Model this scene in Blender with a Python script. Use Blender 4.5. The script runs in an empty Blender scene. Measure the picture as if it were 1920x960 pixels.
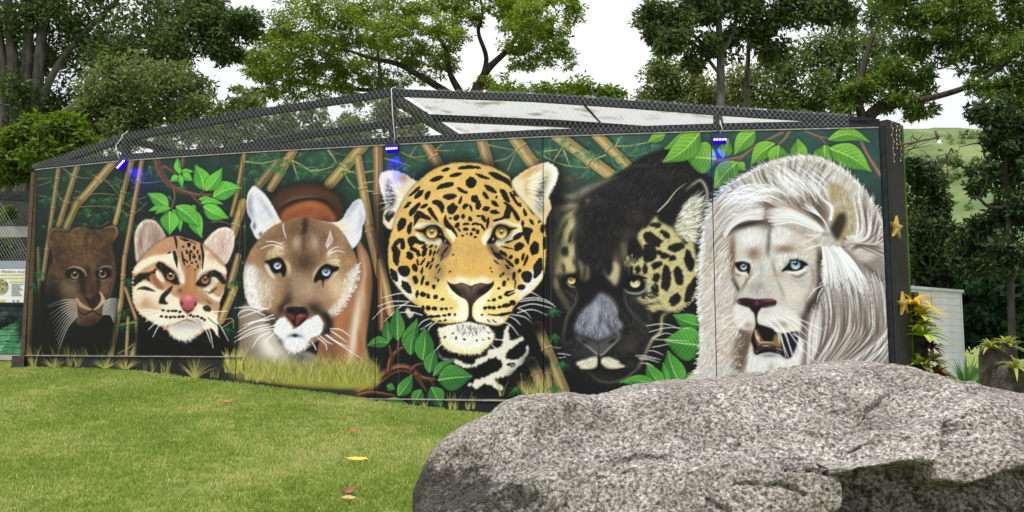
import bpy, bmesh, math, random
import numpy as np
from mathutils import Vector, Matrix
R = math.radians
random.seed(5); RNG = np.random.default_rng(11)
SC = bpy.context.scene; COL = SC.collection
# ---------------------------------------------------------------- camera, sky, sun, exposure
F_PX, PITCH, EYE = 1600.0, math.atan(.1), 1.6          # focal length for a 1920 px wide picture
cam = bpy.data.cameras.new('camera'); cam_o = bpy.data.objects.new('camera', cam); COL.objects.link(cam_o)
cam.sensor_width = 36; cam.lens = 36*F_PX/1920; cam.clip_start = .05; cam.clip_end = 3000
cam_o.location = (0, 0, EYE); cam_o.rotation_euler = (R(90)+PITCH, 0, 0); SC.camera = cam_o
SUN_DIR = Vector((-.22, -.30, .96)).normalized()       # towards the sun
W = bpy.data.worlds.new('World'); SC.world = W; W.use_nodes = True
nt = W.node_tree; nt.nodes.clear(); N = nt.nodes.new; L = nt.links.new
out = N('ShaderNodeOutputWorld'); bg = N('ShaderNodeBackground'); bg2 = N('ShaderNodeBackground'); mx = N('ShaderNodeMixShader')
sky = N('ShaderNodeTexSky'); sky.sky_type = 'NISHITA'; sky.sun_disc = False
sky.sun_elevation = math.asin(SUN_DIR.z); sky.sun_rotation = math.atan2(SUN_DIR.x, SUN_DIR.y)
L(sky.outputs[0], bg.inputs[0]); bg.inputs[1].default_value = .1
tc = N('ShaderNodeTexCoord'); mp = N('ShaderNodeMapping'); mp.inputs['Scale'].default_value = (1, 1, 2.2); L(tc.outputs['Generated'], mp.inputs[0])
nz = N('ShaderNodeTexNoise'); nz.inputs['Scale'].default_value = 2.6; nz.inputs['Detail'].default_value = 7; nz.inputs['Roughness'].default_value = .55; L(mp.outputs[0], nz.inputs[0])
rp = N('ShaderNodeValToRGB'); rp.color_ramp.elements[0].position = .36; rp.color_ramp.elements[0].color = (.8,)*3+(1,); rp.color_ramp.elements[1].position = .56; rp.color_ramp.elements[1].color = (1, 1, 1, 1); L(nz.outputs[0], rp.inputs[0])
cl = N('ShaderNodeValToRGB'); cl.color_ramp.elements[0].color = (.84, .885, .95, 1); cl.color_ramp.elements[1].color = (1, 1, 1, 1); cl.color_ramp.elements[0].position = .35; cl.color_ramp.elements[1].position = .62; L(nz.outputs[0], cl.inputs[0])
L(cl.outputs[0], bg2.inputs[0]); bg2.inputs[1].default_value = .9
L(rp.outputs[0], mx.inputs[0]); L(bg.outputs[0], mx.inputs[1]); L(bg2.outputs[0], mx.inputs[2]); L(mx.outputs[0], out.inputs[0])
sun = bpy.data.lights.new('sun', 'SUN'); sun.energy = 3.0; sun.angle = R(5); sun.color = (1, .975, .94)
sun_o = bpy.data.objects.new('sun', sun); COL.objects.link(sun_o); sun_o.rotation_euler = SUN_DIR.to_track_quat('Z', 'Y').to_euler(); sun_o.location = SUN_DIR*40
SC.view_settings.view_transform = 'Standard'; SC.view_settings.look = 'None'; SC.view_settings.gamma = 1; SC.view_settings.use_curve_mapping = False
SC.view_settings.exposure = .42
SC.render.engine = 'CYCLES'; SC.render.resolution_x = 1024; SC.render.resolution_y = 512
SC.cycles.max_bounces = 8; SC.cycles.transparent_max_bounces = 12
PAINT_SCALE = 1.5
# ---------------------------------------------------------------- helpers
CP, SP = math.cos(PITCH), math.sin(PITCH)
def ray(px, py):
    a = 480-py
    return np.array((px-960, -a*SP+F_PX*CP, a*CP+F_PX*SP))
def at(px, py, Y):            # the point of the place seen at a photograph pixel, Y metres ahead
    d = ray(px, py); t = Y/d[1]; return np.array((d[0]*t, Y, EYE+d[2]*t))
def proj(x, y, z):
    z = z-EYE; dep = y*CP+z*SP; up = -y*SP+z*CP
    return 960+F_PX*x/dep, 480-F_PX*up/dep
def lin(c):
    c = np.asarray(c, float)/255; return np.where(c <= .04045, c/12.92, ((c+.055)/1.055)**2.4)
def col(*c): return tuple(lin(c))+(1,)

def tag(o, label=None, cat=None, group=None, kind=None):
    if label: o['label'] = label
    if cat: o['category'] = cat
    if group: o['group'] = group
    if kind: o['kind'] = kind
    return o
def empty(name, loc=(0, 0, 0), rz=0):
    o = bpy.data.objects.new(name, None); COL.objects.link(o); o.location = loc; o.rotation_euler = (0, 0, rz); o.empty_display_size = .1; return o
def link_mesh(name, me, mat=None, parent=None):
    o = bpy.data.objects.new(name, me); COL.objects.link(o)
    if mat and not me.materials: me.materials.append(mat)
    if parent: o.parent = parent
    return o
def np_mesh(name, V, Fq, smooth=False, colors=None):
    """mesh from numpy: V (n,3), Fq (m,k) all faces with k corners"""
    V = np.ascontiguousarray(V, np.float32); Fq = np.ascontiguousarray(Fq, np.int32); k = Fq.shape[1]
    me = bpy.data.meshes.new(name)
    me.vertices.add(len(V)); me.vertices.foreach_set('co', V.ravel())
    me.loops.add(Fq.size); me.loops.foreach_set('vertex_index', Fq.ravel())
    me.polygons.add(len(Fq)); me.polygons.foreach_set('loop_start', np.arange(0, Fq.size, k, dtype=np.int32))
    if smooth: me.polygons.foreach_set('use_smooth', np.ones(len(Fq), bool))
    me.update(calc_edges=True)
    if colors is not None:
        ca = me.color_attributes.new('paint', 'FLOAT_COLOR', 'POINT')
        ca.data.foreach_set('color', np.ascontiguousarray(np.c_[colors, np.ones(len(colors))], np.float32).ravel())
    return me

class MB:
    """collects simple solids into ONE mesh"""
    def __init__(s): s.v = []; s.f = []; s.sm = []
    def add(s, V, Fs, smooth=False):
        n = len(s.v); s.v += [tuple(map(float, p)) for p in V]; s.f += [tuple(i+n for i in f) for f in Fs]; s.sm += [smooth]*len(Fs); return s
    def box(s, c, d, M=None, rz=0):
        c = Vector(c); m = M or Matrix.Rotation(rz, 3, 'Z')
        V = [c+m@Vector((x*d[0]/2, y*d[1]/2, z*d[2]/2)) for x in (-1, 1) for y in (-1, 1) for z in (-1, 1)]
        return s.add(V, [(0, 1, 3, 2), (4, 6, 7, 5), (0, 4, 5, 1), (2, 3, 7, 6), (0, 2, 6, 4), (1, 5, 7, 3)])
    def tube(s, pts, r, n=8, caps=True, smooth=True, square=False):
        pts = [Vector(p) for p in pts]; r = r if hasattr(r, '__len__') else [r]*len(pts)
        r = list(np.interp(np.linspace(0, 1, len(pts)), np.linspace(0, 1, len(r)), r))
        ring = []; up = Vector((0, 0, 1))
        for i, p in enumerate(pts):
            t = (pts[min(i+1, len(pts)-1)]-pts[max(i-1, 0)]).normalized()
            if abs(t.dot(up)) > .95: up = Vector((0, 1, 0)) if abs(t.y) < .9 else Vector((1, 0, 0))
            a = t.cross(up).normalized(); b = a.cross(t).normalized(); up = b
            for k in range(n):
                th = 2*math.pi*(k+(.5 if square else 0))/n
                ring.append(p+(a*math.cos(th)+b*math.sin(th))*r[i])
        Fs = [(i*n+k, i*n+(k+1) % n, (i+1)*n+(k+1) % n, (i+1)*n+k) for i in range(len(pts)-1) for k in range(n)]
        if caps: Fs += [tuple(range(n))[::-1], tuple((len(pts)-1)*n+k for k in range(n))]
        return s.add(ring, Fs, smooth and not square)
    def build(s, name, mat, parent=None):
        me = bpy.data.meshes.new(name); me.from_pydata(s.v, [], s.f); me.polygons.foreach_set('use_smooth', s.sm); me.update()
        return link_mesh(name, me, mat, parent)

# ---------------------------------------------------------------- materials
MATS = {}
def material(name, base, rough=.6, spec=.5, metal=0):
    m = bpy.data.materials.new(name); m.use_nodes = True; b = m.node_tree.nodes['Principled BSDF']
    b.inputs['Base Color'].default_value = base if len(base) == 4 else (*base, 1); b.inputs['Roughness'].default_value = rough; b.inputs['Specular IOR Level'].default_value = spec; b.inputs['Metallic'].default_value = metal
    MATS[name] = m; return m, m.node_tree, b
def node(nt, t, **kw):
    n = nt.nodes.new(t)
    for k, v in kw.items():
        if k in n.inputs: n.inputs[k].default_value = v
        else: setattr(n, k, v)
    return n
def ramp(nt, fac, stops):
    r = nt.nodes.new('ShaderNodeValToRGB'); e = r.color_ramp.elements
    while len(e) < len(stops): e.new(.5)
    for q, (p, c) in zip(e, stops): q.position = p; q.color = c if len(c) == 4 else (*c, 1)
    nt.links.new(fac, r.inputs[0]); return r.outputs[0]
def noisy(name, c0, c1, scale=8, rough=.7, bump=.3, detail=5, dist=.02, spec=.4, pos=(.35, .65), metal=0):
    m, nt, b = material(name, c0, rough, spec, metal)
    tc = node(nt, 'ShaderNodeTexCoord'); n = node(nt, 'ShaderNodeTexNoise', Scale=scale, Detail=detail, Roughness=.6); nt.links.new(tc.outputs['Object'], n.inputs[0])
    nt.links.new(ramp(nt, n.outputs[0], [(pos[0], c0), (pos[1], c1)]), b.inputs['Base Color'])
    if bump:
        bp = node(nt, 'ShaderNodeBump', Strength=bump, Distance=dist); n2 = node(nt, 'ShaderNodeTexNoise', Scale=scale*6, Detail=4); nt.links.new(tc.outputs['Object'], n2.inputs[0]); nt.links.new(n2.outputs[0], bp.inputs['Height']); nt.links.new(bp.outputs[0], b.inputs['Normal'])
    return m
def leafmat(name, c0, c1, trans=.35, rough=.45, back=None):
    """foliage: every leaf its own shade, light shines through"""
    m, nt, b = material(name, c0, max(rough, .55), .16)
    g = node(nt, 'ShaderNodeNewGeometry'); L = nt.links.new
    c = ramp(nt, g.outputs['Random Per Island'], [(0, c0), (.75, c1), (1, tuple(np.array(c1)*np.array((1.35, 1.2, .9))))])
    L(c, b.inputs['Base Color']); t = node(nt, 'ShaderNodeBsdfTranslucent'); mx = node(nt, 'ShaderNodeMixShader'); mx.inputs[0].default_value = trans
    hs = node(nt, 'ShaderNodeHueSaturation', Saturation=1.15, Value=1.3); L(c, hs.inputs['Color']); L(hs.outputs[0], t.inputs[0])
    L(b.outputs[0], mx.inputs[1]); L(t.outputs[0], mx.inputs[2]); L(mx.outputs[0], nt.nodes['Material Output'].inputs[0]); return m
def paintmat(name, rough=.62):
    m, nt, b = material(name, (.5, .5, .5), rough, .18)
    a = node(nt, 'ShaderNodeAttribute', attribute_name='paint')
    tc = node(nt, 'ShaderNodeTexCoord'); n = node(nt, 'ShaderNodeTexNoise', Scale=3, Detail=6); nt.links.new(tc.outputs['Object'], n.inputs[0])
    mp = node(nt, 'ShaderNodeMapRange'); mp.inputs['To Min'].default_value = .9; mp.inputs['To Max'].default_value = 1.06; nt.links.new(n.outputs[0], mp.inputs[0])
    mul = node(nt, 'ShaderNodeMix', data_type='RGBA', blend_type='MULTIPLY'); mul.inputs[0].default_value = 1; nt.links.new(a.outputs['Color'], mul.inputs[6]); nt.links.new(mp.outputs[0], mul.inputs[7]); nt.links.new(mul.outputs[2], b.inputs['Base Color'])
    bp = node(nt, 'ShaderNodeBump', Strength=.12, Distance=.004); n2 = node(nt, 'ShaderNodeTexNoise', Scale=60, Detail=4); nt.links.new(tc.outputs['Object'], n2.inputs[0]); nt.links.new(n2.outputs[0], bp.inputs['Height']); nt.links.new(bp.outputs[0], b.inputs['Normal'])
    return m
# smooth value noise in numpy for terrain and rock
class Noise3:
    def __init__(s, seed): s.p = np.random.default_rng(seed).random((32, 32, 32)).astype(np.float32)
    def __call__(s, P):
        P = np.asarray(P, float); i = np.floor(P).astype(int); f = P-i; f = f*f*(3-2*f); r = 0
        for a in (0, 1):
            for b in (0, 1):
                for c in (0, 1):
                    w = (f[:, 0] if a else 1-f[:, 0])*(f[:, 1] if b else 1-f[:, 1])*(f[:, 2] if c else 1-f[:, 2])
                    r = r+w*s.p[(i[:, 0]+a) % 32, (i[:, 1]+b) % 32, (i[:, 2]+c) % 32]
        return r
    def fbm(s, P, oct=4, gain=.5, ridged=False):
        r = 0; a = 1; t = 0
        for o in range(oct):
            n = s(np.asarray(P)*2**o+o*7.3); n = 1-abs(2*n-1) if ridged else n*2-1
            r = r+a*n; t += a; a *= gain
        return r/t
N3 = Noise3(3)
# ---------------------------------------------------------------- the painting on the wall: a small brush engine
def catmull(p, closed=False, n=6):
    p = np.asarray(p, float)
    if len(p) < 3: return p
    if closed: q = np.vstack([p[-1], p, p[0], p[1]])
    else: q = np.vstack([2*p[0]-p[1], p, 2*p[-1]-p[-2]])
    t = np.linspace(0, 1, n, endpoint=False)[:, None]
    out = []
    for i in range(1, len(q)-2):
        a, b, c, d = q[i-1], q[i], q[i+1], q[i+2]
        out.append(.5*((2*b)+(-a+c)*t+(2*a-5*b+4*c-d)*t*t+(-a+3*b-3*c+d)*t**3))
    out = np.vstack(out)
    return out if closed else np.vstack([out, p[-1]])

def boxblur(m, s):
    r = max(1, int(round(s*.9)))
    for ax in (0, 1):
        for _ in range(3):
            pad = [(0, 0), (0, 0)]; pad[ax] = (r+1, r)
            c = np.cumsum(np.pad(m, pad), axis=ax)
            n = m.shape[ax]
            if ax == 0: m = (c[2*r+1:2*r+1+n]-c[:n])/(2*r+1)
            else: m = (c[:, 2*r+1:2*r+1+n]-c[:, :n])/(2*r+1)
    return m

def vnoise(shape, cell, rng):
    h, w = shape
    g = rng.random((int(h/cell)+3, int(w/cell)+3)).astype(np.float32)
    y = np.arange(h)/cell; x = np.arange(w)/cell
    yi = y.astype(int); xi = x.astype(int)
    fy = y-yi; fx = x-xi
    fy = (fy*fy*(3-2*fy))[:, None]; fx = (fx*fx*(3-2*fx))[None]
    a = g[yi][:, xi]; b = g[yi][:, xi+1]; c = g[yi+1][:, xi]; d = g[yi+1][:, xi+1]
    return (a*(1-fx)+b*fx)*(1-fy)+(c*(1-fx)+d*fx)*fy

class Paint:
    def __init__(s, x0, y0, x1, y1, S, seed=7):
        s.x0, s.y0, s.S = x0, y0, S
        s.W = int((x1-x0)*S); s.H = int((y1-y0)*S)
        s.img = np.zeros((s.H, s.W, 3), np.float32)
        s.r = np.random.default_rng(seed)
        s.mot = sum(vnoise((s.H, s.W), c*S, s.r)*w for c, w in ((34, .5), (11, .3), (4, .2)))*2-1
        s.fr(0, 0, 1)
    def fr(s, ox, oy, k):
        s.o = np.array((ox, oy), float); s.k = k; s.q = s.S/k
    def T(s, p):
        return ((np.asarray(p, float).reshape(-1, 2)/s.k+s.o)-(s.x0, s.y0))*s.S
    def put(s, bx, by, m, col, a=1, clip=None):
        h, w = m.shape
        x0, y0, x1, y1 = max(bx, 0), max(by, 0), min(bx+w, s.W), min(by+h, s.H)
        if x1 <= x0 or y1 <= y0: return
        m = m[y0-by:y1-by, x0-bx:x1-bx]*a
        if clip is not None:
            cx, cy, cm = clip
            X0, Y0, X1, Y1 = max(x0, cx), max(y0, cy), min(x1, cx+cm.shape[1]), min(y1, cy+cm.shape[0])
            if X1 <= X0 or Y1 <= Y0: return
            m = m[Y0-y0:Y1-y0, X0-x0:X1-x0]*cm[Y0-cy:Y1-cy, X0-cx:X1-cx]
            x0, y0, x1, y1 = X0, Y0, X1, Y1
        v = s.img[y0:y1, x0:x1]
        if isinstance(col, np.ndarray) and col.ndim == 3:
            col = col[y0-by:y1-by, x0-bx:x1-bx]
        v += (np.asarray(col, np.float32)-v)*m[..., None]
    def mask(s, pts, soft=1, smooth=True, jag=0, jstep=3, n=6):
        p = s.T(pts)
        if smooth: p = catmull(p, True, n)
        if jag:
            j = jag*s.q; st = max(jstep*s.q, 1.0)
            q = np.vstack([p, p[:1]]); d = np.hypot(*np.diff(q, axis=0).T); L = np.r_[0, np.cumsum(d)]
            u = np.arange(0, L[-1], st)
            q = np.c_[np.interp(u, L, q[:, 0]), np.interp(u, L, q[:, 1])]
            tg = np.roll(q, -1, 0)-np.roll(q, 1, 0); tg /= np.hypot(*tg.T)[:, None]+1e-6
            nn = np.c_[-tg[:, 1], tg[:, 0]]
            p = q+nn*(s.r.uniform(-1, 1, len(q))*j)[:, None]+tg*(s.r.uniform(-.6, .6, len(q))*j)[:, None]
        soft = soft*s.q; pad = int(3*soft)+2
        bx = int(np.floor(p[:, 0].min()))-pad; by = int(np.floor(p[:, 1].min()))-pad
        w = int(np.ceil(p[:, 0].max()))+pad-bx; h = int(np.ceil(p[:, 1].max()))+pad-by
        P2 = (p-(bx, by))*2; Q2 = np.roll(P2, -1, 0)
        acc = np.zeros((2*h, 2*w+1), np.int32)
        ya, yb = P2[:, 1], Q2[:, 1]
        lo = np.ceil(np.minimum(ya, yb)-.5).astype(int); hi = np.ceil(np.maximum(ya, yb)-.5).astype(int)
        cnt = np.maximum(hi-lo, 0); e = np.repeat(np.arange(len(p)), cnt)
        if len(e):
            row = lo[e]+(np.arange(len(e))-np.repeat(np.cumsum(cnt)-cnt, cnt))
            t = (row+.5-ya[e])/(yb[e]-ya[e]); x = P2[e, 0]+t*(Q2[e, 0]-P2[e, 0])
            c = np.clip(np.ceil(x-.5).astype(int), 0, 2*w)
            np.add.at(acc, (np.clip(row, 0, 2*h-1), c), np.where(yb[e] > ya[e], 1, -1))
        m = (np.cumsum(acc, 1)[:, :2*w] != 0).astype(np.float32).reshape(h, 2, w, 2).mean((1, 3))
        if soft > .8: m = boxblur(m, soft)
        return bx, by, m
    def fill(s, pts, col, a=1, soft=1, smooth=True, jag=0, jstep=3, clip=None, grad=None, mot=0, n=6):
        bx, by, m = s.mask(pts, soft, smooth, jag, jstep, n)
        c = np.asarray(col, np.float32)
        if grad is not None:
            xa, ya, xb, yb, c2 = grad
            A, B = s.T((xa, ya))[0], s.T((xb, yb))[0]
            yy, xx = np.mgrid[by:by+m.shape[0], bx:bx+m.shape[1]]
            d = B-A; t = np.clip(((xx-A[0])*d[0]+(yy-A[1])*d[1])/(d@d), 0, 1)[..., None].astype(np.float32)
            c = c*(1-t)+np.asarray(c2, np.float32)*t
        if mot:
            h, w = m.shape; M = np.zeros((h, w), np.float32)
            x0, y0, x1, y1 = max(bx, 0), max(by, 0), min(bx+w, s.W), min(by+h, s.H)
            if x1 > x0 and y1 > y0: M[y0-by:y1-by, x0-bx:x1-bx] = s.mot[y0:y1, x0:x1]
            if c.ndim == 1: c = np.broadcast_to(c, (h, w, 3))
            c = np.clip(c*(1+mot*M[..., None]), 0, 255)
        s.put(bx, by, m, c, a, clip)
        return bx, by, m
    def line(s, pts, w, col, a=1, soft=.8, clip=None, smooth=True, air=False, n=5):
        p = s.T(pts)
        if smooth and len(p) > 2: p = catmull(p, False, n)
        w = np.atleast_1d(np.asarray(w, float))*s.q*.5
        u = np.linspace(0, 1, len(p))
        r = np.interp(u, np.linspace(0, 1, len(w)), w) if len(w) > 1 else np.full(len(p), w[0])
        R = r.max()*(2.2 if air else 1)+2; bx, by = (np.floor(p.min(0)-R)).astype(int); x1, y1 = (np.ceil(p.max(0)+R)).astype(int)
        bx, by, x1, y1 = max(bx, 0), max(by, 0), min(x1, s.W), min(y1, s.H)
        if x1 <= bx or y1 <= by: return
        yy, xx = np.mgrid[by:y1, bx:x1].astype(np.float32)
        best = np.full(xx.shape, 1e9 if not air else 0, np.float32)
        so = max(soft*s.q, .7)
        for i in range(len(p)-1):
            ax, ay = p[i]; dx, dy = p[i+1]-p[i]
            t = np.clip(((xx-ax)*dx+(yy-ay)*dy)/(dx*dx+dy*dy+1e-9), 0, 1)
            d = np.hypot(xx-ax-t*dx, yy-ay-t*dy); rr = r[i]+t*(r[i+1]-r[i])
            if air: best = np.maximum(best, np.exp(-1.6*(d/np.maximum(rr, .3))**2)*(.3+.7*np.clip(np.sin(np.pi*(i+t)/(len(p)-1)), 0, 1)**.7))
            else: best = np.minimum(best, d-rr)
        m = best if air else np.clip(.5-best/so, 0, 1)
        s.put(bx, by, m, col, a, clip)
    def air(s, pts, w, col, a=.6, clip=None): s.line(pts, np.asarray(w)*1.75, col, min(1, a*1.05), clip=clip, air=True)
    def blob(s, x, y, rx, ry, col, a=.6, rot=0, clip=None):
        c = s.T((x, y))[0]; rx *= s.q; ry *= s.q; R = int(max(rx, ry)*2.1)+2
        bx, by = int(c[0])-R, int(c[1])-R
        yy, xx = np.mgrid[by:by+2*R, bx:bx+2*R].astype(np.float32)
        ct, st = math.cos(math.radians(rot)), math.sin(math.radians(rot)); X = xx-c[0]; Y = yy-c[1]
        m = np.exp(-1.3*(((X*ct+Y*st)/rx)**2+((-X*st+Y*ct)/ry)**2))
        s.put(bx, by, m, col, a, clip)
    def hair(s, x, y, ang, L, w, col, a=.8, bend=0, clip=None):
        """one tapered brush hair in canvas pixels"""
        n = 3; ts = np.linspace(0, 1, n+1); an = ang+bend*ts
        p = np.c_[x+np.r_[0, np.cumsum(np.cos((an[1:]+an[:-1])/2))]*L/n, y+np.r_[0, np.cumsum(np.sin((an[1:]+an[:-1])/2))]*L/n]
        R = w+1.5; bx, by = int(p[:, 0].min()-R), int(p[:, 1].min()-R); x1, y1 = int(p[:, 0].max()+R)+1, int(p[:, 1].max()+R)+1
        bx, by, x1, y1 = max(bx, 0), max(by, 0), min(x1, s.W), min(y1, s.H)
        if x1 <= bx or y1 <= by: return
        xx = np.arange(bx, x1, dtype=np.float32)[None]; yy = np.arange(by, y1, dtype=np.float32)[:, None]
        best = None
        for i in range(n):
            ax, ay = p[i]; dx, dy = p[i+1]-p[i]
            t = np.clip(((xx-ax)*dx+(yy-ay)*dy)/(dx*dx+dy*dy+1e-9), 0, 1)
            d = np.hypot(xx-ax-t*dx, yy-ay-t*dy)-w*.5*(1-(i+t)/n*.85)
            best = d if best is None else np.minimum(best, d)
        s.put(bx, by, np.clip(.5-best, 0, 1), col, a, clip)
    def guide(s, guides):
        g = np.asarray(guides, float); P = s.T(g[:, :2]); V = g[:, 2:4]/np.hypot(g[:, 2], g[:, 3])[:, None]
        def f(x, y):
            w = 1/((P[:, 0]-x)**2+(P[:, 1]-y)**2+4)**1.5
            v = (V*w[:, None]).sum(0)
            return math.atan2(v[1], v[0])
        return f
    def fur(s, area, n, guides, L, w, cols, a=.6, clip=None, spread=.25, bend=.3, jag=0):
        bx, by, m = area if isinstance(area, tuple) else s.mask(area, 0)
        ys, xs = np.nonzero(m > .5)
        if not len(ys): return
        f = s.guide(guides); cols = np.asarray(cols, np.float32)
        for i in s.r.integers(0, len(ys), n):
            x, y = xs[i]+bx+s.r.random(), ys[i]+by+s.r.random()
            c = cols[s.r.integers(len(cols))]+s.r.normal(0, 5)
            s.hair(x, y, f(x, y)+s.r.normal(0, spread), L*s.q*s.r.uniform(.6, 1.3), w*s.q*s.r.uniform(.6, 1.3), np.clip(c, 0, 255), min(1, a*1.7)*s.r.uniform(.5, 1), s.r.normal(0, bend), clip)
    def edgefur(s, pts, n, L, w, cols, a=.9, side=1, lean=0, spread=.25, clip=None, inset=0):
        """hairs sprouting from a line; side picks the normal, lean turns them along the line"""
        p = catmull(s.T(pts), False, 8); d = np.hypot(*np.diff(p, axis=0).T); Ls = np.r_[0, np.cumsum(d)]
        cols = np.asarray(cols, np.float32)
        for u in np.sort(s.r.uniform(0, Ls[-1], n)):
            i = min(np.searchsorted(Ls, u), len(p)-1); i = max(i, 1)
            t = p[i]-p[i-1]; an = math.atan2(t[1], t[0]); x, y = p[i-1]+t*((u-Ls[i-1])/(d[i-1]+1e-6))
            an2 = an-side*(math.pi/2-lean)
            off = -inset*s.q*s.r.random()
            c = cols[s.r.integers(len(cols))]
            s.hair(x+math.cos(an2)*off, y+math.sin(an2)*off, an2+s.r.normal(0, spread), L*s.q*s.r.uniform(.5, 1.3), w*s.q*s.r.uniform(.7, 1.3), c, a, s.r.normal(0, .3), clip)
    # ------------------------------------------------ motifs
    def bamboo(s, p0, p1, w0, w1=None, nodes=(), col=(172, 141, 84), dark=(84, 66, 44), light=(206, 190, 146), a=1):
        w1 = w1 or w0; g = sum(col)/3; col = tuple(c*.8+g*.2+s.r.uniform(-8, 8) for c in col)
        p0 = np.array(p0, float); p1 = np.array(p1, float); d = (p1-p0)/np.hypot(*(p1-p0)); nrm = np.array((-d[1], d[0]))
        if nrm[0] < 0: nrm = -nrm
        k = lambda t, o: p0+(p1-p0)*t+nrm*o*(w0+(w1-w0)*t)
        s.line([k(0, .16), k(1, .16)], [w0*1.25, w1*1.25], (14, 18, 16), a*.32, soft=w0*.3, smooth=False)
        s.line([k(0, 0), k(1, 0)], [w0, w1], col, a, soft=1.5, smooth=False)
        s.line([k(0, .34), k(1, .34)], [w0*.3, w1*.3], dark, a*.4, soft=w0*.3, smooth=False)
        s.line([k(0, -.4), k(1, -.4)], [w0*.2, w1*.2], dark, a*.25, soft=w0*.25, smooth=False)
        s.line([k(0, -.12), k(1, -.12)], [w0*.22, w1*.22], light, a*.6, soft=w0*.2, smooth=False)
        for _ in range(26):
            t = s.r.uniform(0, .8); o = s.r.uniform(-.4, .4)
            s.line([k(t, o), k(t+s.r.uniform(.08, .2), o)], [w0*.04, w0*.09, w0*.03], (dark, light, (150, 110, 60))[s.r.integers(3)], a*.35, soft=1.5, smooth=False)
        for t in nodes:
            s.line([k(t, -.58), k(t, 0), k(t, .58)], w0*.18, (112, 84, 44), a*.8, soft=2)
            s.line([k(t-.015, -.56), k(t-.015, .5)], w0*.09, light, a*.8, soft=1.5)
    def fan(s, x, y, ang, n=8, L=60, w=5, cols=((44, 92, 58), (70, 124, 74), (30, 72, 50)), a=.7, spread=1.1):
        q = s.T((x, y))[0]; cols = np.asarray(cols, np.float32)
        for i in range(n):
            t = (i/(n-1)-.5)*2*spread+s.r.normal(0, .1)
            s.hair(q[0], q[1], math.radians(ang)+t, L*s.q*s.r.uniform(.65, 1.1), w*s.q*1.3, cols[s.r.integers(len(cols))], a*s.r.uniform(.5, 1), s.r.normal(0, .25))
    def leaf(s, b, t, w, hi=(128, 200, 84), lo=(44, 108, 44), rib=(176, 226, 130), bend=0, veins=6, dk=(20, 48, 26), a=1, halo=True):
        """one painted leaf from base b to tip t, half width w"""
        b = np.array(b, float); t = np.array(t, float); d = t-b; L = np.hypot(*d); u = d/L; v = np.array((-u[1], u[0]))
        U = (0, .12, .3, .5, .7, .86, 1); Wd = (.12, .62, 1, .98, .66, .3, 0)
        mid = lambda x: b+d*x+v*bend*L*math.sin(x*math.pi)
        A = [mid(x)+v*w*q for x, q in zip(U, Wd)]; B = [mid(x)-v*w*q for x, q in zip(U, Wd)]
        poly = A+B[::-1][1:]
        if halo: s.fill(poly, (10, 16, 14), .55*a, soft=w*.16)
        cl = s.fill(poly, hi, a, soft=1.2, grad=(*b, *t, tuple(np.array(hi)*.8+np.array(lo)*.2)), mot=.12)
        up = A if A[3][1] > B[3][1] else B
        s.line([mid(x)*.55+p*.45 for x, p in zip(U, up)], [w*.3, w*.95, w*.2], lo, .5*a, soft=w*.5, clip=cl)
        s.line(up, w*.22, dk, .5*a, soft=w*.25, clip=cl)
        for i in range(veins):
            x = .1+.75*i/veins
            for sg in (1, -1):
                q0 = mid(x); q1 = mid(min(x+.2, 1))+sg*v*w*.82*np.interp(x+.16, U, Wd)
                s.line([q0, (q0+q1)/2-u*L*.012, q1], [w*.09, w*.05, w*.03], lo, .6*a, soft=w*.06, clip=cl)
                s.line([q0+u*L*.035, (q0+q1)/2+u*L*.03, q1+u*L*.03], [w*.1, w*.06], hi, .35*a, soft=w*.1, clip=cl)
        s.line([mid(x) for x in (0, .25, .5, .75, .97)], [w*.11, w*.08, w*.03], rib, .85*a, soft=1.2, clip=cl)
        return cl
    def eye(s, x, y, r, iris, rim, pup=.4, glint=(-.2, -.35), squash=1, px=0, py=0):
        s.blob(x, y, r*1.5, r*1.4, (12, 12, 14), .9)
        th = np.linspace(0, 2*math.pi, 14, endpoint=False)
        c = lambda R, ox=0, oy=0: np.c_[x+ox+R*np.cos(th), y+oy+R*squash*np.sin(th)]
        s.fill(c(r*1.08), (10, 10, 12), 1, soft=r*.08)
        cl = s.fill(c(r*.92), iris, 1, soft=r*.06)
        s.air([(x-r*.7, y+r*.35), (x, y+r*.7), (x+r*.7, y+r*.35)], r*.8, rim, .8, clip=cl)
        s.air([(x-r, y-r*.7), (x, y-r*.85), (x+r, y-r*.7)], r*.8, (20, 18, 16), .75, clip=cl)
        s.fill(c(r*pup, px, py), (8, 8, 10), 1, soft=r*.1, clip=cl)
        s.blob(x+glint[0]*r, y+glint[1]*r, r*.2, r*.17, (250, 252, 255), 1)
    def whiskers(s, lst, w=3, col=(238, 240, 244), a=.9):
        for p in lst: s.line(p, np.array([.9, 1.1, .9, .5])*max(w*1.35, 1.7*s.k), col, a*.92, soft=1)
    def lock(s, pts, w, n, cols, shade=(84, 70, 62), a=.8, sh=.7, clip=None):
        """a lock of hair: a soft shadow, then near-parallel strands that meet at the tip"""
        p = np.asarray(pts, float); d = p[-1]-p[0]; d = d/np.hypot(*d); v = np.array((-d[1], d[0]))
        s.air([q+v*w*.55 for q in p], w*.5, shade, sh, clip)
        for i in range(n):
            o = s.r.uniform(-.5, .5)*w; k = np.linspace(1, .35, len(p))
            q = [x+v*o*kk+s.r.normal(0, w*.03, 2) for x, kk in zip(p, k)]
            s.line(q, [w*.05, w*.11, w*.09, w*.03], cols[s.r.integers(len(cols))], a*s.r.uniform(.6, 1), soft=1.2, clip=clip)
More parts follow.
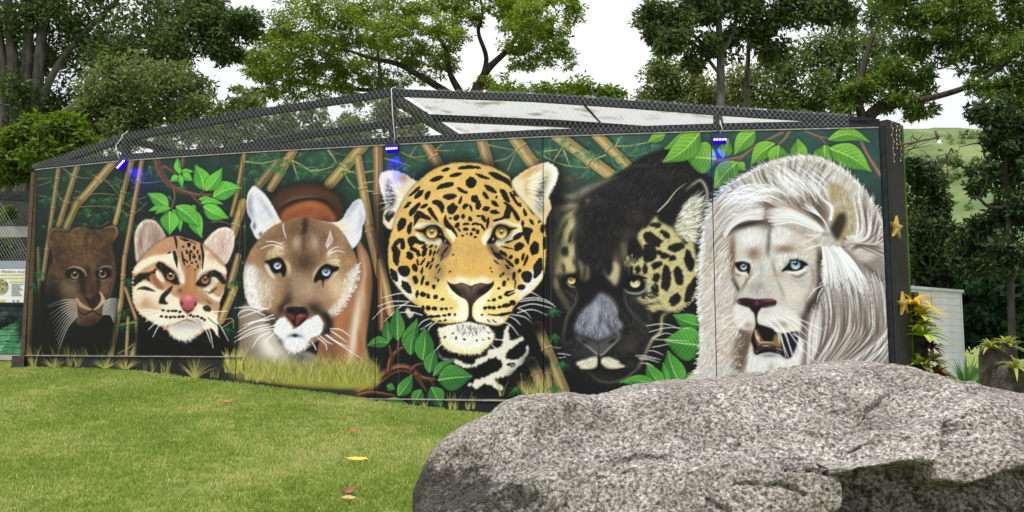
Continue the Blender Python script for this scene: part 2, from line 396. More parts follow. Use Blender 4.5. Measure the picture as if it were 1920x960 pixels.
    def tuft(s, x, y, n, L, w, cols, spread=.5, a=.9, base=20):
        q = s.T((x, y))[0]; cols = np.asarray(cols, np.float32)
        for i in range(n):
            f = s.r.uniform(-1, 1)
            s.hair(q[0]+f*base*s.q*.5, q[1]+s.r.uniform(-2, 2), -math.pi/2+f*spread+s.r.normal(0, .12), L*s.q*s.r.uniform(.5, 1.1), w*s.q*s.r.uniform(.8, 1.5), cols[s.r.integers(len(cols))], a, f*.5)
# ---------------------------------------------------------------- what is painted: bamboo, leaves and six cats
def spots(P, lst, col=(20, 19, 20), jag=3, a=.96, soft=1.5, clip=None):
    for q in lst:
        x, y, rx, ry = q[:4]; ro = math.radians(q[4] if len(q) > 4 else 0)
        th = np.linspace(0, 2*math.pi, 10, endpoint=False); k = 1+P.r.uniform(-.16, .16, 10)
        X = rx*np.cos(th)*k; Y = ry*np.sin(th)*k
        P.fill(np.c_[x+X*math.cos(ro)-Y*math.sin(ro), y+X*math.sin(ro)+Y*math.cos(ro)], col, a, soft=soft, jag=jag, jstep=4, clip=clip)

def mural_ground(P):
    yy, xx = np.mgrid[0:P.H, 0:P.W].astype(np.float32); X = xx/P.S+P.x0; Y = yy/P.S+P.y0
    tx = np.clip((X-330)/500, 0, 1)[..., None]; ty = np.clip((Y-300)/210, 0, 1)[..., None]
    top = np.array((36, 56, 50))*(1-tx)+np.array((52, 84, 78))*tx
    P.img[:] = top*(1-ty)+np.array((22, 28, 27))*ty
    P.img *= (1+.22*P.mot)[..., None]
    P.blob(1010, 610, 70, 130, (14, 15, 17), .9); P.blob(1240, 600, 90, 150, (15, 15, 18), .9); P.blob(150, 640, 80, 70, (14, 13, 13), .8)
    P.blob(1600, 270, 90, 60, (46, 72, 76), .7); P.blob(1030, 690, 50, 60, (26, 52, 48), .8); P.blob(440, 560, 14, 90, (24, 52, 48), .8)
    r = P.r
    for (x0, y0, x1, y1, n) in ((80, 320, 250, 430, 90), (240, 300, 460, 430, 46), (455, 285, 720, 350, 80), (600, 290, 705, 440, 50), (735, 275, 1010, 330, 70), (1020, 262, 1280, 340, 90), (1030, 590, 1075, 740, 18), (240, 520, 260, 660, 8), (425, 430, 455, 660, 14), (70, 430, 95, 640, 10)):
        for _ in range(n):
            c = (44, 104, 60) if r.random() < .6 else (66, 138, 84)
            f = r.uniform(.45, 1)
            P.fan(r.uniform(x0, x1), r.uniform(y0, y1), r.choice((90, 75, 110, 40, 140)), r.integers(8, 15), r.uniform(9, 20), .85, (tuple(np.array(c)*f), tuple(np.array(c)*f*1.25)), a=.75)
    # twigs
    for _ in range(60):
        x = r.choice((r.uniform(80, 260), r.uniform(460, 720), r.uniform(740, 1010), r.uniform(1030, 1260))); y = r.uniform(285, 340) if x > 300 else r.uniform(320, 420)
        a = r.uniform(-.7, .7)+r.choice((0, math.pi)); L = r.uniform(15, 45)
        P.line([(x, y), (x+math.cos(a)*L*.5, y+math.sin(a)*L*.5+2), (x+math.cos(a)*L, y+math.sin(a)*L)], [1.8, 1.2, .6], (148, 146, 96), .6)
    # bamboo, left
    P.fr(0, 240, 4)
    P.bamboo((252, 345), (215, 1700), 40, 36, (.2, .45, .7), col=(84, 58, 40), light=(120, 90, 60))
    P.bamboo((285, 900), (300, 1500), 26, 30, (.4,), col=(82, 76, 42), a=.7)
    P.bamboo((440, 285), (318, 1130), 36, 32, (.12, .38, .75), col=(128, 108, 62), a=.9)
    P.bamboo((582, 270), (436, 735), 46, 40, (.2, .62), col=(130, 106, 62), a=.9)
    P.bamboo((860, 245), (560, 590), 62, 54, (.42, .95), col=(148, 116, 66)); P.bamboo((580, 560), (492, 750), 54, 52, (), col=(118, 98, 58), a=.9)
    P.bamboo((985, 240), (862, 712), 48, 36, (.52,), col=(156, 124, 74))
    P.bamboo((1066, 225), (935, 960), 36, 34, (.24, .56), col=(150, 112, 70))
    P.bamboo((932, 960), (905, 1330), 34, 34, (.4,), col=(152, 112, 68)); P.bamboo((905, 1300), (825, 1720), 36, 46, (.45,), col=(152, 116, 66))
    P.bamboo((940, 1200), (1030, 1460), 26, 26, (), col=(158, 120, 72)); P.bamboo((1020, 1440), (1028, 1590), 26, 22, (), col=(160, 126, 80)); P.bamboo((1030, 1590), (985, 1720), 30, 40, (), col=(150, 140, 74))
    P.bamboo((960, 1420), (945, 1720), 24, 24, (.3,), col=(150, 120, 72))
    P.bamboo((1830, 190), (1785, 430), 36, 26, (.9,), col=(146, 112, 62)); P.bamboo((1782, 470), (1735, 650), 34, 30, (), col=(140, 108, 60))
    P.bamboo((1822, 560), (1745, 800), 64, 60, (.7,), col=(160, 126, 74)); P.bamboo((1785, 960), (1725, 1180), 46, 50, (), col=(140, 106, 62)); P.bamboo((1760, 1200), (1655, 1440), 50, 58, (.2,), col=(172, 138, 74))
    for p in ([(470, 300), (520, 335), (600, 370), (720, 378)], [(400, 440), (470, 545), (580, 560)], [(640, 500), (750, 490), (860, 500)], [(600, 590), (720, 585), (850, 590)], [(780, 380), (850, 450), (900, 520)], [(1040, 405), (1110, 410), (1220, 395)], [(900, 610), (990, 650), (1110, 550)], [(280, 380), (390, 375)], [(1590, 705), (1660, 700), (1740, 730)]):
        P.line(p, [7, 6, 3], (140, 132, 84), .75)
    for (x, y) in ((930, 1400), (1060, 1460), (910, 1500), (1080, 1550), (1240, 1640), (740, 1610), (960, 1160), (1700, 1530), (1760, 1180), (250, 1200), (300, 1110), (720, 1600), (830, 1440)):
        P.fan(x, y-30, 90, 15, 85, 8, ((28, 88, 48), (46, 116, 62), (18, 62, 40)), .85, spread=1.35)
    for p in ([(1020, 1600), (960, 1650), (880, 1690)], [(1030, 1600), (1110, 1560)], [(1030, 1610), (1120, 1700)], [(1040, 1590), (1190, 1690)], [(1020, 1455), (900, 1470)], [(830, 1500), (760, 1460)], [(1660, 1440), (1740, 1430), (1750, 1500)], [(1660, 1500), (1750, 1440)]):
        P.line(p, [9, 7, 4], (170, 150, 100), .85)
    # branch and bright leaves
    br = (104, 68, 58)
    for p, w in (([(1165, 215), (1195, 320), (1250, 400), (1330, 460), (1430, 490), (1520, 505), (1595, 500)], [52, 44, 34, 24, 14]), ([(1230, 290), (1270, 310), (1320, 345)], [26, 14]), ([(1305, 450), (1310, 530), (1280, 610)], [22, 10]), ([(1440, 495), (1470, 540), (1510, 580)], [22, 10]), ([(1500, 500), (1540, 460)], [12, 8]), ([(1375, 225), (1370, 290)], [30, 18])):
        P.line(p, w, br, 1); P.line([(x-4, y-5) for x, y in p], np.array(w)*.3, (152, 112, 98), .7, soft=4); P.line([(x+5, y+6) for x, y in p], np.array(w)*.3, (54, 34, 30), .6, soft=4)
    for b, t, w, bd in (((1262, 582), (1105, 488), 52, 0), ((1225, 596), (1112, 622), 20, .05), ((1275, 600), (1165, 645), 26, .1), ((1345, 560), (1330, 225), 1, 0), ((1330, 330), (1332, 222), 24, 0), ((1360, 325), (1452, 326), 20, 0), ((1370, 345), (1446, 396), 30, 0), ((1345, 350), (1366, 442), 22, 0), ((1335, 360), (1278, 400), 25, 0), ((1350, 300), (1345, 350), 22, 0),
                        ((1600, 515), (1815, 448), 66, -.1), ((1530, 462), (1462, 275), 62, .06), ((1545, 468), (1667, 298), 52, .05), ((1490, 535), (1625, 545), 20, -.05), ((1508, 562), (1675, 570), 28, -.08), ((1440, 578), (1470, 628), 18, 0), ((1525, 588), (1718, 676), 56, .05), ((1450, 615), (1515, 825), 54, .06), ((1295, 612), (1352, 778), 36, -.08), ((1322, 588), (1495, 742), 62, -.06), ((1270, 625), (1272, 802), 68, 0)):
        if w > 2: P.leaf(b, t, w, hi=(112, 194, 72), lo=(46, 122, 50), bend=bd, veins=5)
    # bamboo, centre
    P.fr(420, 240, 4)
    P.bamboo((400, 250), (258, 430), 66, 60, (), col=(128, 110, 66), a=.85); P.bamboo((520, 165), (352, 450), 66, 60, (.28,), col=(164, 130, 74))
    P.bamboo((1060, 110), (790, 420), 80, 78, (.6,), col=(172, 138, 80)); P.bamboo((1150, 110), (1165, 980), 70, 66, (.45,), col=(160, 116, 72))
    P.bamboo((1005, 230), (1095, 770), 58, 70, (.42,), col=(178, 140, 88)); P.bamboo((1095, 770), (1180, 1100), 70, 84, (0,), col=(176, 132, 82))
    P.bamboo((1180, 960), (1190, 1500), 70, 60, (), col=(120, 66, 40)); P.bamboo((1175, 1000), (1250, 1380), 50, 60, (), col=(186, 150, 92))
    for p in ([(160, 250), (280, 262), (420, 235)], [(510, 240), (600, 290), (690, 350)], [(650, 320), (740, 310), (820, 285)], [(510, 250), (535, 320), (560, 385)], [(780, 165), (820, 220), (845, 270)], [(890, 310), (930, 390), (980, 450)], [(890, 305), (990, 340)], [(880, 350), (980, 320)], [(1060, 330), (1130, 320)], [(1050, 410), (1130, 400)], [(1070, 470), (1130, 475)]):
        P.line(p, [11, 9, 5], (176, 170, 98), .85)
    for _ in range(34):
        P.fan(P.r.uniform(180, 980), P.r.uniform(165, 340), P.r.choice((90, 60, 120)), 11, 72, 4.2, ((48, 106, 62), (84, 140, 84), (34, 84, 60)), .75)
    P.fr(700, 240, 3.6917)
    P.bamboo((352, 90), (480, 300), 66, 70, (.5,), col=(170, 130, 80)); P.bamboo((745, 70), (806, 290), 74, 74, (), col=(168, 128, 82)); P.bamboo((965, 55), (1120, 270), 80, 84, (.35,), col=(184, 152, 92))
    for p in ([(190, 165), (270, 200), (370, 190)], [(80, 210), (180, 235), (260, 265)], [(430, 150), (490, 100)], [(430, 155), (560, 155)], [(840, 230), (920, 210), (980, 160)], [(930, 290), (985, 165)], [(790, 115), (980, 155)], [(990, 160), (1100, 200), (1250, 260)], [(250, 195), (300, 120)]):
        P.line(p, [9, 8, 4], (166, 148, 92), .8)
    P.fr(1000, 230, 3.5556)
    P.bamboo((150, 80), (530, 360), 74, 78, (.62,), col=(196, 166, 96)); P.bamboo((420, 80), (640, 300), 66, 66, (.4,), col=(190, 158, 92))
    for p in ([(60, 220), (200, 280), (370, 300)], [(70, 190), (160, 180)], [(130, 260), (200, 150)], [(545, 155), (660, 150), (780, 125)], [(545, 155), (590, 85)], [(480, 215), (380, 250)], [(200, 180), (240, 280)]):
        P.line(p, [9, 8, 4], (190, 186, 118), .85)
    for _ in range(36):
        P.fan(P.r.uniform(60, 800), P.r.uniform(90, 340), P.r.choice((90, 60, 120, 30)), 12, 72, 4, ((60, 120, 84), (104, 160, 112), (44, 92, 84)), .75)
    P.line([(60, 90), (60, 300)], 5, (16, 20, 20), .5)

def dark_puma(P):
    P.fr(60, 400, 3.3103)
    P.fill([(20, 620), (90, 440), (480, 560), (520, 700), (440, 900), (20, 900)], (17, 14, 13), .95, soft=14)
    H = [(105, 190), (100, 140), (118, 100), (150, 85), (195, 98), (222, 125), (260, 95), (300, 84), (345, 92), (390, 102), (420, 100), (460, 84), (500, 75), (526, 90), (530, 125), (512, 170), (502, 210), (514, 280), (520, 350), (512, 430), (490, 520), (470, 600), (430, 650), (400, 690), (340, 702), (280, 690), (230, 640), (150, 580), (90, 520), (85, 440), (105, 350), (128, 280)]
    P.fill(H, (10, 9, 9), .7, soft=12)
    c = P.fill(H, (74, 55, 41), 1, soft=2.5, mot=.8)
    for x, y, rx, ry, col, a in ((300, 170, 120, 70, (108, 78, 48), .8), (270, 250, 110, 50, (96, 68, 44), .6), (150, 130, 40, 40, (112, 80, 54), .7), (470, 130, 60, 40, (104, 72, 50), .7), (410, 200, 60, 60, (92, 54, 34), .6), (225, 460, 90, 60, (122, 102, 80), .85), (440, 460, 40, 60, (112, 86, 60), .7), (345, 420, 26, 80, (84, 56, 38), .7), (120, 520, 70, 130, (20, 16, 15), .9), (345, 360, 26, 50, (34, 24, 20), .7), (505, 420, 16, 160, (84, 56, 44), .7), (160, 250, 40, 50, (52, 40, 30), .6), (340, 130, 20, 60, (50, 34, 26), .5)):
        P.blob(x, y, rx, ry, col, a, clip=c)
    P.fur(c, 1500, [(300, 100, 0, -1), (150, 150, -.4, -1), (480, 120, .4, -1), (200, 450, -1, .3), (440, 450, 1, .3), (345, 420, 0, -1), (340, 680, 0, 1)], 14, 2, [(120, 90, 58), (48, 34, 26), (86, 62, 42)], .35, clip=c)
    P.air([(110, 190), (104, 140), (124, 103), (152, 92), (192, 104)], 9, (148, 112, 80), .7); P.air([(450, 92), (500, 80), (524, 96), (526, 130), (508, 160)], 9, (160, 122, 92), .75); P.air([(225, 118), (262, 98), (300, 90), (340, 96)], 8, (134, 104, 76), .6)
    P.fill([(205, 370), (240, 345), (300, 352), (318, 385), (300, 412), (250, 416), (222, 400)], (18, 14, 13), .95, soft=4); P.fill([(395, 372), (425, 345), (480, 345), (490, 380), (465, 410), (420, 408)], (18, 14, 13), .95, soft=4)
    P.eye(266, 382, 29, (98, 78, 48), (150, 128, 84), .42, (-.1, -.55)); P.eye(438, 375, 28, (98, 76, 46), (150, 126, 82), .42, (-.4, -.6))
    P.line([(220, 342), (255, 330), (300, 340), (325, 360), (335, 385)], [4, 9, 12, 10], (168, 150, 130), .8, soft=4); P.line([(412, 348), (445, 328), (492, 332)], [4, 9, 4], (160, 144, 126), .75, soft=4)
    P.line([(226, 404), (260, 420), (302, 406)], [3, 7, 3], (140, 148, 148), .7, soft=3); P.line([(410, 404), (440, 416), (478, 400)], [3, 7, 3], (140, 146, 146), .7, soft=3)
    P.air([(318, 380), (312, 440), (325, 510)], 34, (26, 18, 16), .75, clip=c); P.air([(408, 390), (410, 450), (400, 500)], 22, (30, 20, 17), .7, clip=c)
    P.fill([(270, 540), (300, 520), (350, 545), (375, 590), (420, 520), (440, 520), (450, 590), (440, 630), (400, 640), (375, 610), (330, 640), (285, 610)], (92, 66, 44), .9, soft=5)
    P.line([(278, 528), (300, 565), (345, 590), (372, 600)], [14, 26, 16, 6], (176, 148, 112), .9, soft=8); P.line([(424, 492), (440, 535), (412, 578), (380, 600)], [10, 24, 14, 6], (186, 166, 138), .9, soft=6)
    P.fill([(320, 512), (350, 504), (372, 520), (405, 500), (424, 508), (412, 560), (376, 592), (345, 560)], (44, 28, 23), 1, soft=2.5); P.air([(332, 515), (350, 512), (362, 530)], 14, (120, 88, 72), .7); P.blob(345, 535, 9, 8, (14, 10, 9), .9); P.blob(400, 540, 10, 14, (78, 52, 42), .6)
    P.line([(282, 600), (325, 628), (376, 602), (420, 632), (452, 600)], [4, 9, 9, 9, 4], (16, 11, 10), .95, soft=3); P.blob(345, 660, 70, 24, (84, 54, 34), .8, clip=c); P.line([(285, 670), (290, 640)], [3, 5, 2], (200, 190, 170), .6)
    for i in range(11):
        y = 535+i*10; P.whiskers([[(272+i, y), (190+i*3, y+4+i*7), (96+i*7, y+36+i*17 if i > 1 else y+38)]], 4, (206, 208, 204), .8)
    for i in range(11):
        y = 545+i*8; P.whiskers([[(446-i, y), (495-i, y-16+i*2), (548-i*4, y-8+i*6)]], 3.6, (210, 212, 210), .8)
    for _ in range(150): P.blob(P.r.normal(300, 80), P.r.normal(190, 50), P.r.uniform(4, 12), P.r.uniform(4, 10), ((150, 112, 66), (36, 28, 22))[P.r.integers(2)], .3, clip=c)
    P.blob(120, 700, 90, 120, (14, 12, 12), .6); P.blob(140, 540, 60, 90, (14, 12, 12), .5); P.blob(400, 700, 90, 40, (12, 10, 10), .7)

def ocelot(P):
    P.fr(230, 400, 3.3103)
    P.fill([(120, 640), (300, 720), (560, 700), (650, 780), (660, 900), (120, 900)], (15, 15, 17), .95, soft=14)
    for x, y in ((520, 790), (400, 830), (220, 760)): P.blob(x, y, 60, 12, (60, 50, 44), .35, rot=30)
    E = [(95, 310), (76, 220), (76, 130), (105, 65), (150, 37), (200, 48), (240, 90), (266, 135), (280, 190), (200, 260)]
    c = P.fill(E, (168, 142, 132), 1, soft=2, jag=2); P.air([(90, 290), (80, 200), (84, 120), (112, 68), (155, 44), (205, 56), (250, 110)], 16, (226, 214, 204), .95, clip=c)
    for p in ([(150, 90), (140, 170), (160, 230)], [(120, 180), (130, 250), (150, 290)]): P.air(p, 22, (206, 182, 168), .7, clip=c)
    P.air([(110, 130), (112, 200), (125, 260)], 18, (112, 90, 84), .8, clip=c); P.air([(190, 110), (225, 200)], 22, (130, 102, 94), .6, clip=c); P.fur(c, 120, [(120, 200, -.1, -1), (200, 150, .3, -1)], 50, 4, [(226, 208, 198), (128, 104, 98), (200, 176, 166)], .45, clip=c)
    E = [(500, 195), (530, 150), (570, 110), (620, 88), (664, 94), (691, 130), (690, 200), (672, 260), (642, 315), (600, 310), (540, 240)]
    c = P.fill(E, (214, 192, 182), 1, soft=2, jag=2); P.air([(505, 190), (570, 118), (625, 95), (665, 102), (686, 140), (684, 200), (655, 290)], 15, (240, 228, 218), .95, clip=c)
    P.air([(600, 150), (620, 220), (600, 270)], 40, (178, 138, 126), .7, clip=c); P.air([(560, 190), (590, 140)], 16, (232, 216, 208), .6, clip=c); P.fur(c, 120, [(600, 200, .4, -1)], 50, 4, [(242, 232, 224), (176, 140, 130), (224, 204, 194)], .45, clip=c)
    H = [(272, 152), (330, 141), (380, 150), (440, 168), (492, 190), (540, 230), (600, 285), (640, 335), (645, 400), (630, 480), (605, 540), (600, 600), (588, 660), (590, 760), (560, 720), (520, 720), (470, 760), (380, 788), (320, 772), (280, 730), (200, 684), (130, 640), (85, 590), (64, 520), (62, 440), (66, 350), (110, 290), (180, 212)]
    P.fill(H, (8, 9, 10), .6, soft=9)
    c = P.fill(H, (186, 142, 108), 1, soft=1.8, jag=3, mot=.14)
    Wt = (234, 226, 206); Bk = (20, 18, 19)
    f = lambda p, col, s=3, j=3, a=.96: P.fill(p, col, a, soft=s, jag=j, clip=c)
    f([(70, 345), (110, 300), (190, 262), (265, 250), (315, 240), (350, 300), (388, 420), (362, 432), (330, 372), (270, 312), (215, 300), (150, 330), (85, 372)], Wt, 5)
    f([(62, 470), (100, 430), (155, 425), (225, 470), (260, 470), (300, 500), (360, 540), (380, 590), (400, 625), (440, 600), (465, 560), (530, 560), (570, 620), (600, 640), (600, 780), (480, 700), (420, 660), (300, 690), (200, 690), (100, 610), (62, 540)], Wt, 6)
    P.blob(130, 560, 66, 46, (186, 128, 88), .8, clip=c); P.blob(200, 590, 50, 30, (204, 150, 108), .6, clip=c); P.blob(100, 540, 30, 40, (226, 214, 200), .7, clip=c)
    f([(500, 245), (540, 235), (590, 300), (640, 340), (640, 380), (560, 350), (505, 370), (470, 410), (448, 425), (470, 370), (495, 320)], Wt, 5)
    f([(545, 398), (600, 405), (580, 450), (545, 480), (600, 520), (635, 470), (630, 540), (570, 540), (500, 475), (520, 455)], Wt, 3)
    P.blob(590, 455, 30, 34, (196, 138, 92), .9, clip=c); P.blob(560, 260, 44, 36, (180, 120, 88), .7, clip=c); P.blob(220, 230, 46, 30, (196, 136, 92), .8, clip=c)
    f([(395, 340), (448, 345), (460, 470), (452, 515), (400, 508), (365, 515), (330, 490), (385, 440)], (172, 118, 80), 4); P.air([(425, 350), (430, 490)], 26, (198, 138, 92), .7, clip=c); P.blob(355, 478, 16, 14, (84, 52, 34), .7, clip=c)
    f([(470, 480), (500, 500), (545, 545), (540, 580), (480, 560), (465, 520)], (168, 132, 96), 5, a=.8)
    f([(64, 405), (110, 372), (170, 362), (212, 342), (205, 372), (165, 392), (178, 432), (140, 408), (100, 432), (66, 455)], Bk, 2, 5)
    f([(170, 380), (205, 380), (245, 445), (262, 475), (220, 465), (185, 425)], (150, 96, 66), 4); f([(85, 478), (110, 458), (150, 455), (205, 485), (150, 478), (110, 472)], Bk, 2, 2)
    f([(205, 330), (225, 300), (262, 318), (320, 362), (352, 432), (330, 445), (300, 430), (262, 405), (245, 372)], Bk, 2.5, 4)
    P.fill([(205, 355), (235, 372), (262, 412), (248, 428), (214, 398)], Wt, .95, soft=2.5)
    f([(312, 448), (292, 492), (262, 532), (282, 562), (236, 564), (224, 545), (245, 500), (282, 468)], Bk, 3, 3)
    f([(452, 440), (478, 408), (520, 378), (560, 352), (612, 375), (645, 432), (622, 440), (582, 402), (548, 396), (545, 432), (512, 458), (470, 452)], Bk, 2, 4); f([(500, 470), (535, 488), (560, 470), (590, 455), (545, 500)], (70, 52, 44), 2, 2, .8)
    for p, w in (([(322, 145), (332, 180), (334, 215)], [14, 18, 8]), ([(318, 240), (328, 280), (338, 338)], [20, 26, 6]), ([(366, 240), (374, 280), (382, 320)], [10, 16, 8]), ([(486, 195), (498, 260), (494, 345)], [14, 18, 6]), ([(355, 152), (385, 165), (410, 168)], [8, 18, 8]), ([(420, 172), (455, 190)], [8, 14, 6])): P.line(p, w, Bk, .95, soft=2, clip=c)
    spots(P, [(412, 195, 14, 18), (375, 208, 9, 7), (445, 215, 9, 16), (398, 240, 8, 16), (424, 236, 12, 9, 20), (466, 240, 9, 14), (418, 268, 8, 30), (443, 270, 12, 12), (478, 275, 8, 22), (455, 300, 8, 10), (400, 300, 7, 10), (430, 308, 9, 8), (388, 290, 6, 9), (465, 330, 6, 16), (450, 350, 6, 8), (398, 335, 5, 6), (415, 325, 5, 6), (440, 255, 7, 7), (290, 245, 16, 6, -25)], Bk, 1.5, clip=c)
    for q in ((250, 602), (284, 606), (308, 606), (330, 606), (356, 612), (240, 640), (270, 642), (298, 644), (322, 644), (350, 642), (375, 640), (420, 632), (440, 640), (465, 640), (490, 650), (508, 660)): spots(P, [(*q, 12, 9)], Bk, 2)
    P.fill([(495, 585), (525, 570), (548, 585), (545, 610), (515, 608)], Bk, .9, soft=3, jag=3); P.blob(470, 668, 34, 10, (120, 128, 150), .6, rot=30); P.blob(535, 550, 26, 10, (60, 52, 46), .5, rot=40)
    P.eye(298, 388, 28, (146, 90, 56), (182, 124, 78), .35, (-.1, -.6)); P.eye(512, 412, 27, (150, 92, 54), (184, 128, 80), .3, (.05, -.6))
    P.line([(262, 360), (300, 366), (328, 392)], [5, 9, 6], (14, 12, 12), 1); P.blob(298, 374, 9, 5, (250, 250, 255), 1); P.blob(318, 380, 4, 6, (250, 250, 255), .9)
    n = P.fill([(352, 540), (366, 516), (400, 508), (440, 512), (460, 528), (458, 562), (432, 602), (402, 614), (372, 596), (358, 566)], (206, 106, 112), 1, soft=2.5, grad=(400, 510, 400, 610, (160, 70, 82)))
    P.air([(385, 525), (430, 525)], 22, (232, 150, 152), .7, clip=n); P.blob(364, 560, 10, 14, (40, 18, 22), .9); P.blob(450, 562, 8, 14, (40, 18, 22), .9); P.air([(372, 592), (402, 610), (436, 592)], 12, (50, 26, 30), .8); P.air([(404, 560), (402, 606)], 5, (140, 60, 72), .6)
    P.line([(402, 612), (398, 640), (400, 660)], 5, (60, 50, 50), .8); P.line([(320, 690), (360, 672), (400, 660), (440, 676), (490, 694)], [3, 9, 7, 9, 4], (96, 92, 96), .8, soft=5)
    ch = [(280, 715), (330, 690), (400, 672), (470, 690), (486, 715), (450, 755), (400, 788), (335, 776)]
    P.fill(ch, (226, 222, 214), 1, soft=4, jag=6); P.air([(300, 706), (400, 690), (480, 706)], 34, (150, 148, 152), .55); P.edgefur([(285, 730), (335, 776), (400, 790), (460, 750), (488, 715)], 70, 20, 4, [(236, 232, 224), (210, 204, 196)], side=-1, inset=14)
    P.edgefur([(66, 350), (62, 440), (64, 520), (85, 590), (130, 640), (200, 684)], 70, 16, 4, [Wt, (200, 160, 120)], side=1, inset=8)
    P.fur(c, 1300, [(130, 560, -1, .4), (330, 200, -.2, -1), (440, 220, .2, -1), (200, 620, -1, .6), (560, 300, .6, -.8), (560, 480, 1, .2), (420, 450, 0, -1)], 13, 2, [(240, 232, 214), (170, 108, 66), (216, 160, 112)], .3, clip=c)
    P.whiskers([[(240, 605), (160, 598), (90, 600)], [(238, 612), (170, 612), (110, 622)], [(240, 622), (190, 640), (140, 672)], [(240, 655), (190, 690), (158, 722)], [(255, 665), (215, 710), (186, 768)], [(275, 670), (262, 700), (255, 725)], [(520, 690), (545, 750), (560, 835)], [(505, 700), (525, 745), (545, 800)], [(540, 640), (600, 690), (655, 790)], [(545, 610), (600, 608), (650, 606)], [(530, 660), (570, 720), (600, 770)]], 3.4)
    P.whiskers([[(528, 645), (560, 675), (600, 700)]], 3, (20, 20, 22))

def puma(P):
    P.fr(440, 330, 5.053)
    P.fill([(330, 380), (325, 230), (390, 120), (520, 72), (660, 58), (800, 70), (925, 112), (1015, 190), (1045, 300), (1010, 430), (700, 520), (400, 440)], (14, 14, 14), .85, soft=40)
    c = P.fill([(345, 380), (345, 230), (410, 140), (530, 92), (660, 78), (800, 90), (910, 130), (995, 200), (1025, 300), (990, 430), (700, 520), (400, 440)], (66, 42, 31), .95, soft=16, mot=.2)
    P.air([(400, 250), (540, 175), (700, 150), (860, 175), (960, 250)], 70, (96, 64, 46), .6, clip=c); P.air([(430, 280), (560, 215), (690, 196), (800, 205)], 28, (120, 98, 86), .6, clip=c); P.air([(440, 300), (560, 240), (740, 215), (860, 245), (940, 320)], 20, (22, 18, 16), .85, clip=c)
    P.fill([(430, 400), (480, 318), (600, 262), (720, 238), (845, 268), (930, 345), (945, 440), (800, 470), (480, 470)], (150, 84, 50), .95, soft=12, mot=.2); P.air([(560, 300), (720, 265), (850, 310)], 50, (176, 104, 62), .6); P.air([(800, 400), (920, 420)], 60, (116, 48, 32), .6)
    P.fr(440, 460, 4)
    c = P.fill([(660, 620), (760, 480), (840, 380), (905, 290), (925, 150), (915, -60), (960, 0), (1008, 90), (1028, 220), (1024, 380), (1002, 560), (985, 720), (985, 900), (640, 920)], (160, 112, 78), 1, soft=5, mot=.12)
    P.air([(950, 40), (975, 200), (960, 300), (970, 480)], 26, (206, 172, 142), .7, clip=c); P.air([(940, 330), (925, 460), (900, 620), (880, 780), (850, 920)], 46, (224, 206, 190), .9, clip=c); P.air([(1010, 160), (1015, 380), (990, 600)], 30, (112, 70, 46), .6, clip=c); P.air([(830, 440), (790, 560), (770, 640)], 60, (186, 118, 74), .7, clip=c); P.air([(700, 700), (720, 800), (660, 880)], 90, (112, 78, 58), .7, clip=c); P.air([(930, 640), (950, 820)], 26, (150, 96, 62), .6, clip=c)
    P.fill([(50, 460), (210, 470), (330, 640), (420, 790), (560, 800), (640, 860), (600, 900), (60, 900), (40, 700)], (150, 134, 122), 1, soft=8, mot=.15); P.air([(200, 640), (260, 760), (330, 850)], 110, (228, 224, 222), .9); P.air([(60, 520), (60, 800)], 50, (120, 88, 66), .6); P.air([(420, 830), (560, 850)], 60, (92, 92, 102), .8); P.air([(260, 700), (320, 780)], 30, (196, 176, 140), .6)
    # ears
    P.fr(440, 330, 5.053)
    for E in ([(122, 350), (116, 240), (132, 155), (180, 94), (240, 130), (312, 205), (372, 305), (422, 400), (440, 450), (360, 480), (290, 550), (215, 600), (150, 480), (158, 420)], [(820, 430), (930, 442), (1010, 412), (1070, 320), (1130, 240), (1200, 218), (1226, 285), (1242, 390), (1212, 480), (1195, 590), (1110, 690), (1050, 580), (960, 500)]):
        P.fill(E, (10, 10, 10), .6, soft=14); c = P.fill(E, (222, 222, 230), 1, soft=3, jag=4)
        if E[0][0] < 500:
            P.air([(150, 180), (140, 280), (170, 400)], 46, (128, 136, 162), .75, clip=c); P.air([(220, 190), (300, 310), (370, 420)], 40, (150, 150, 176), .6, clip=c); P.air([(240, 300), (280, 440)], 60, (206, 206, 226), .8, clip=c); P.blob(185, 470, 20, 40, (70, 70, 84), .8, clip=c); P.blob(245, 550, 22, 24, (60, 50, 46), .8, clip=c); P.air([(330, 470), (430, 430)], 40, (226, 206, 170), .7, clip=c)
            P.air([(120, 330), (118, 240), (134, 160), (180, 104)], 10, (240, 226, 206), .8)
        else:
            P.air([(1060, 400), (1120, 290), (1180, 240)], 40, (150, 156, 184), .7, clip=c); P.air([(1200, 300), (1200, 420), (1160, 540)], 40, (176, 180, 206), .7, clip=c); P.air([(900, 440), (1010, 470), (1090, 540)], 46, (232, 216, 178), .8, clip=c)
        P.fur(c, 160, [(200, 300, .3, -1), (330, 400, .6, -.6), (1120, 400, .4, -1), (1000, 480, .8, -.2)], 46, 4, [(244, 244, 250), (190, 190, 210)], .45, clip=c)
    P.fr(440, 460, 4)
    H = [(380, -180), (450, -205), (522, -215), (649, -182), (760, -148), (839, -50), (905, 74), (925, 150), (915, 250), (870, 360), (800, 470), (725, 538), (712, 600), (680, 680), (600, 730), (530, 785), (450, 806), (385, 775), (330, 705), (280, 650), (230, 560), (190, 490), (120, 460), (80, 380), (66, 250), (76, 150), (110, 60), (160, -20), (230, -100), (300, -150)]
    c = P.fill(H, (150, 116, 88), 1, soft=4, jag=4, mot=.12)
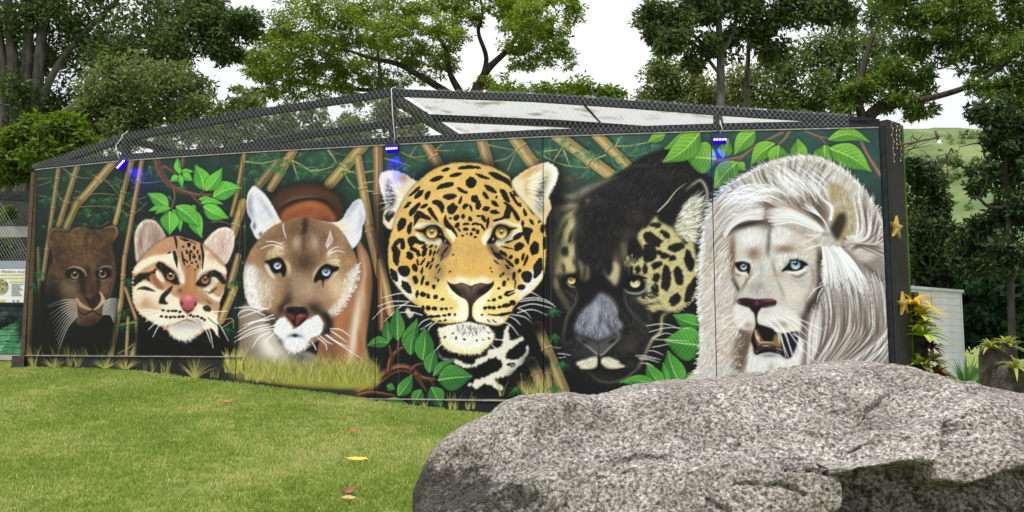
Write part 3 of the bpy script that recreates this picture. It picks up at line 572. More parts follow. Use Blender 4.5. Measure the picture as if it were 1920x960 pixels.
    for x, y, rx, ry, col, a in ((500, -110, 170, 90, (106, 76, 58), .9), (520, -160, 60, 50, (124, 70, 46), .7), (520, 120, 100, 100, (72, 54, 44), .95), (650, -60, 100, 60, (116, 86, 66), .7), (300, -60, 90, 60, (124, 92, 72), .7), (440, 40, 40, 90, (110, 80, 60), .7), (240, 300, 90, 100, (186, 158, 134), .8), (290, 380, 80, 60, (160, 124, 92), .6), (760, 290, 90, 90, (204, 172, 136), .8), (790, 400, 60, 60, (200, 150, 90), .6), (490, 320, 70, 90, (164, 140, 120), .85), (640, 370, 60, 70, (168, 138, 112), .8), (400, 330, 40, 90, (112, 88, 72), .7), (560, 420, 60, 40, (140, 112, 92), .7), (870, 20, 40, 60, (120, 84, 58), .6), (140, 60, 40, 60, (176, 134, 100), .6), (850, 130, 40, 50, (196, 140, 82), .6)): P.blob(x, y, rx, ry, col, a, clip=c)
    P.air([(530, -215), (524, -140), (516, -80)], 34, (40, 28, 24), .85, clip=c); P.air([(516, -80), (520, 40)], 30, (74, 50, 40), .6, clip=c)
    P.blob(460, -20, 34, 60, (190, 168, 152), .8, rot=12, clip=c); P.blob(600, -25, 34, 64, (186, 164, 148), .75, rot=-14, clip=c); P.air([(640, 20), (650, 100)], 20, (130, 84, 58), .6, clip=c)
    for x, y, rx, ry, col, a in ((230, 330, 80, 120, (204, 184, 164), .85), (770, 330, 80, 110, (214, 188, 156), .85), (330, 420, 60, 50, (170, 138, 108), .7), (480, 250, 60, 60, (150, 126, 108), .7), (560, 330, 50, 90, (186, 162, 140), .7), (400, 400, 40, 60, (74, 58, 48), .7), (620, 460, 50, 50, (84, 66, 54), .7)): P.blob(x, y, rx, ry, col, a, clip=c)
    for p in ([(70, 170), (110, 150), (155, 160), (180, 300), (212, 480), (100, 470), (70, 330)], [(926, 130), (916, 258), (870, 362), (800, 472), (722, 540), (718, 480), (780, 430), (835, 330), (860, 210), (890, 190)]): P.fill(p, (232, 234, 242), .95, soft=18, jag=7, clip=c)
    P.edgefur([(926, 130), (916, 258), (870, 362), (800, 472), (722, 540)], 110, 24, 4, [(240, 242, 248), (226, 228, 236)], side=-1, lean=.5, inset=22)
    P.air([(750, 500), (830, 420), (900, 320)], 26, (46, 34, 28), .0)
    P.fur([(70, 170), (200, 160), (260, 300), (300, 440), (150, 470), (70, 330)], 260, [(150, 300, -.4, 1), (250, 400, -.8, .7)], 44, 4, [(244, 246, 252), (226, 214, 200), (190, 166, 142)], .5, clip=c); P.fur([(920, 140), (900, 280), (800, 450), (725, 530), (700, 470), (790, 380), (820, 220)], 300, [(850, 250, .5, 1), (780, 440, .3, 1)], 44, 4, [(246, 248, 253), (232, 220, 204), (206, 172, 130)], .5, clip=c)
    P.fur(c, 2600, [(250, 300, -.7, .7), (760, 300, .8, .6), (500, -100, 0, -1), (300, -50, -.5, -.8), (700, -60, .5, -.8), (490, 320, 0, -1), (120, 300, -.3, 1), (640, 380, .5, .8)], 20, 2.6, [(206, 180, 150), (92, 68, 52), (230, 212, 190), (140, 106, 80), (70, 52, 42)], .3, clip=c)
    # brows and eyes
    for p in ([(240, 100), (255, 50), (300, 10), (350, -20), (365, 20), (370, 70), (330, 80), (280, 92)], [(690, 80), (700, 30), (740, 40), (790, 110), (785, 160), (740, 150), (700, 130)]):
        P.fill(p, (206, 184, 152), .85, soft=10, jag=6, clip=c); P.fur(p, 90, [(300, 40, 1, -.7), (740, 90, 1, .1)], 34, 4, [(232, 216, 190), (150, 120, 92)], .6)
    P.air([(370, 110), (400, 150), (412, 220)], 26, (214, 190, 160), .85, clip=c); P.air([(590, 260), (600, 210), (640, 160), (690, 132)], 20, (210, 190, 164), .85, clip=c)
    P.fill([(222, 120), (265, 108), (310, 92), (350, 98), (378, 140), (388, 190), (366, 240), (345, 205), (305, 212), (272, 188), (256, 146)], (16, 15, 17), 1, soft=3); P.fill([(600, 282), (598, 240), (640, 168), (690, 140), (735, 155), (782, 162), (765, 195), (732, 205), (708, 245), (672, 262), (664, 320), (652, 262), (620, 268)], (16, 15, 17), 1, soft=3)
    P.fill([(225, 150), (252, 150), (275, 196), (302, 240), (300, 252), (262, 220)], (226, 220, 218), .9, soft=5); P.fill([(775, 195), (770, 215), (728, 260), (700, 285), (716, 250), (738, 212)], (220, 206, 190), .9, soft=5)
    P.eye(321, 150, 31, (160, 182, 208), (206, 218, 234), .34, (-.3, -.2)); P.eye(686, 198, 34, (160, 180, 204), (206, 218, 232), .34, (-.1, -.25))
    P.blob(318, 138, 9, 7, (250, 252, 255), 1)
    # muzzle
    P.fill([(640, 500), (700, 510), (735, 560), (730, 630), (700, 670), (640, 660), (670, 600), (660, 550)], (26, 20, 19), .95, soft=14); P.fill([(200, 500), (250, 500), (340, 560), (300, 620), (250, 600)], (58, 46, 42), .8, soft=14); P.air([(400, 400), (350, 470), (340, 520)], 50, (44, 34, 30), .8); P.air([(560, 450), (600, 480), (650, 510)], 50, (50, 38, 34), .8); P.blob(660, 600, 34, 46, (132, 112, 92), .7)
    M = [(298, 600), (330, 555), (372, 540), (420, 590), (450, 628), (500, 588), (560, 548), (620, 525), (655, 560), (660, 620), (640, 668), (560, 705), (525, 765), (450, 802), (388, 770), (350, 712), (300, 655)]
    c2 = P.fill(M, (228, 228, 234), 1, soft=4, jag=7)
    P.fur(c2, 320, [(340, 600, -1, .3), (600, 600, 1, .2), (450, 780, 0, 1), (400, 640, -.8, .5), (520, 640, .8, .5)], 34, 4, [(250, 250, 255), (196, 196, 206), (236, 236, 242)], .6, clip=c2); P.edgefur([(345, 705), (388, 772), (450, 806), (530, 762), (565, 705)], 80, 22, 4, [(244, 244, 250), (214, 214, 222)], side=-1, inset=14)
    P.air([(395, 682), (450, 672), (512, 686)], 22, (112, 118, 134), .85); P.fill([(432, 676), (452, 664), (476, 678), (452, 690)], (30, 28, 34), .9, soft=4); P.air([(330, 700), (360, 740)], 30, (90, 92, 104), .6)
    P.fill([(370, 505), (375, 465), (410, 450), (470, 462), (530, 462), (562, 500), (545, 545), (500, 590), (456, 614), (425, 575)], (38, 26, 26), 1, soft=3)
    P.air([(378, 500), (378, 466), (400, 452), (440, 456)], 14, (150, 132, 122), .8); P.air([(520, 462), (556, 490), (548, 520)], 14, (120, 104, 96), .7); P.fill([(372, 500), (400, 505), (450, 530), (440, 560), (415, 550)], (116, 52, 56), .9, soft=4); P.fill([(460, 545), (475, 518), (510, 515), (545, 530), (500, 560), (470, 600), (455, 600)], (128, 58, 62), .9, soft=4); P.air([(470, 535), (510, 520)], 8, (190, 120, 120), .7); P.blob(420, 490, 24, 14, (10, 8, 8), .9); P.blob(510, 492, 20, 14, (10, 8, 8), .9); P.air([(456, 560), (454, 606)], 6, (70, 28, 32), .8)
    P.whiskers([[(250, 476), (120, 462), (0, 468)], [(225, 525), (120, 480), (40, 500), (20, 540)], [(300, 545), (160, 570), (20, 650)], [(245, 470), (150, 500), (30, 545)], [(260, 590), (130, 620), (0, 690)], [(300, 600), (140, 640), (0, 720)], [(300, 625), (190, 640), (20, 710)], [(270, 645), (180, 690), (130, 770)], [(290, 520), (180, 560), (100, 590)], [(260, 560), (150, 570), (60, 600)], [(300, 650), (250, 700), (220, 740)], [(715, 625), (790, 630), (865, 680)], [(720, 640), (780, 680), (840, 725)], [(680, 670), (800, 750), (950, 850)], [(690, 670), (760, 720), (850, 760)], [(620, 690), (680, 740), (690, 785)], [(580, 725), (600, 760), (610, 785)], [(640, 680), (690, 720), (730, 740)]], 6)
    P.whiskers([[(360, 20), (280, -5), (190, 25)], [(350, -10), (290, -30), (230, -30)], [(690, 20), (730, -40), (715, -100)], [(700, 70), (760, 40), (825, 52)], [(695, 60), (740, 20), (790, 8)]], 4)
    P.fr(440, 330, 5.053); P.whiskers([[(455, 450), (465, 520), (488, 590)], [(862, 660), (885, 590), (905, 515)], [(875, 670), (900, 600), (910, 540)]], 7)

def jaguar(P):
    Ex = lambda x, y: (1.1152*x-73.8, 960+1.1152*y)
    P.fr(700, 240, 3.6917)
    P.fill([(250, 340), (480, 225), (660, 210), (860, 255), (960, 330), (1290, 240), (1310, 800), (1200, 1200), (1150, 1700), (500, 1750), (320, 1300), (30, 900), (20, 500)], (15, 16, 18), .8, soft=30)
    for E, ho in (([(38, 380), (46, 330), (75, 303), (130, 295), (185, 306), (240, 335), (305, 378), (260, 440), (200, 540), (170, 620), (128, 705), (74, 665), (68, 600), (86, 545), (66, 470)], 0), ([(955, 385), (1005, 325), (1080, 280), (1170, 243), (1230, 246), (1276, 300), (1262, 380), (1214, 470), (1232, 545), (1200, 620), (1185, 670), (1100, 620), (1010, 490)], 1)):
        P.fill(E, (10, 11, 12), .7, soft=9); c = P.fill(E, (226, 214, 182), 1, soft=2.5, jag=4)
        if ho == 0:
            P.air([(60, 340), (100, 306), (160, 305)], 30, (226, 230, 238), .9, clip=c); P.air([(52, 370), (66, 470), (80, 540)], 22, (232, 234, 240), .9, clip=c); P.fill([(92, 390), (110, 350), (130, 420), (160, 480), (130, 560), (90, 560), (84, 500)], (62, 64, 70), .9, soft=8, clip=c); P.air([(180, 330), (250, 360)], 40, (206, 166, 104), .8, clip=c); P.air([(170, 440), (230, 420)], 30, (224, 200, 140), .6, clip=c)
            P.fill([(84, 590), (130, 570), (145, 600), (120, 640), (86, 640)], (24, 22, 22), .95, soft=3, jag=8, clip=c)
            P.fur([(110, 360), (150, 330), (200, 420), (190, 540), (100, 560)], 120, [(150, 380, -.8, -1), (140, 470, -1, -.1), (130, 540, -.8, .8)], 60, 4, [(246, 246, 248), (230, 222, 206)], .85, bend=.2)
        else:
            P.air([(1010, 350), (1090, 300), (1170, 262)], 34, (206, 160, 96), .85, clip=c); P.air([(1080, 320), (1060, 420), (1080, 470)], 30, (196, 150, 84), .6, clip=c); P.air([(1180, 262), (1240, 270), (1258, 330), (1240, 400), (1200, 470)], 40, (236, 238, 242), .95, clip=c); P.air([(1190, 330), (1160, 420), (1150, 500), (1165, 580)], 40, (60, 62, 68), .85, clip=c); P.air([(1200, 500), (1215, 560), (1190, 620)], 26, (226, 190, 124), .8, clip=c)
            P.fur([(1060, 360), (1160, 310), (1170, 420), (1150, 540), (1080, 500)], 110, [(1110, 350, 1, -.5), (1110, 430, 1, .1), (1120, 510, .9, .6)], 60, 4, [(246, 246, 248), (232, 222, 206)], .85, bend=.2)
        P.edgefur(E[:8], 60, 10, 3, [(240, 236, 226)], side=1, inset=4)
    H = [(300, 382), (380, 312), (470, 266), (560, 244), (660, 240), (760, 254), (850, 284), (940, 340), (962, 410), (1010, 480), (1090, 570), (1140, 625), (1180, 670), (1196, 760), (1196, 870), Ex(1120, 60), Ex(1065, 140), Ex(1000, 190), Ex(940, 250), Ex(895, 330), Ex(830, 372), Ex(680, 350), Ex(560, 362), Ex(445, 340), Ex(370, 265), Ex(290, 205), Ex(220, 132), Ex(172, 50), (102, 900), (110, 780), (140, 680), (168, 580), (222, 480), (262, 420)]
    P.fill(H, (9, 10, 11), .8, soft=9)
    c = P.fill(H, (216, 178, 102), 1, soft=2, jag=4, mot=.12)
    P.edgefur([(300, 382), (380, 312), (470, 266), (560, 244), (660, 240), (760, 254), (850, 284), (940, 340)], 120, 10, 3, [(222, 186, 110), (200, 156, 84)], side=1, inset=5)
    for x, y, rx, ry, col, a in ((500, 330, 150, 60, (222, 186, 104), .7), (680, 430, 200, 90, (216, 176, 96), .6), (300, 520, 90, 90, (222, 190, 112), .6), (1040, 600, 100, 90, (222, 186, 104), .6), (180, 700, 60, 90, (220, 176, 92), .6), (1120, 800, 60, 100, (218, 176, 84), .7), (690, 860, 120, 130, (208, 160, 98), .8), (700, 980, 110, 90, (226, 178, 92), .8), (620, 560, 60, 60, (206, 160, 92), .6), (800, 600, 40, 60, (200, 150, 96), .6), (260, 920, 120, 90, (224, 174, 84), .7), (1030, 930, 110, 90, (226, 178, 80), .7)): P.blob(x, y, rx, ry, col, a, clip=c)
    P.fr(680, 500, 3.3105)
    Wc = (240, 232, 204)
    for p in ([(165, 30), (250, 40), (300, 120), (330, 160), (300, 215), (230, 140), (180, 90)], [(1120, 10), (1120, 70), (1060, 145), (960, 200), (930, 180), (990, 120), (1010, 40)]): P.fill(p, (232, 232, 230), .95, soft=14, clip=c)
    P.fill([(330, 130), (450, 60), (560, 130), (640, 210), (660, 330), (560, 365), (440, 335), (370, 260), (340, 200)], (236, 214, 136), .9, soft=18, clip=c); P.fill([(700, 230), (780, 140), (880, 60), (960, 150), (940, 240), (880, 320), (780, 350), (690, 330)], (238, 218, 140), .9, soft=18, clip=c)
    P.fill([(520, 80), (600, 60), (680, 75), (760, 60), (815, 80), (800, 100), (670, 120), (540, 100)], (246, 238, 214), .95, soft=12, clip=c)
    P.fill([(520, 110), (600, 170), (650, 220), (655, 330), (590, 350), (560, 300), (600, 240), (540, 170)], (248, 242, 222), .95, soft=9, clip=c); P.fill([(815, 110), (740, 190), (690, 230), (688, 330), (740, 355), (790, 330), (740, 280), (780, 200)], (248, 242, 222), .95, soft=9, clip=c)
    P.fill([(400, 275), (480, 290), (570, 285), (560, 330), (470, 320)], (236, 232, 216), .8, soft=8, clip=c); P.fill([(770, 320), (860, 310), (870, 350), (800, 365)], (232, 230, 216), .9, soft=6, clip=c)
    P.blob(420, 110, 50, 30, (232, 176, 76), .6, clip=c); P.blob(880, 90, 40, 40, (236, 176, 70), .6, clip=c); P.blob(560, 40, 26, 60, (214, 160, 84), .6, clip=c); P.blob(790, 40, 26, 60, (228, 172, 84), .6, clip=c)
    P.air([(480, -20), (470, 40), (430, 90)], 60, (120, 92, 72), .55, clip=c); P.air([(860, -30), (900, 20), (930, 60)], 60, (120, 90, 70), .6, clip=c)
    P.fr(700, 240, 3.6917)
    P.fur(c, 3800, [(680, 300, 0, -1), (350, 450, -.7, -.7), (1000, 480, .7, -.7), (180, 750, -1, 0), (1130, 800, 1, 0), (690, 900, 0, -1), (420, 1150, -1, .2), (900, 1150, 1, .2), (200, 1050, -.8, .6), (1080, 1080, .8, .6)], 20, 2.6, [(246, 220, 150), (160, 112, 54), (228, 190, 104), (252, 242, 204)], .34, clip=c)
    Bk = (21, 20, 21)
    P.fr(710, 290, 5.0526)
    for p in ([(330, 690), (380, 652), (470, 642), (575, 660), (600, 690), (560, 690), (470, 668), (400, 690)], [(350, 740), (420, 768), (465, 810), (540, 815), (598, 795), (592, 865), (540, 852), (450, 840), (380, 802)], [(635, 690), (715, 715), (725, 790), (705, 830), (690, 800), (650, 740)]): P.fill(p, Wc, .95, soft=5, jag=4)
    P.fill([(600, 820), (650, 800), (690, 870), (660, 960), (600, 990), (560, 950)], (116, 92, 78), .9, soft=10)
    spots(P, [(635, 142, 45, 18, -20), (545, 230, 75, 24, -20), (725, 193, 60, 20, -15), (830, 120, 85, 18, -5), (630, 293, 95, 26, -15), (870, 262, 52, 46, 30), (790, 342, 58, 19, 25), (675, 395, 62, 30, -10), (345, 345, 75, 16, -38), (385, 372, 55, 27, -40), (463, 380, 50, 24, -60), (275, 475, 50, 17, -45), (335, 520, 84, 26, -48), (432, 487, 45, 17, -35), (695, 510, 58, 46, -50), (775, 430, 42, 15, -75), (820, 487, 34, 20, -50), (875, 505, 35, 11, 70), (215, 660, 66, 38, -70), (293, 700, 60, 23, -80), (735, 595, 34, 24, -60), (800, 585, 28, 22, -70), (865, 610, 28, 18, 60), (680, 605, 15, 13), (745, 670, 32, 22, -60), (825, 658, 32, 12, -8), (825, 708, 28, 16), (895, 660, 18, 12), (765, 715, 20, 12, 60), (795, 768, 15, 11), (840, 750, 10, 8), (875, 752, 14, 17, 30), (895, 708, 16, 13), (175, 830, 55, 22, -45), (228, 840, 56, 23, 85), (165, 915, 64, 36, 65), (430, 870, 32, 16, -40), (285, 940, 30, 22, 40), (375, 930, 30, 18, 60), (440, 920, 42, 18, -70), (490, 925, 32, 12, -80), (495, 868, 26, 12, -30), (540, 872, 22, 8, -70), (530, 935, 34, 8, -60), (640, 900, 40, 8, -60), (610, 930, 50, 7, -60)], Bk, 4, clip=c)
    for p in ([(505, 442), (550, 424), (602, 450), (624, 500), (604, 560), (578, 520), (550, 482), (515, 468)], [(460, 518), (490, 498), (532, 560), (572, 638), (540, 622), (490, 572)], [(330, 590), (345, 560), (378, 528), (440, 560), (496, 598), (482, 622), (400, 604), (375, 620), (350, 660), (324, 682), (335, 630)], [(612, 628), (634, 568), (660, 630), (712, 690), (750, 768), (735, 776), (690, 722), (632, 685)], [(272, 800), (330, 768), (385, 808), (446, 832), (400, 856), (345, 842), (325, 880), (362, 892), (340, 925), (292, 872)]): P.fill(p, Bk, .96, soft=2, jag=4, clip=c)
    P.fill([(342, 714), (420, 704), (470, 674), (540, 664), (592, 698), (622, 768), (648, 800), (690, 866), (655, 850), (612, 830), (590, 800), (555, 785), (520, 812), (458, 797), (428, 748), (392, 736)], (15, 14, 15), 1, soft=3)
    P.eye(503, 737, 58, (222, 178, 98), (240, 204, 132), .27, (0, -.36)); P.line([(435, 765), (462, 800), (510, 806), (550, 790)], [3, 7, 6, 3], (214, 214, 210), .8); P.blob(582, 752, 6, 9, (225, 225, 230), .9); P.blob(628, 815, 7, 16, (200, 205, 215), .9)
    P.fr(870, 290, 5.0526)
    for p in ([(268, 680), (300, 640), (380, 618), (470, 648), (555, 672), (530, 692), (420, 664), (330, 652)], [(545, 704), (475, 716), (432, 762), (380, 802), (295, 830), (318, 872), (400, 842), (472, 792), (525, 745)], [(165, 800), (212, 722), (262, 690), (248, 760), (225, 830), (195, 860)]): P.fill(p, Wc, .95, soft=5, jag=4)
    P.fill([(215, 850), (280, 830), (330, 900), (420, 990), (360, 1000), (260, 940)], (116, 90, 76), .9, soft=10)
    spots(P, [(85, 120, 85, 18), (70, 265, 55, 44, 50), (175, 208, 70, 19, 20), (15, 358, 20, 16), (250, 325, 65, 27, 30), (205, 388, 44, 22, 60), (308, 403, 14, 16), (290, 462, 46, 20, 45), (385, 380, 78, 32, 55), (470, 410, 84, 18, 58), (490, 370, 45, 18, 50), (103, 420, 38, 40), (135, 480, 28, 48, 10), (65, 508, 36, 12, 70), (210, 513, 38, 26, -15), (290, 545, 50, 23, 8), (20, 480, 24, 20), (578, 550, 42, 18, 65), (630, 510, 68, 18, 60), (525, 475, 26, 18, 40), (140, 580, 25, 14), (185, 605, 42, 22, 60), (225, 640, 56, 16, -80), (60, 610, 26, 20, 60), (25, 655, 30, 14), (125, 655, 52, 13, 10), (178, 690, 42, 13, 60), (95, 710, 18, 18), (130, 730, 20, 24, 30), (20, 708, 22, 18), (68, 752, 14, 18), (105, 780, 18, 12), (30, 750, 10, 10), (640, 635, 36, 16, 55), (713, 633, 20, 12, -50), (745, 705, 22, 40), (555, 650, 16, 36), (668, 890, 45, 68, 10), (768, 840, 26, 60), (510, 775, 60, 28, -32), (520, 870, 56, 36, -20), (410, 882, 60, 9, 12), (430, 822, 50, 10, -15)], Bk, 4, clip=c)
    for p in ([(230, 172), (290, 164), (380, 205), (440, 250), (452, 325), (420, 292), (360, 256), (290, 226)], [(370, 452), (420, 458), (490, 530), (532, 600), (522, 632), (490, 612), (450, 540), (432, 600), (380, 612), (290, 638), (284, 612), (360, 592), (386, 530), (398, 490)], [(555, 690), (620, 690), (656, 720), (632, 762), (612, 852), (580, 812), (560, 752)]): P.fill(p, Bk, .96, soft=2, jag=4, clip=c)
    P.fill([(505, 690), (440, 690), (400, 672), (330, 658), (282, 700), (254, 770), (215, 840), (290, 838), (312, 802), (370, 796), (424, 760), (442, 722)], (15, 14, 15), 1, soft=3)
    P.eye(354, 738, 60, (222, 176, 96), (240, 202, 128), .27, (0, -.34)); P.line([(310, 780), (360, 800), (410, 780), (432, 745)], [3, 7, 6, 3], (214, 214, 210), .8); P.blob(275, 800, 9, 14, (214, 218, 226), .9)
    P.fr(710, 460, 5.0526)
    spots(P, [(165, 120, 80, 32, 80), (225, 15, 22, 28), (330, 40, 36, 22, 20), (435, 65, 46, 22, -65), (490, 70, 32, 14, -75), (525, 75, 30, 10, -70), (295, 100, 32, 38, -30), (375, 85, 26, 20, 40), (240, 245, 62, 58, 20), (150, 285, 72, 30, 65), (345, 215, 42, 28, 70), (370, 160, 36, 14, 75), (350, 325, 44, 28, 80), (265, 395, 80, 38, 55), (420, 155, 40, 14, -55), (465, 180, 40, 16, -65), (510, 140, 32, 12, -65), (492, 205, 30, 10, -55), (555, 195, 30, 12, -50), (410, 240, 40, 14, -80), (415, 330, 48, 16, -75), (460, 362, 22, 26, 20), (522, 395, 18, 24), (538, 308, 10, 10), (565, 328, 12, 20), (365, 460, 18, 38, 10), (420, 465, 28, 30, 20), (470, 482, 18, 28), (538, 490, 26, 24, -20), (603, 513, 20, 16, -20), (420, 595, 18, 30), (470, 595, 28, 24, 10), (528, 600, 30, 20, 10), (597, 603, 19, 16), (640, 602, 17, 13), (688, 595, 15, 9), (560, 672, 28, 14, -5), (620, 664, 24, 12), (668, 657, 19, 14, -20), (722, 658, 13, 15, 10), (580, 717, 22, 9), (628, 710, 18, 11, -10), (500, 675, 44, 14), (675, 248, 14, 7, -30), (705, 90, 14, 8, -40), (560, 60, 34, 7, -60), (600, 120, 40, 7, -60), (570, 240, 34, 6, -60)], Bk, 4)
    P.fr(870, 460, 5.0526)
    spots(P, [(670, 40, 42, 48), (500, 150, 26, 30), (445, 112, 22, 20), (370, 75, 46, 22, 30), (330, 100, 62, 20, 40), (435, 170, 56, 16, 45), (415, 205, 36, 14, 50), (558, 110, 16, 42, 15), (585, 145, 17, 56, 20), (475, 290, 16, 46, 5), (525, 240, 18, 22), (590, 295, 52, 58), (545, 400, 42, 36, -30), (700, 215, 45, 95, 15), (485, 370, 8, 52, 5), (378, 362, 22, 32, 10), (345, 290, 12, 18), (370, 270, 14, 20, 20), (418, 323, 10, 14), (330, 408, 16, 14, -20), (250, 213, 8, 12), (262, 252, 8, 12), (343, 492, 20, 18), (282, 517, 22, 18), (237, 523, 14, 10), (430, 455, 56, 28, -20), (200, 592, 20, 16), (243, 590, 22, 20), (283, 592, 20, 16), (335, 585, 24, 16), (400, 570, 44, 22, -10), (460, 545, 36, 30), (172, 660, 13, 11), (290, 660, 62, 10, 5), (390, 650, 62, 18, -10), (235, 715, 20, 6, 40), (290, 720, 26, 6, 35), (310, 160, 40, 8, 40), (270, 40, 40, 8, 50), (300, 100, 50, 7, 48)], Bk, 4)
    # nose, mouth
    P.fr(680, 500, 3.3105)
    n = P.fill([(522, 88), (545, 102), (575, 108), (612, 99), (645, 108), (672, 118), (700, 108), (735, 101), (775, 106), (800, 98), (815, 86), (812, 118), (775, 158), (722, 194), (700, 216), (684, 242), (680, 300), (704, 342), (670, 336), (640, 346), (656, 300), (656, 242), (640, 206), (598, 184), (548, 140)], (72, 54, 48), 1, soft=1.5)
    P.fill([(535, 108), (570, 122), (600, 150), (615, 178), (580, 168), (545, 136)], (26, 22, 22), .95, soft=5, clip=n); P.fill([(805, 108), (770, 118), (730, 140), (708, 172), (750, 168), (795, 132)], (26, 22, 22), .95, soft=5, clip=n); P.air([(580, 112), (640, 122), (660, 170)], 22, (128, 102, 92), .8, clip=n); P.air([(760, 112), (700, 124), (680, 165)], 20, (118, 94, 84), .8, clip=n); P.air([(668, 200), (668, 330)], 12, (30, 24, 24), .9)
    P.line([(430, 368), (500, 362), (570, 352), (630, 345), (670, 330), (715, 350), (780, 362), (850, 372)], [4, 8, 9, 11, 16, 11, 9, 4], (18, 17, 18), 1, soft=2)
    # throat
    P.fr(760, 580, 6)
    P.fill([(340, 190), (560, 170), (740, 140), (1000, 190), (1180, 170), (1380, 380), (1400, 520), (1250, 700), (1080, 920), (700, 900), (500, 700), (330, 500)], (16, 16, 18), 1, soft=12)
    Wb = (232, 228, 214)
    t = P.fill([(1160, 172), (1105, 250), (1100, 340), (1060, 430), (940, 455), (905, 520), (800, 560), (775, 605), (700, 622), (565, 556), (550, 600), (680, 662), (740, 650), (800, 640), (880, 596), (1000, 536), (1078, 590), (1090, 650), (1015, 705), (935, 740), (850, 780), (780, 790), (768, 830), (722, 820), (698, 862), (752, 862), (790, 902), (880, 842), (960, 850), (1070, 912), (1105, 880), (1012, 792), (1180, 740), (1255, 660), (1350, 572), (1392, 470), (1368, 395), (1345, 505), (1240, 562), (1142, 552), (1140, 490), (1240, 400), (1335, 340), (1310, 308), (1192, 348), (1166, 270), (1178, 185)], Wb, .97, soft=5, jag=14, jstep=6, n=4)
    P.fill([(365, 465), (410, 540), (500, 560), (560, 556), (545, 590), (430, 570), (380, 530)], (206, 200, 200), .9, soft=8, jag=10); P.fill([(1140, 625), (1170, 596), (1225, 602), (1245, 640), (1200, 655)], (16, 16, 18), 1, soft=3, jag=8)
    P.fur(t, 500, [(1150, 300, 0, 1), (900, 560, -.2, 1), (1200, 650, .4, 1), (900, 830, -.2, 1), (1350, 480, .5, 1)], 40, 4, [(246, 244, 238), (196, 194, 196), (226, 214, 170)], .5, clip=t); P.air([(1300, 560), (1200, 680)], 60, (200, 206, 216), .4, clip=t)
    ch = [(368, 215), (430, 196), (560, 166), (680, 142), (745, 150), (900, 180), (960, 230), (1002, 310), (965, 380), (900, 440), (830, 490), (740, 502), (620, 492), (500, 460), (425, 400), (388, 300)]
    k = P.fill(ch, (238, 236, 226), 1, soft=4, jag=10, jstep=6); P.air([(400, 230), (440, 380), (560, 480), (760, 495), (900, 430), (980, 330)], 60, (232, 214, 140), .8, clip=k)
    P.edgefur([(380, 220), (388, 300), (425, 400), (500, 462), (620, 494), (740, 504), (830, 490), (900, 440), (965, 380), (1004, 310), (960, 228)], 190, 34, 5, [(240, 230, 186), (246, 242, 228), (226, 206, 130)], side=-1, inset=26)
    P.fur([(560, 170), (740, 150), (900, 185), (800, 260), (640, 260)], 210, [(620, 220, -.5, 1), (740, 200, 0, 1), (860, 220, .5, 1)], 46, 5, [(26, 26, 34), (40, 42, 60), (250, 250, 250)], .8); P.fur(k, 260, [(500, 350, -.5, 1), (700, 350, 0, 1), (900, 350, .5, 1)], 40, 4, [(252, 252, 250), (206, 200, 190)], .5, clip=k)
    spots(P, [(535, 268, 18, 10, -20), (445, 315, 18, 14, -40), (572, 325, 12, 24, 15), (665, 338, 16, 13), (805, 350, 12, 13), (872, 343, 16, 8, 45), (940, 325, 22, 8, 45), (935, 262, 30, 6, 30)], Bk, 4)
    P.fr(680, 500, 3.3105)
    P.fill([(265, 270), (285, 255), (300, 280), (320, 290), (300, 320), (278, 305)], (224, 212, 190), .9, soft=3, jag=4)
    P.whiskers([[(318, 172), (230, 165), (118, 192)], [(280, 215), (180, 215), (92, 245)], [(350, 248), (240, 238), (130, 260), (60, 325)], [(290, 215), (230, 250), (130, 340)], [(370, 300), (290, 280), (180, 290)], [(415, 320), (370, 340), (330, 385)], [(455, 345), (420, 370), (400, 405)], [(430, 345), (390, 370), (355, 390)], [(905, 168), (970, 145), (1050, 160), (1105, 190)], [(960, 205), (1060, 192), (1140, 208), (1195, 250)], [(975, 215), (1080, 205), (1188, 235)], [(970, 250), (1050, 230), (1130, 245), (1190, 262)], [(960, 285), (1050, 265), (1145, 300)], [(920, 295), (1010, 315), (1085, 385)], [(915, 310), (950, 330), (980, 362)], [(870, 340), (920, 365), (970, 430)], [(960, 255), (1010, 280), (1045, 320)]], 3.6)
    P.fr(760, 580, 6); P.whiskers([[(345, 455), (390, 400), (425, 370)], [(1000, 335), (1060, 340), (1100, 350)], [(970, 400), (1020, 440), (1045, 460)]], 5)

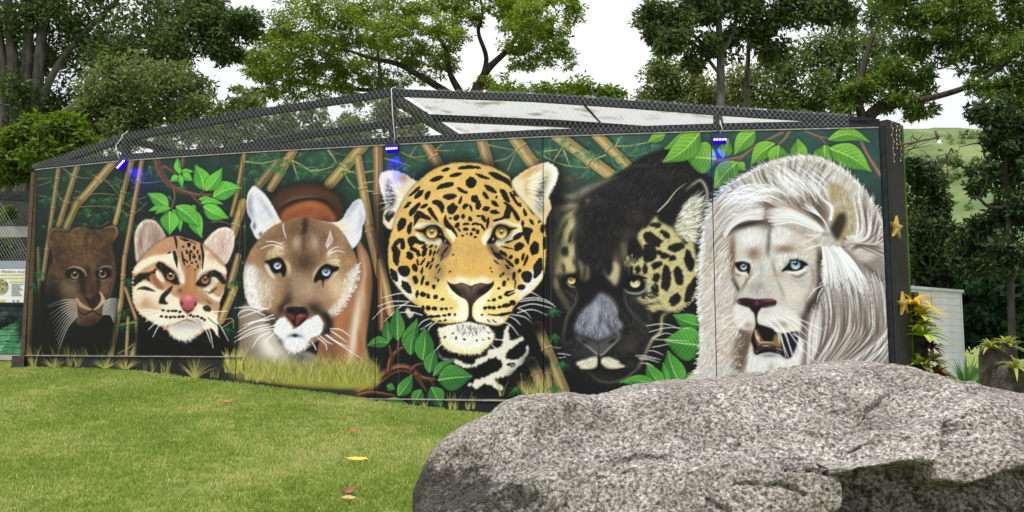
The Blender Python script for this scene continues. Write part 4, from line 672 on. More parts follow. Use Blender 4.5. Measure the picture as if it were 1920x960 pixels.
def vines(P):
    P.fr(680, 500, 3.3105)
    br = (96, 60, 44)
    for p, w in (([(-110, 815), (0, 765), (90, 700), (180, 640), (255, 625), (320, 655), (370, 690), (445, 700)], [50, 64, 58, 50, 36, 18]), ([(160, 650), (175, 570), (225, 515), (268, 495)], [36, 26, 10]), ([(330, 665), (360, 720), (392, 772)], [34, 22, 10]), ([(300, 640), (335, 610), (385, 598)], [26, 14, 6]), ([(180, 560), (165, 490)], [18, 10]), ([(215, 520), (225, 450)], [12, 8]), ([(-40, 800), (60, 780), (200, 800)], [34, 22, 8]), ([(420, 700), (440, 740)], [16, 8])):
        P.line(p, np.array(w)*1.25, (10, 10, 10), .6, soft=8); P.line(p, w, br, 1); P.line([(x-3, y-6) for x, y in p], np.array(w)*.32, (154, 112, 86), .7, soft=5); P.line([(x+3, y+8) for x, y in p], np.array(w)*.3, (42, 24, 18), .7, soft=5)
    lf = dict(hi=(82, 148, 66), lo=(22, 76, 42), rib=(160, 206, 120), veins=7)
    for b, t, w, bd in (((158, 468), (150, 330), 32, 0), ((215, 455), (212, 250), 46, 0), ((250, 485), (338, 318), 42, .08), ((296, 545), (325, 388), 44, -.05), ((160, 472), (22, 492), 34, .1), ((372, 578), (385, 372), 58, .03), ((412, 655), (452, 508), 42, -.04), ((438, 676), (572, 578), 28, -.08), ((470, 702), (684, 680), 78, -.02), ((222, 800), (308, 665), 42, .05), ((425, 748), (492, 876), 48, -.06), ((362, 765), (308, 862), 38, -.06), ((150, 740), (200, 760), 24, 0), ((145, 835), (275, 845), 26, 0)):
        P.leaf(b, t, w, bend=bd, **lf)
    # right of the black cat
    P.fr(1030, 480, 3.84)
    lf = dict(hi=(92, 170, 66), lo=(30, 90, 40), rib=(170, 214, 140), veins=8)
    for b, t, w, bd in (((1100, 500), (888, 420), 62, -.06), ((1110, 640), (825, 606), 118, -.02), ((1000, 920), (1060, 815), 42, 0), ((948, 930), (853, 678), 78, -.05), ((852, 920), (818, 765), 30, 0), ((812, 935), (700, 765), 58, -.06), ((760, 915), (498, 908), 42, .05)): P.leaf(b, t, w, bend=bd, **lf)
    P.whiskers([[(700, 500), (830, 488), (950, 528)], [(720, 545), (850, 515), (1010, 520)], [(740, 590), (830, 555), (890, 565)], [(755, 598), (900, 606), (1000, 612)], [(740, 655), (800, 645), (860, 632)], [(620, 715), (700, 720), (800, 745)], [(650, 740), (720, 745), (790, 765)], [(660, 770), (710, 775), (750, 795)], [(715, 680), (760, 685), (820, 712)], [(640, 730), (700, 732), (760, 740)], [(60, 700), (110, 705), (160, 715)], [(20, 655), (80, 660)], [(60, 735), (120, 725)]], 3.2, (220, 222, 226), .85)
    # top right leaves and twigs
    P.fr(1280, 230, 3.841)
    for p, w in (([(250, 275), (350, 262), (430, 240), (500, 190), (600, 130), (720, 70)], [44, 26, 20, 18, 16, 20]), ([(400, 275), (440, 240)], [10, 14]), ([(450, 180), (520, 160), (560, 145)], [10, 12, 14]), ([(690, 160), (740, 110), (770, 60)], [12, 20, 24]), ([(880, 60), (980, 100), (1050, 112)], [14, 12, 8]), ([(990, 105), (1040, 165)], [12, 8]), ([(1280, 125), (1330, 230), (1425, 380)], [20, 26, 34])):
        P.line(p, w, (112, 84, 74), 1, soft=2); P.line([(x-2, y-4) for x, y in p], np.array(w)*.35, (170, 140, 122), .7, soft=4)
    lf = dict(hi=(132, 190, 70), lo=(50, 106, 42), rib=(186, 216, 120), veins=7)
    for b, t, w, bd in (((120, 50), (-135, 190), 60, -.06), ((240, 260), (10, 238), 110, 0), ((290, 250), (330, 110), 50, 0), ((520, 60), (370, 235), 62, .06), ((395, 285), (225, 475), 75, .06), ((395, 290), (450, 345), 34, 0), ((660, 150), (490, 305), 62, .08), ((690, 165), (680, 330), 66, .02), ((840, 270), (828, 110), 60, 0), ((1020, 165), (1030, 310), 80, .03), ((1050, 120), (1355, 145), 48, -.16), ((1060, 185), (1360, 355), 84, -.06)): P.leaf(b, t, w, bend=bd, **lf)
    P.fr(1000, 230, 3.5556); P.leaf((1110, 60), (858, 265), 78, bend=-.08, **lf); P.leaf((880, 75), (760, 135), 34, bend=.05, **lf)

def black_jaguar(P):
    P.fr(1030, 280, 4.364)
    B = (25, 24, 28)
    P.fill([(10, 1900), (0, 700), (50, 560), (20, 440), (90, 330), (180, 355), (260, 340), (340, 290), (470, 240), (600, 170), (740, 70), (860, 20), (960, -10), (1100, 60), (1230, 180), (1340, 250), (1310, 500), (1250, 800), (1330, 1900)], B, 1, soft=10, mot=.2)
    P.blob(900, 200, 160, 50, (42, 42, 48), .6); P.blob(720, 430, 160, 40, (44, 44, 50), .45); P.blob(420, 420, 100, 30, (46, 46, 50), .5)
    for _ in range(70): P.blob(P.r.uniform(380, 1000), P.r.normal(400, 90), P.r.uniform(4, 14), P.r.uniform(3, 9), (92, 94, 100), .35)
    P.air([(90, 250), (190, 250), (270, 300)], 70, (70, 60, 56), .8); P.air([(90, 240), (200, 245)], 26, (104, 94, 84), .6)
    P.air([(95, 350), (150, 385), (230, 375), (320, 320), (440, 268)], 46, (152, 150, 132), .9); P.air([(330, 315), (450, 262), (560, 225)], 22, (126, 124, 104), .7); P.air([(90, 345), (120, 400), (200, 410)], 30, (90, 92, 92), .6)
    P.air([(600, 180), (720, 130), (850, 135)], 22, (58, 56, 60), .8)
    Cr = (206, 194, 138)
    g = [(500, 300, .3, -1), (900, 200, .4, -1), (300, 500, -.6, .5), (700, 600, 0, 1), (400, 800, 0, 1), (1100, 500, .4, -.8)]
    P.fur([(120, 420), (340, 310), (620, 190), (860, 80), (1080, 120), (1200, 260), (1040, 460), (860, 560), (700, 720), (600, 960), (260, 960), (180, 700)], 2200, g, 44, 4.5, [(72, 70, 72), (46, 44, 48), (14, 14, 16), (88, 82, 76)], .33)
    for x, y, rx, ry, col, a in ((300, 420, 120, 70, (66, 64, 62), .5), (560, 300, 160, 60, (52, 51, 55), .5), (480, 800, 120, 120, (40, 38, 40), .5), (720, 560, 90, 60, (74, 68, 60), .55), (620, 780, 60, 120, (84, 78, 66), .45), (240, 620, 60, 140, (70, 66, 58), .5), (640, 680, 80, 50, (78, 72, 62), .45)): P.blob(x, y, rx, ry, col, a)
    lc = P.fill([(40, 480), (110, 450), (225, 445), (190, 540), (215, 600), (190, 720), (205, 860), (190, 1010), (20, 1020), (18, 820), (48, 640)], (186, 176, 130), .8, soft=22, jag=8)
    P.fur(lc, 260, [(100, 500, -.8, .5), (100, 700, -.4, 1), (100, 900, -.2, 1)], 46, 5, [(232, 224, 182), (120, 112, 84), (206, 196, 150)], .5)
    spots(P, [(150, 505, 80, 13, -28), (130, 610, 22, 56, 32), (70, 600, 16, 40, 20), (175, 700, 17, 60, 12), (85, 720, 16, 60, 20), (128, 845, 34, 56, 0), (48, 925, 26, 60, 5), (185, 930, 20, 60, 0), (110, 970, 24, 40, 0)], (24, 23, 26), 7, soft=7)
    for p, w, a in (([(60, 470), (50, 530), (70, 590)], [30, 34, 10], .8), ([(230, 450), (160, 480), (90, 540)], [20, 40, 20], .7), ([(180, 540), (100, 600), (62, 680), (40, 780), (25, 870)], [20, 36, 40, 34, 20], .9), ([(200, 560), (150, 660), (110, 790)], [20, 44, 20], .75), ([(195, 780), (170, 880), (180, 980)], [20, 34, 24], .75), ([(60, 830), (40, 900), (90, 980)], [60, 40, 60], .85), ([(240, 900), (270, 980)], [20, 40], .6), ([(310, 440), (315, 400)], [14, 26], .5), ([(600, 760), (620, 850), (640, 960)], [30, 60, 40], .45), ([(540, 860), (550, 960)], [40, 50], .4)):
        P.air(p, np.array(w)*1.15, Cr if a > .7 else (150, 142, 110), a)
        if a > .7: P.fur([(p[0][0]-12, p[0][1]), (p[0][0]+12, p[0][1]), (p[-1][0]+12, p[-1][1]), (p[-1][0]-12, p[-1][1])], 26, [(p[0][0], p[0][1], p[-1][0]-p[0][0], p[-1][1]-p[0][1])], 40, 4, [(226, 216, 170), (150, 140, 100)], .5)
    # patterned cheek
    c = P.fill([(755, 655), (800, 640), (850, 570), (880, 545), (900, 590), (1000, 640), (1060, 700), (1110, 780), (1170, 745), (1195, 850), (1225, 960), Q2(1058, 0), Q2(1082, 140), Q2(1050, 280), Q2(960, 368), Q2(880, 402), Q2(800, 385), Q2(740, 402), Q2(690, 352), Q2(620, 310), Q2(700, 260), Q2(660, 140), Q2(580, 130), Q2(600, 40), Q2(680, 0), (760, 800), (720, 720)], Cr, .95, soft=9, jag=6, n=4)
    P.fur(c, 900, [(900, 650, .5, -1), (1100, 850, 1, -.3), Q2(900, 150)+(1, -.2), Q2(700, 50)+(-.2, 1), Q2(1000, 250)+(.8, .6), Q2(750, 320)+(.9, .4)], 34, 4, [(236, 226, 176), (150, 138, 92), (222, 210, 158), (60, 56, 48)], .45, clip=c)
    spots(P, [(870, 620, 52, 22), (840, 735, 92, 45, 30), (950, 695, 46, 25, 40), (1040, 800, 72, 36, -15), (820, 840, 66, 72, 20), (690, 830, 56, 95, -10), (905, 845, 28, 18), (945, 870, 42, 22), (1145, 890, 32, 80, -10), (1010, 885, 26, 22), (880, 945, 48, 22, -20)], (24, 23, 26), 7, soft=4)
    P.fr(1030, 480, 3.84)
    spots(P, [(840, 165, 36, 96, 5), (932, 140, 35, 66, -10), (1010, 50, 38, 62, -15), (1018, 245, 33, 104, 20), (775, 70, 42, 18, -30), (690, 95, 18, 36), (638, 95, 22, 32), (590, 110, 15, 42), (770, 155, 28, 32), (905, 315, 34, 50, 35), (730, 285, 60, 24, -10), (605, 350, 40, 34), (710, 20, 40, 26), (620, 10, 30, 22), (885, 20, 26, 18), (760, 235, 30, 34), (720, 345, 80, 8, -10)], (22, 21, 25), 6, soft=4)
    for p, a in (([(20, 0), (30, 80), (60, 140), (70, 60), (110, 40), (130, 110), (190, 110), (150, 30), (120, 0)], .75), ([(30, 150), (60, 170), (70, 240), (30, 220)], .7), ([(260, 60), (290, 90), (285, 160), (250, 180), (262, 120)], .45), ([(225, 80), (245, 100), (235, 180), (222, 150)], .5)): P.fill(p, Cr, a, soft=9, jag=6)
    P.fill([(400, 120), (440, 40), (500, 60), (506, 130), (496, 185), (472, 212), (430, 165)], (212, 202, 156), .85, soft=10, jag=5); spots(P, [(430, 80, 30, 60, 10)], B, 3, soft=8)
    P.fill([(60, 130), (120, 130), (200, 150), (200, 210), (100, 220), (80, 180)], (26, 26, 30), .75, soft=14); P.air([(30, 160), (60, 250), (110, 320), (135, 390)], 30, (112, 102, 80), .7); P.fur([(80, 230), (190, 230), (150, 400), (110, 330)], 60, [(130, 300, .1, 1)], 40, 4, [(110, 102, 84), (60, 58, 56)], .5)
    # eyes
    P.blob(610, 195, 80, 50, (14, 14, 16), .95); P.blob(155, 178, 60, 46, (14, 14, 16), .9)
    P.eye(618, 195, 40, (206, 194, 140), (238, 230, 190), .3, (.1, -.2), squash=.85, px=-8, py=-14); P.eye(160, 175, 30, (210, 170, 90), (232, 206, 140), .35, (-.1, -.4), px=-4, py=-8)
    P.line([(545, 190), (590, 165), (650, 155), (700, 158)], [10, 28, 26, 8], (12, 12, 14), 1, soft=4); P.line([(120, 145), (160, 140), (205, 170)], [8, 18, 8], (12, 12, 14), 1, soft=4)
    P.air([(540, 240), (570, 262), (640, 268), (690, 240), (700, 200)], 14, (166, 170, 170), .8); P.air([(120, 185), (150, 215), (190, 222)], 9, (170, 176, 182), .8); P.blob(712, 182, 8, 12, (206, 214, 226), .9); P.air([(745, 190), (760, 230)], 8, (150, 156, 166), .6)
    for p, w, col, a in (([(540, 240), (548, 320), (580, 390), (640, 460), (700, 500), (712, 560)], 16, (84, 86, 104), .8), ([(195, 240), (190, 330), (130, 430), (105, 540), (100, 620)], 18, (86, 82, 76), .8), ([(70, 240), (90, 300), (130, 360), (140, 400)], 30, (82, 74, 64), .7), ([(600, 300), (640, 330), (700, 350)], 30, (86, 80, 66), .6), ([(850, 405), (810, 440), (800, 540), (740, 600), (700, 680), (640, 800)], 20, (186, 176, 132), .85), ([(700, 400), (740, 470)], 30, (76, 64, 54), .7), ([(560, 600), (640, 560), (700, 520)], 40, (48, 46, 50), .7), ([(520, 700), (610, 640), (680, 560)], 30, (56, 52, 52), .7), ([(230, 640), (280, 700), (350, 730)], 30, (50, 48, 50), .6), ([(580, 480), (660, 510)], 30, (60, 54, 52), .6)): P.air(p, w, col, a)
    N = [(365, 262), (430, 285), (480, 335), (497, 400), (490, 445), (522, 520), (505, 595), (440, 655), (370, 716), (290, 662), (195, 592), (182, 520), (232, 400), (300, 335)]
    P.fill(N, (70, 70, 78), .9, soft=16); c = P.fill([(365, 270), (430, 295), (490, 370), (488, 440), (535, 500), (470, 540), (430, 580), (340, 600), (260, 575), (182, 520), (235, 400), (310, 335)], (124, 128, 144), .95, soft=12, jag=8)
    P.fur(c, 620, [(350, 300, .1, 1), (250, 500, -.3, 1), (450, 450, .4, 1), (340, 560, 0, 1)], 46, 5, [(186, 192, 210), (88, 92, 104), (150, 154, 172), (62, 62, 70)], .5, clip=c); P.blob(340, 420, 60, 120, (160, 166, 184), .5, clip=c); P.air([(320, 340), (330, 430), (310, 520)], 30, (180, 186, 206), .5, clip=c); P.air([(370, 400), (360, 520)], 24, (66, 68, 74), .6, clip=c); P.air([(420, 420), (440, 520), (500, 500)], 24, (70, 74, 88), .6, clip=c); P.air([(420, 380), (480, 400)], 40, (150, 146, 132), .5, clip=c)
    P.air([(200, 590), (290, 610), (350, 640), (420, 610), (500, 560)], 50, (58, 54, 54), .9); P.air([(250, 640), (350, 700), (440, 640), (500, 580)], 22, (112, 108, 102), .6); P.air([(350, 620), (350, 710)], 12, (30, 28, 30), .8); P.air([(300, 620), (250, 590)], 26, (30, 28, 30), .7); P.air([(480, 530), (505, 580)], 16, (160, 162, 164), .5)
    P.fur([(540, 260), (700, 360), (720, 560), (640, 760), (480, 800), (420, 700), (520, 560), (500, 400)], 700, [(600, 400, .6, 1), (640, 620, .8, .5), (520, 720, .8, .4)], 44, 4.5, [(78, 74, 74), (50, 48, 52), (16, 16, 18), (98, 92, 84)], .34); P.fur([(100, 620), (190, 600), (350, 720), (250, 740), (130, 720)], 200, [(200, 670, -.8, .6)], 40, 4.5, [(78, 74, 74), (48, 46, 50)], .34)
    P.blob(570, 640, 80, 60, (64, 61, 62), .8); P.blob(230, 690, 70, 44, (58, 56, 58), .8); P.blob(640, 440, 60, 60, (52, 50, 54), .6)
    P.fill([(192, 588), (260, 600), (350, 632), (430, 600), (508, 560), (500, 600), (440, 655), (370, 716), (290, 662)], (86, 84, 85), .85, soft=9); P.air([(200, 592), (290, 660), (366, 712), (440, 652), (506, 588)], 9, (158, 158, 156), .8); P.blob(250, 618, 34, 16, (20, 19, 21), .85, rot=25); P.blob(452, 612, 34, 16, (20, 19, 21), .85, rot=-30); P.line([(352, 630), (356, 712)], [4, 7], (24, 23, 25), .8, soft=4)
    P.fur([(545, 20), (600, -20), (650, 10), (630, 60), (560, 70)], 50, [(590, 40, -.1, 1)], 34, 5, [(222, 212, 166), (170, 158, 112)], .5); P.fur([(640, 300), (760, 260), (860, 330), (760, 400), (690, 370)], 90, [(740, 330, .9, .3)], 46, 5, [(222, 212, 166), (120, 112, 84)], .5)
    P.edgefur([(1082, 20), (1080, 140), (1048, 280), (960, 368), (880, 402)], 90, 20, 4, [(226, 216, 168), (190, 178, 128)], side=-1, lean=.5, inset=24)
    for p in ([(192, 766), (260, 742), (335, 724), (352, 760), (325, 806), (240, 816), (215, 795)], [(368, 748), (420, 728), (490, 752), (505, 775), (545, 798), (450, 812), (392, 792)]): c = P.fill(p, (206, 202, 178), 1, soft=5, jag=5); P.fur(c, 60, [(260, 770, -1, .3), (450, 770, 1, .3)], 40, 5, [(240, 238, 224), (190, 180, 140), (220, 214, 196)], .6, clip=c)
    P.line([(352, 710), (358, 760), (352, 820)], [10, 22, 12], (12, 12, 13), 1, soft=4); P.line([(200, 810), (300, 822), (352, 815), (420, 822), (545, 805)], [4, 8, 8, 8, 4], (12, 12, 13), .9, soft=4)
    P.air([(285, 838), (340, 885), (430, 908), (540, 880), (640, 800), (690, 720)], 16, (98, 90, 80), .8); P.air([(320, 850), (430, 880), (520, 850)], 40, (46, 44, 46), .7)
    P.fur([(60, 690), (300, 840), (430, 900), (660, 800), (640, 860), (430, 950), (280, 890)], 90, [(300, 870, -.3, 1), (600, 830, .5, 1)], 26, 3, [(90, 86, 80)], .4)
    # ear
    P.fr(1030, 280, 4.364)
    c = P.fill([(1015, 650), (1030, 590), (1080, 470), (1130, 410), (1190, 385), (1225, 430), (1222, 540), (1205, 660), (1180, 730), (1100, 745)], (120, 118, 100), .9, soft=16)
    P.fur(c, 420, [(1060, 640, .8, -.3), (1150, 450, .8, -.7), (1150, 560, 1, -.25), (1140, 700, .9, .3)], 90, 6, [(236, 236, 224), (206, 202, 176), (160, 156, 128), (246, 246, 240)], .7, bend=.35)
    P.air([(1120, 330), (1180, 280), (1235, 252), (1275, 300), (1292, 370), (1280, 450), (1255, 500)], 20, (164, 162, 136), .85); P.line([(886, 508), (960, 435), (1010, 370), (1050, 325), (1120, 275)], [10, 12, 8, 6, 2], (196, 192, 166), .9, soft=3); P.fill([(1040, 480), (1090, 390), (1180, 320), (1200, 360), (1100, 440), (1020, 590), (960, 600), (900, 560)], B, .8, soft=14)

def Q2(x, y):
    return (x/3.84*4.364, (y/3.84+200)*4.364)

def lion(P):
    S = [(1300, 740), (1306, 690), (1312, 640), (1309, 560), (1312, 490), (1317, 432), (1334, 382), (1364, 346), (1400, 324), (1445, 302), (1500, 291), (1550, 299), (1592, 325), (1626, 362), (1650, 402), (1662, 440), (1680, 520), (1680, 760)]
    P.fr(0, 0, 1)
    P.fill(S, (12, 14, 16), .6, soft=5); c = P.fill(S, (190, 184, 180), 1, soft=1, jag=1.5, mot=.08)
    Wh = [(238, 241, 249), (222, 226, 236), (206, 200, 196), (246, 248, 255)]; Be = [(196, 182, 164), (164, 146, 128), (216, 208, 198), (118, 104, 96)]
    P.fr(1300, 280, 4.3636)
    g = [(100, 500, -.6, .9), (70, 800, -.5, 1), (300, 350, -1, .5), (500, 200, -.9, -.2), (700, 120, -.5, -.8), (900, 120, -.2, -1), (1150, 200, .5, -1), (1350, 400, .9, -.7), (1500, 650, 1, -.25), (1450, 850, 1, .1), (400, 500, -1, .2), (700, 350, -1, -.6), (900, 300, -.9, -.9)]
    P.fill([(380, 330), (520, 300), (720, 290), (900, 330), (1010, 440), (1100, 580), (1000, 640), (800, 520), (640, 480), (500, 460), (380, 420)], (150, 132, 120), .75, soft=34, clip=c)
    P.fur(c, 2600, g, 90, 5, Wh+Be, .5, clip=c, bend=.25); P.fur(c, 900, g, 80, 4, Wh, .6, clip=c, bend=.25)
    LW = [(240, 243, 250), (228, 231, 240), (246, 248, 255), (208, 202, 198), (190, 180, 170)]
    for i in range(70):
        t = P.r.random(); x0 = 420+t*640; y0 = 430-90*math.sin(t*3)+P.r.normal(0, 30); an = math.radians(200+t*95+P.r.normal(0, 7)); Lk = P.r.uniform(150, 300)
        b = np.array((x0, y0)); e = b+np.array((math.cos(an), math.sin(an)))*Lk; md = (b+e)/2+np.array((math.sin(an), -math.cos(an)))*Lk*.14
        P.lock([b, md, e], P.r.uniform(26, 46), 9, LW, (112, 98, 90), .75, .55, c)
    for i in range(44):
        y0 = P.r.uniform(330, 1000); x0 = 250-abs(y0-560)*.12+P.r.normal(0, 26)
        P.lock([(x0+90, y0-60), (x0+10, y0+10), (x0-70, y0+110)], P.r.uniform(24, 40), 8, LW, (140, 122, 106), .75, .5, c)
    P.edgefur([(20, 1000), (55, 880), (60, 700), (85, 560), (150, 400), (280, 270), (440, 180), (640, 95), (870, 50), (1090, 85), (1280, 200), (1430, 360), (1530, 530), (1570, 700)], 380, 46, 6, Wh, side=1, lean=-.7, inset=50)
    P.fr(1300, 280, 4.3636)
    for p, w, col, a in (([(520, 380), (600, 430), (640, 520), (600, 590)], 70, (88, 66, 52), .85), ([(640, 380), (760, 400), (880, 460)], 46, (118, 98, 86), .7), ([(900, 340), (1000, 430), (1090, 560)], 80, (84, 66, 52), .85), ([(860, 440), (980, 520), (1070, 620)], 46, (60, 48, 42), .85), ([(740, 280), (880, 330)], 30, (140, 132, 134), .6), ([(400, 370), (520, 380)], 40, (146, 136, 130), .6)): P.air(p, w, col, a)
    for i in range(120):   # long locks sweeping over the brow
        x0, y0 = P.r.uniform(640, 1060), P.r.uniform(150, 300)
        P.line([(x0+P.r.uniform(60, 180), y0+P.r.uniform(120, 200)), (x0+40, y0+40), (x0-70, y0-40)], [2, 7, 2], Wh[P.r.integers(4)] if P.r.random() < .8 else (120, 110, 110), .65)
    for i in range(90):
        t = P.r.random(); x0, y0 = 300+t*330, 330+P.r.uniform(-60, 90)
        P.line([(x0+170, y0+60), (x0+60, y0+10), (x0-60, y0+20), (x0-140, y0+80)], [2, 7, 3], Wh[P.r.integers(4)], .6)
    # ear
    P.fill([(1110, 300), (1160, 275), (1220, 310), (1290, 420), (1322, 550), (1300, 700), (1230, 795), (1185, 730), (1150, 600), (1120, 420)], (166, 146, 108), .9, soft=14); P.fur([(1130, 310), (1200, 310), (1290, 440), (1300, 640), (1230, 560), (1150, 420)], 130, [(1180, 400, .3, 1), (1280, 560, .1, 1)], 50, 5, [(206, 190, 150), (128, 108, 78), (190, 190, 196)], .6)
    P.fill([(1190, 530), (1240, 520), (1250, 580), (1225, 660), (1180, 745), (1140, 700), (1120, 640), (1150, 590)], (42, 36, 34), .92, soft=12); P.blob(1250, 730, 22, 26, (70, 52, 40), .8); P.air([(1140, 480), (1180, 440), (1240, 450)], 36, (188, 190, 198), .6)
    P.blob(1240, 810, 50, 24, (44, 42, 46), .8)
    # right side of the mane swings down
    for i in range(230):
        t = P.r.random(); x1 = 1290+t*280; y1 = 380+t*520+P.r.normal(0, 50)
        P.line([(1230+P.r.uniform(0, 70), 800+t*60-P.r.uniform(0, 120)), (1330+t*60, 700+t*120), (x1+60, y1-40+P.r.uniform(-20, 40))], [3, 8, 3], (Wh+Be)[P.r.integers(8)], .6, clip=c)
    for i in range(46):
        t = P.r.random(); b = np.array((1250+P.r.uniform(0, 60), 830-t*120)); e = np.array((1330+t*220, 330+t*560))+P.r.normal(0, 24, 2)+np.array((30+t*30, 0)); P.lock([b, (b+e)/2+np.array((60, 50-t*30)), e], P.r.uniform(26, 44), 9, LW, (104, 90, 84), .75, .6, c)
    # face
    P.fr(1340, 440, 6.857)
    F = [(230, 120), (260, 0), (330, -60), (520, -110), (640, -60), (760, -120), (960, -80), (1180, 30), (1330, 150), (1390, 300), (1380, 560), (1330, 720), (1250, 850), (1180, 1000), (1100, 1180), (1100, 1300), (900, 1560), (560, 1600), (420, 1400), (330, 1200), (240, 1000), (270, 820), (310, 700), (230, 540), (215, 330)]
    P.fill([(x, y) for x, y in F], (120, 96, 78), .9, soft=46); k = P.fill(F, (200, 196, 192), .97, soft=18, jag=8)
    for x, y, rx, ry, col, a in ((500, 230, 100, 100, (138, 114, 96), .95), (900, 170, 150, 70, (140, 114, 98), .95), (690, 160, 26, 160, (110, 102, 102), .6), (680, 400, 60, 90, (206, 210, 222), .7), (400, 60, 120, 120, (224, 222, 222), .8), (800, 40, 140, 120, (226, 222, 220), .8), (960, 30, 120, 60, (206, 188, 160), .6), (540, 680, 110, 110, (146, 142, 140), .8), (700, 760, 60, 60, (176, 168, 160), .6), (330, 620, 50, 100, (206, 190, 176), .7), (1130, 660, 90, 60, (176, 172, 184), .7), (800, 520, 100, 40, (176, 150, 130), .7), (1000, 760, 200, 120, (222, 214, 204), .7), (1345, 420, 55, 330, (56, 42, 38), .95), (1260, 860, 120, 120, (112, 86, 64), .8), (230, 300, 40, 300, (132, 100, 76), .7), (240, 760, 50, 200, (96, 76, 62), .8), (870, 820, 60, 100, (196, 180, 158), .6), (1200, 230, 120, 60, (200, 184, 164), .6)): P.blob(x, y, rx, ry, col, a, clip=k)
    P.air([(560, 480), (440, 600), (330, 730)], 24, (232, 228, 226), .7); P.air([(440, 470), (400, 590), (340, 690)], 26, (150, 124, 104), .7); P.air([(220, 540), (290, 680), (310, 720)], 40, (40, 36, 36), .7)
    P.fur(k, 1500, [(400, 60, 0, -1), (820, 40, .2, -1), (1150, 250, .9, -.4), (1150, 560, 1, .3), (680, 450, .2, -1), (540, 650, -.1, -1), (1000, 800, .9, .5), (850, 600, .7, .5), (300, 600, -.4, 1), (820, 320, -.4, -1)], 48, 5, Wh+[(176, 160, 146), (222, 214, 206)], .4, clip=k)
    P.air([(150, 20), (240, -80), (354, -125), (480, -150), (606, -165), (730, -130)], 70, (58, 46, 40), .95); P.air([(730, -150), (705, -30), (692, 90), (672, 240)], 44, (84, 74, 72), .8)
    for p, w, col, a_ in (([(790, 560), (850, 690), (900, 820)], 34, (164, 146, 132), .7), ([(480, 470), (410, 600), (335, 740)], 30, (138, 116, 100), .75), ([(960, 560), (1080, 600), (1200, 560)], 30, (172, 160, 156), .6), ([(740, 330), (760, 440), (800, 520)], 34, (150, 128, 112), .7), ([(590, 330), (600, 470), (580, 600)], 30, (172, 166, 168), .6), ([(1240, 380), (1270, 560), (1230, 720)], 44, (150, 128, 110), .7)): P.air(p, w, col, a_, k)
    P.fur(k, 700, [(400, 60, 0, -1), (820, 40, .2, -1), (1150, 250, .9, -.4), (1150, 600, 1, .4), (680, 450, .2, -1), (540, 650, -.1, -1), (1000, 800, .9, .5), (300, 600, -.4, 1)], 52, 5, [(244, 247, 254), (232, 236, 245), (150, 132, 120)], .42, clip=k)
    for x, y, rx, ry in ((470, 50, 140, 140), (850, 20, 150, 130)):
        P.blob(x, y, rx, ry, (224, 222, 224), .75, clip=k)
        P.fur([(x+rx*.8*math.cos(t), y+ry*.8*math.sin(t)) for t in np.linspace(0, 6.28, 12, endpoint=False)], 240, [(x-rx, y, -.6, -1), (x, y-ry, 0, -1), (x+rx, y, .6, -1), (x, y+ry, 0, -1)], 62, 5, Wh+[(190, 180, 172)], .45, clip=k)
    P.blob(500, 240, 70, 70, (136, 112, 94), .7, clip=k); P.blob(890, 190, 110, 44, (134, 108, 94), .7, clip=k); P.air([(230, 60), (215, 300), (225, 540)], 60, (112, 84, 66), .8); P.air([(1365, 200), (1385, 480), (1330, 740)], 60, (44, 34, 32), .85)
    # eyes
    P.fill([(255, 375), (300, 350), (370, 345), (440, 365), (462, 410), (450, 480), (425, 520), (410, 470), (350, 480), (300, 445)], (16, 17, 20), 1, soft=5); P.fill([(860, 480), (880, 440), (960, 360), (975, 320), (1060, 320), (1140, 340), (1205, 385), (1150, 410), (1110, 455), (1020, 470), (930, 460)], (16, 17, 20), 1, soft=5)
    P.eye(372, 410, 46, (130, 164, 178), (190, 216, 224), .42, (-.1, -.5), py=-6); P.eye(1040, 385, 66, (136, 172, 184), (196, 222, 228), .4, (-.1, -.55), py=-14)
    P.line([(975, 335), (1040, 322), (1120, 345)], [10, 26, 12], (14, 15, 18), 1, soft=6); P.blob(1000, 350, 26, 9, (220, 228, 234), .8); P.blob(365, 388, 20, 8, (220, 228, 234), .8)
    P.line([(262, 440), (310, 490), (400, 500), (425, 540)], [10, 34, 30, 10], (228, 224, 218), .9, soft=10); P.air([(270, 500), (330, 530)], 26, (104, 90, 84), .7); P.line([(930, 478), (1040, 490), (1150, 450), (1180, 410)], [14, 44, 34, 10], (230, 224, 216), .95, soft=10); P.air([(990, 520), (1080, 540), (1180, 480)], 26, (120, 98, 88), .8)
    P.fur([(820, 300), (900, 260), (1100, 270), (1180, 330), (960, 330), (840, 420)], 130, [(850, 350, -.3, -1), (1000, 290, .1, -1), (1150, 310, .7, -.8)], 50, 6, Wh, .8); P.fur([(250, 340), (360, 310), (470, 350), (480, 420), (380, 350)], 70, [(300, 340, -.6, -.8), (420, 340, .3, -1)], 34, 5, Wh, .8)
    # nose
    n = P.fill([(284, 862), (305, 830), (350, 814), (430, 814), (540, 830), (650, 824), (740, 828), (790, 848), (795, 885), (760, 930), (690, 952), (600, 944), (580, 990), (480, 990), (450, 944), (360, 916), (305, 895)], (46, 24, 34), 1, soft=4); P.air([(600, 850), (700, 842), (770, 858)], 26, (150, 84, 96), .75, clip=n); P.blob(540, 870, 30, 40, (116, 84, 120), .7, clip=n); P.blob(312, 862, 10, 8, (220, 214, 220), .8); P.air([(380, 880), (450, 920)], 36, (20, 12, 16), .8, clip=n)
    # muzzle and mouth
    P.fr(1340, 560, 6.857)
    P.fill([(300, 380), (420, 400), (500, 440), (480, 620), (430, 800), (330, 960), (240, 1000), (240, 700)], (86, 68, 56), .85, soft=40); P.fill([(1080, 260), (1200, 200), (1190, 500), (1200, 900), (1100, 1000), (1120, 700)], (70, 56, 50), .85, soft=36)
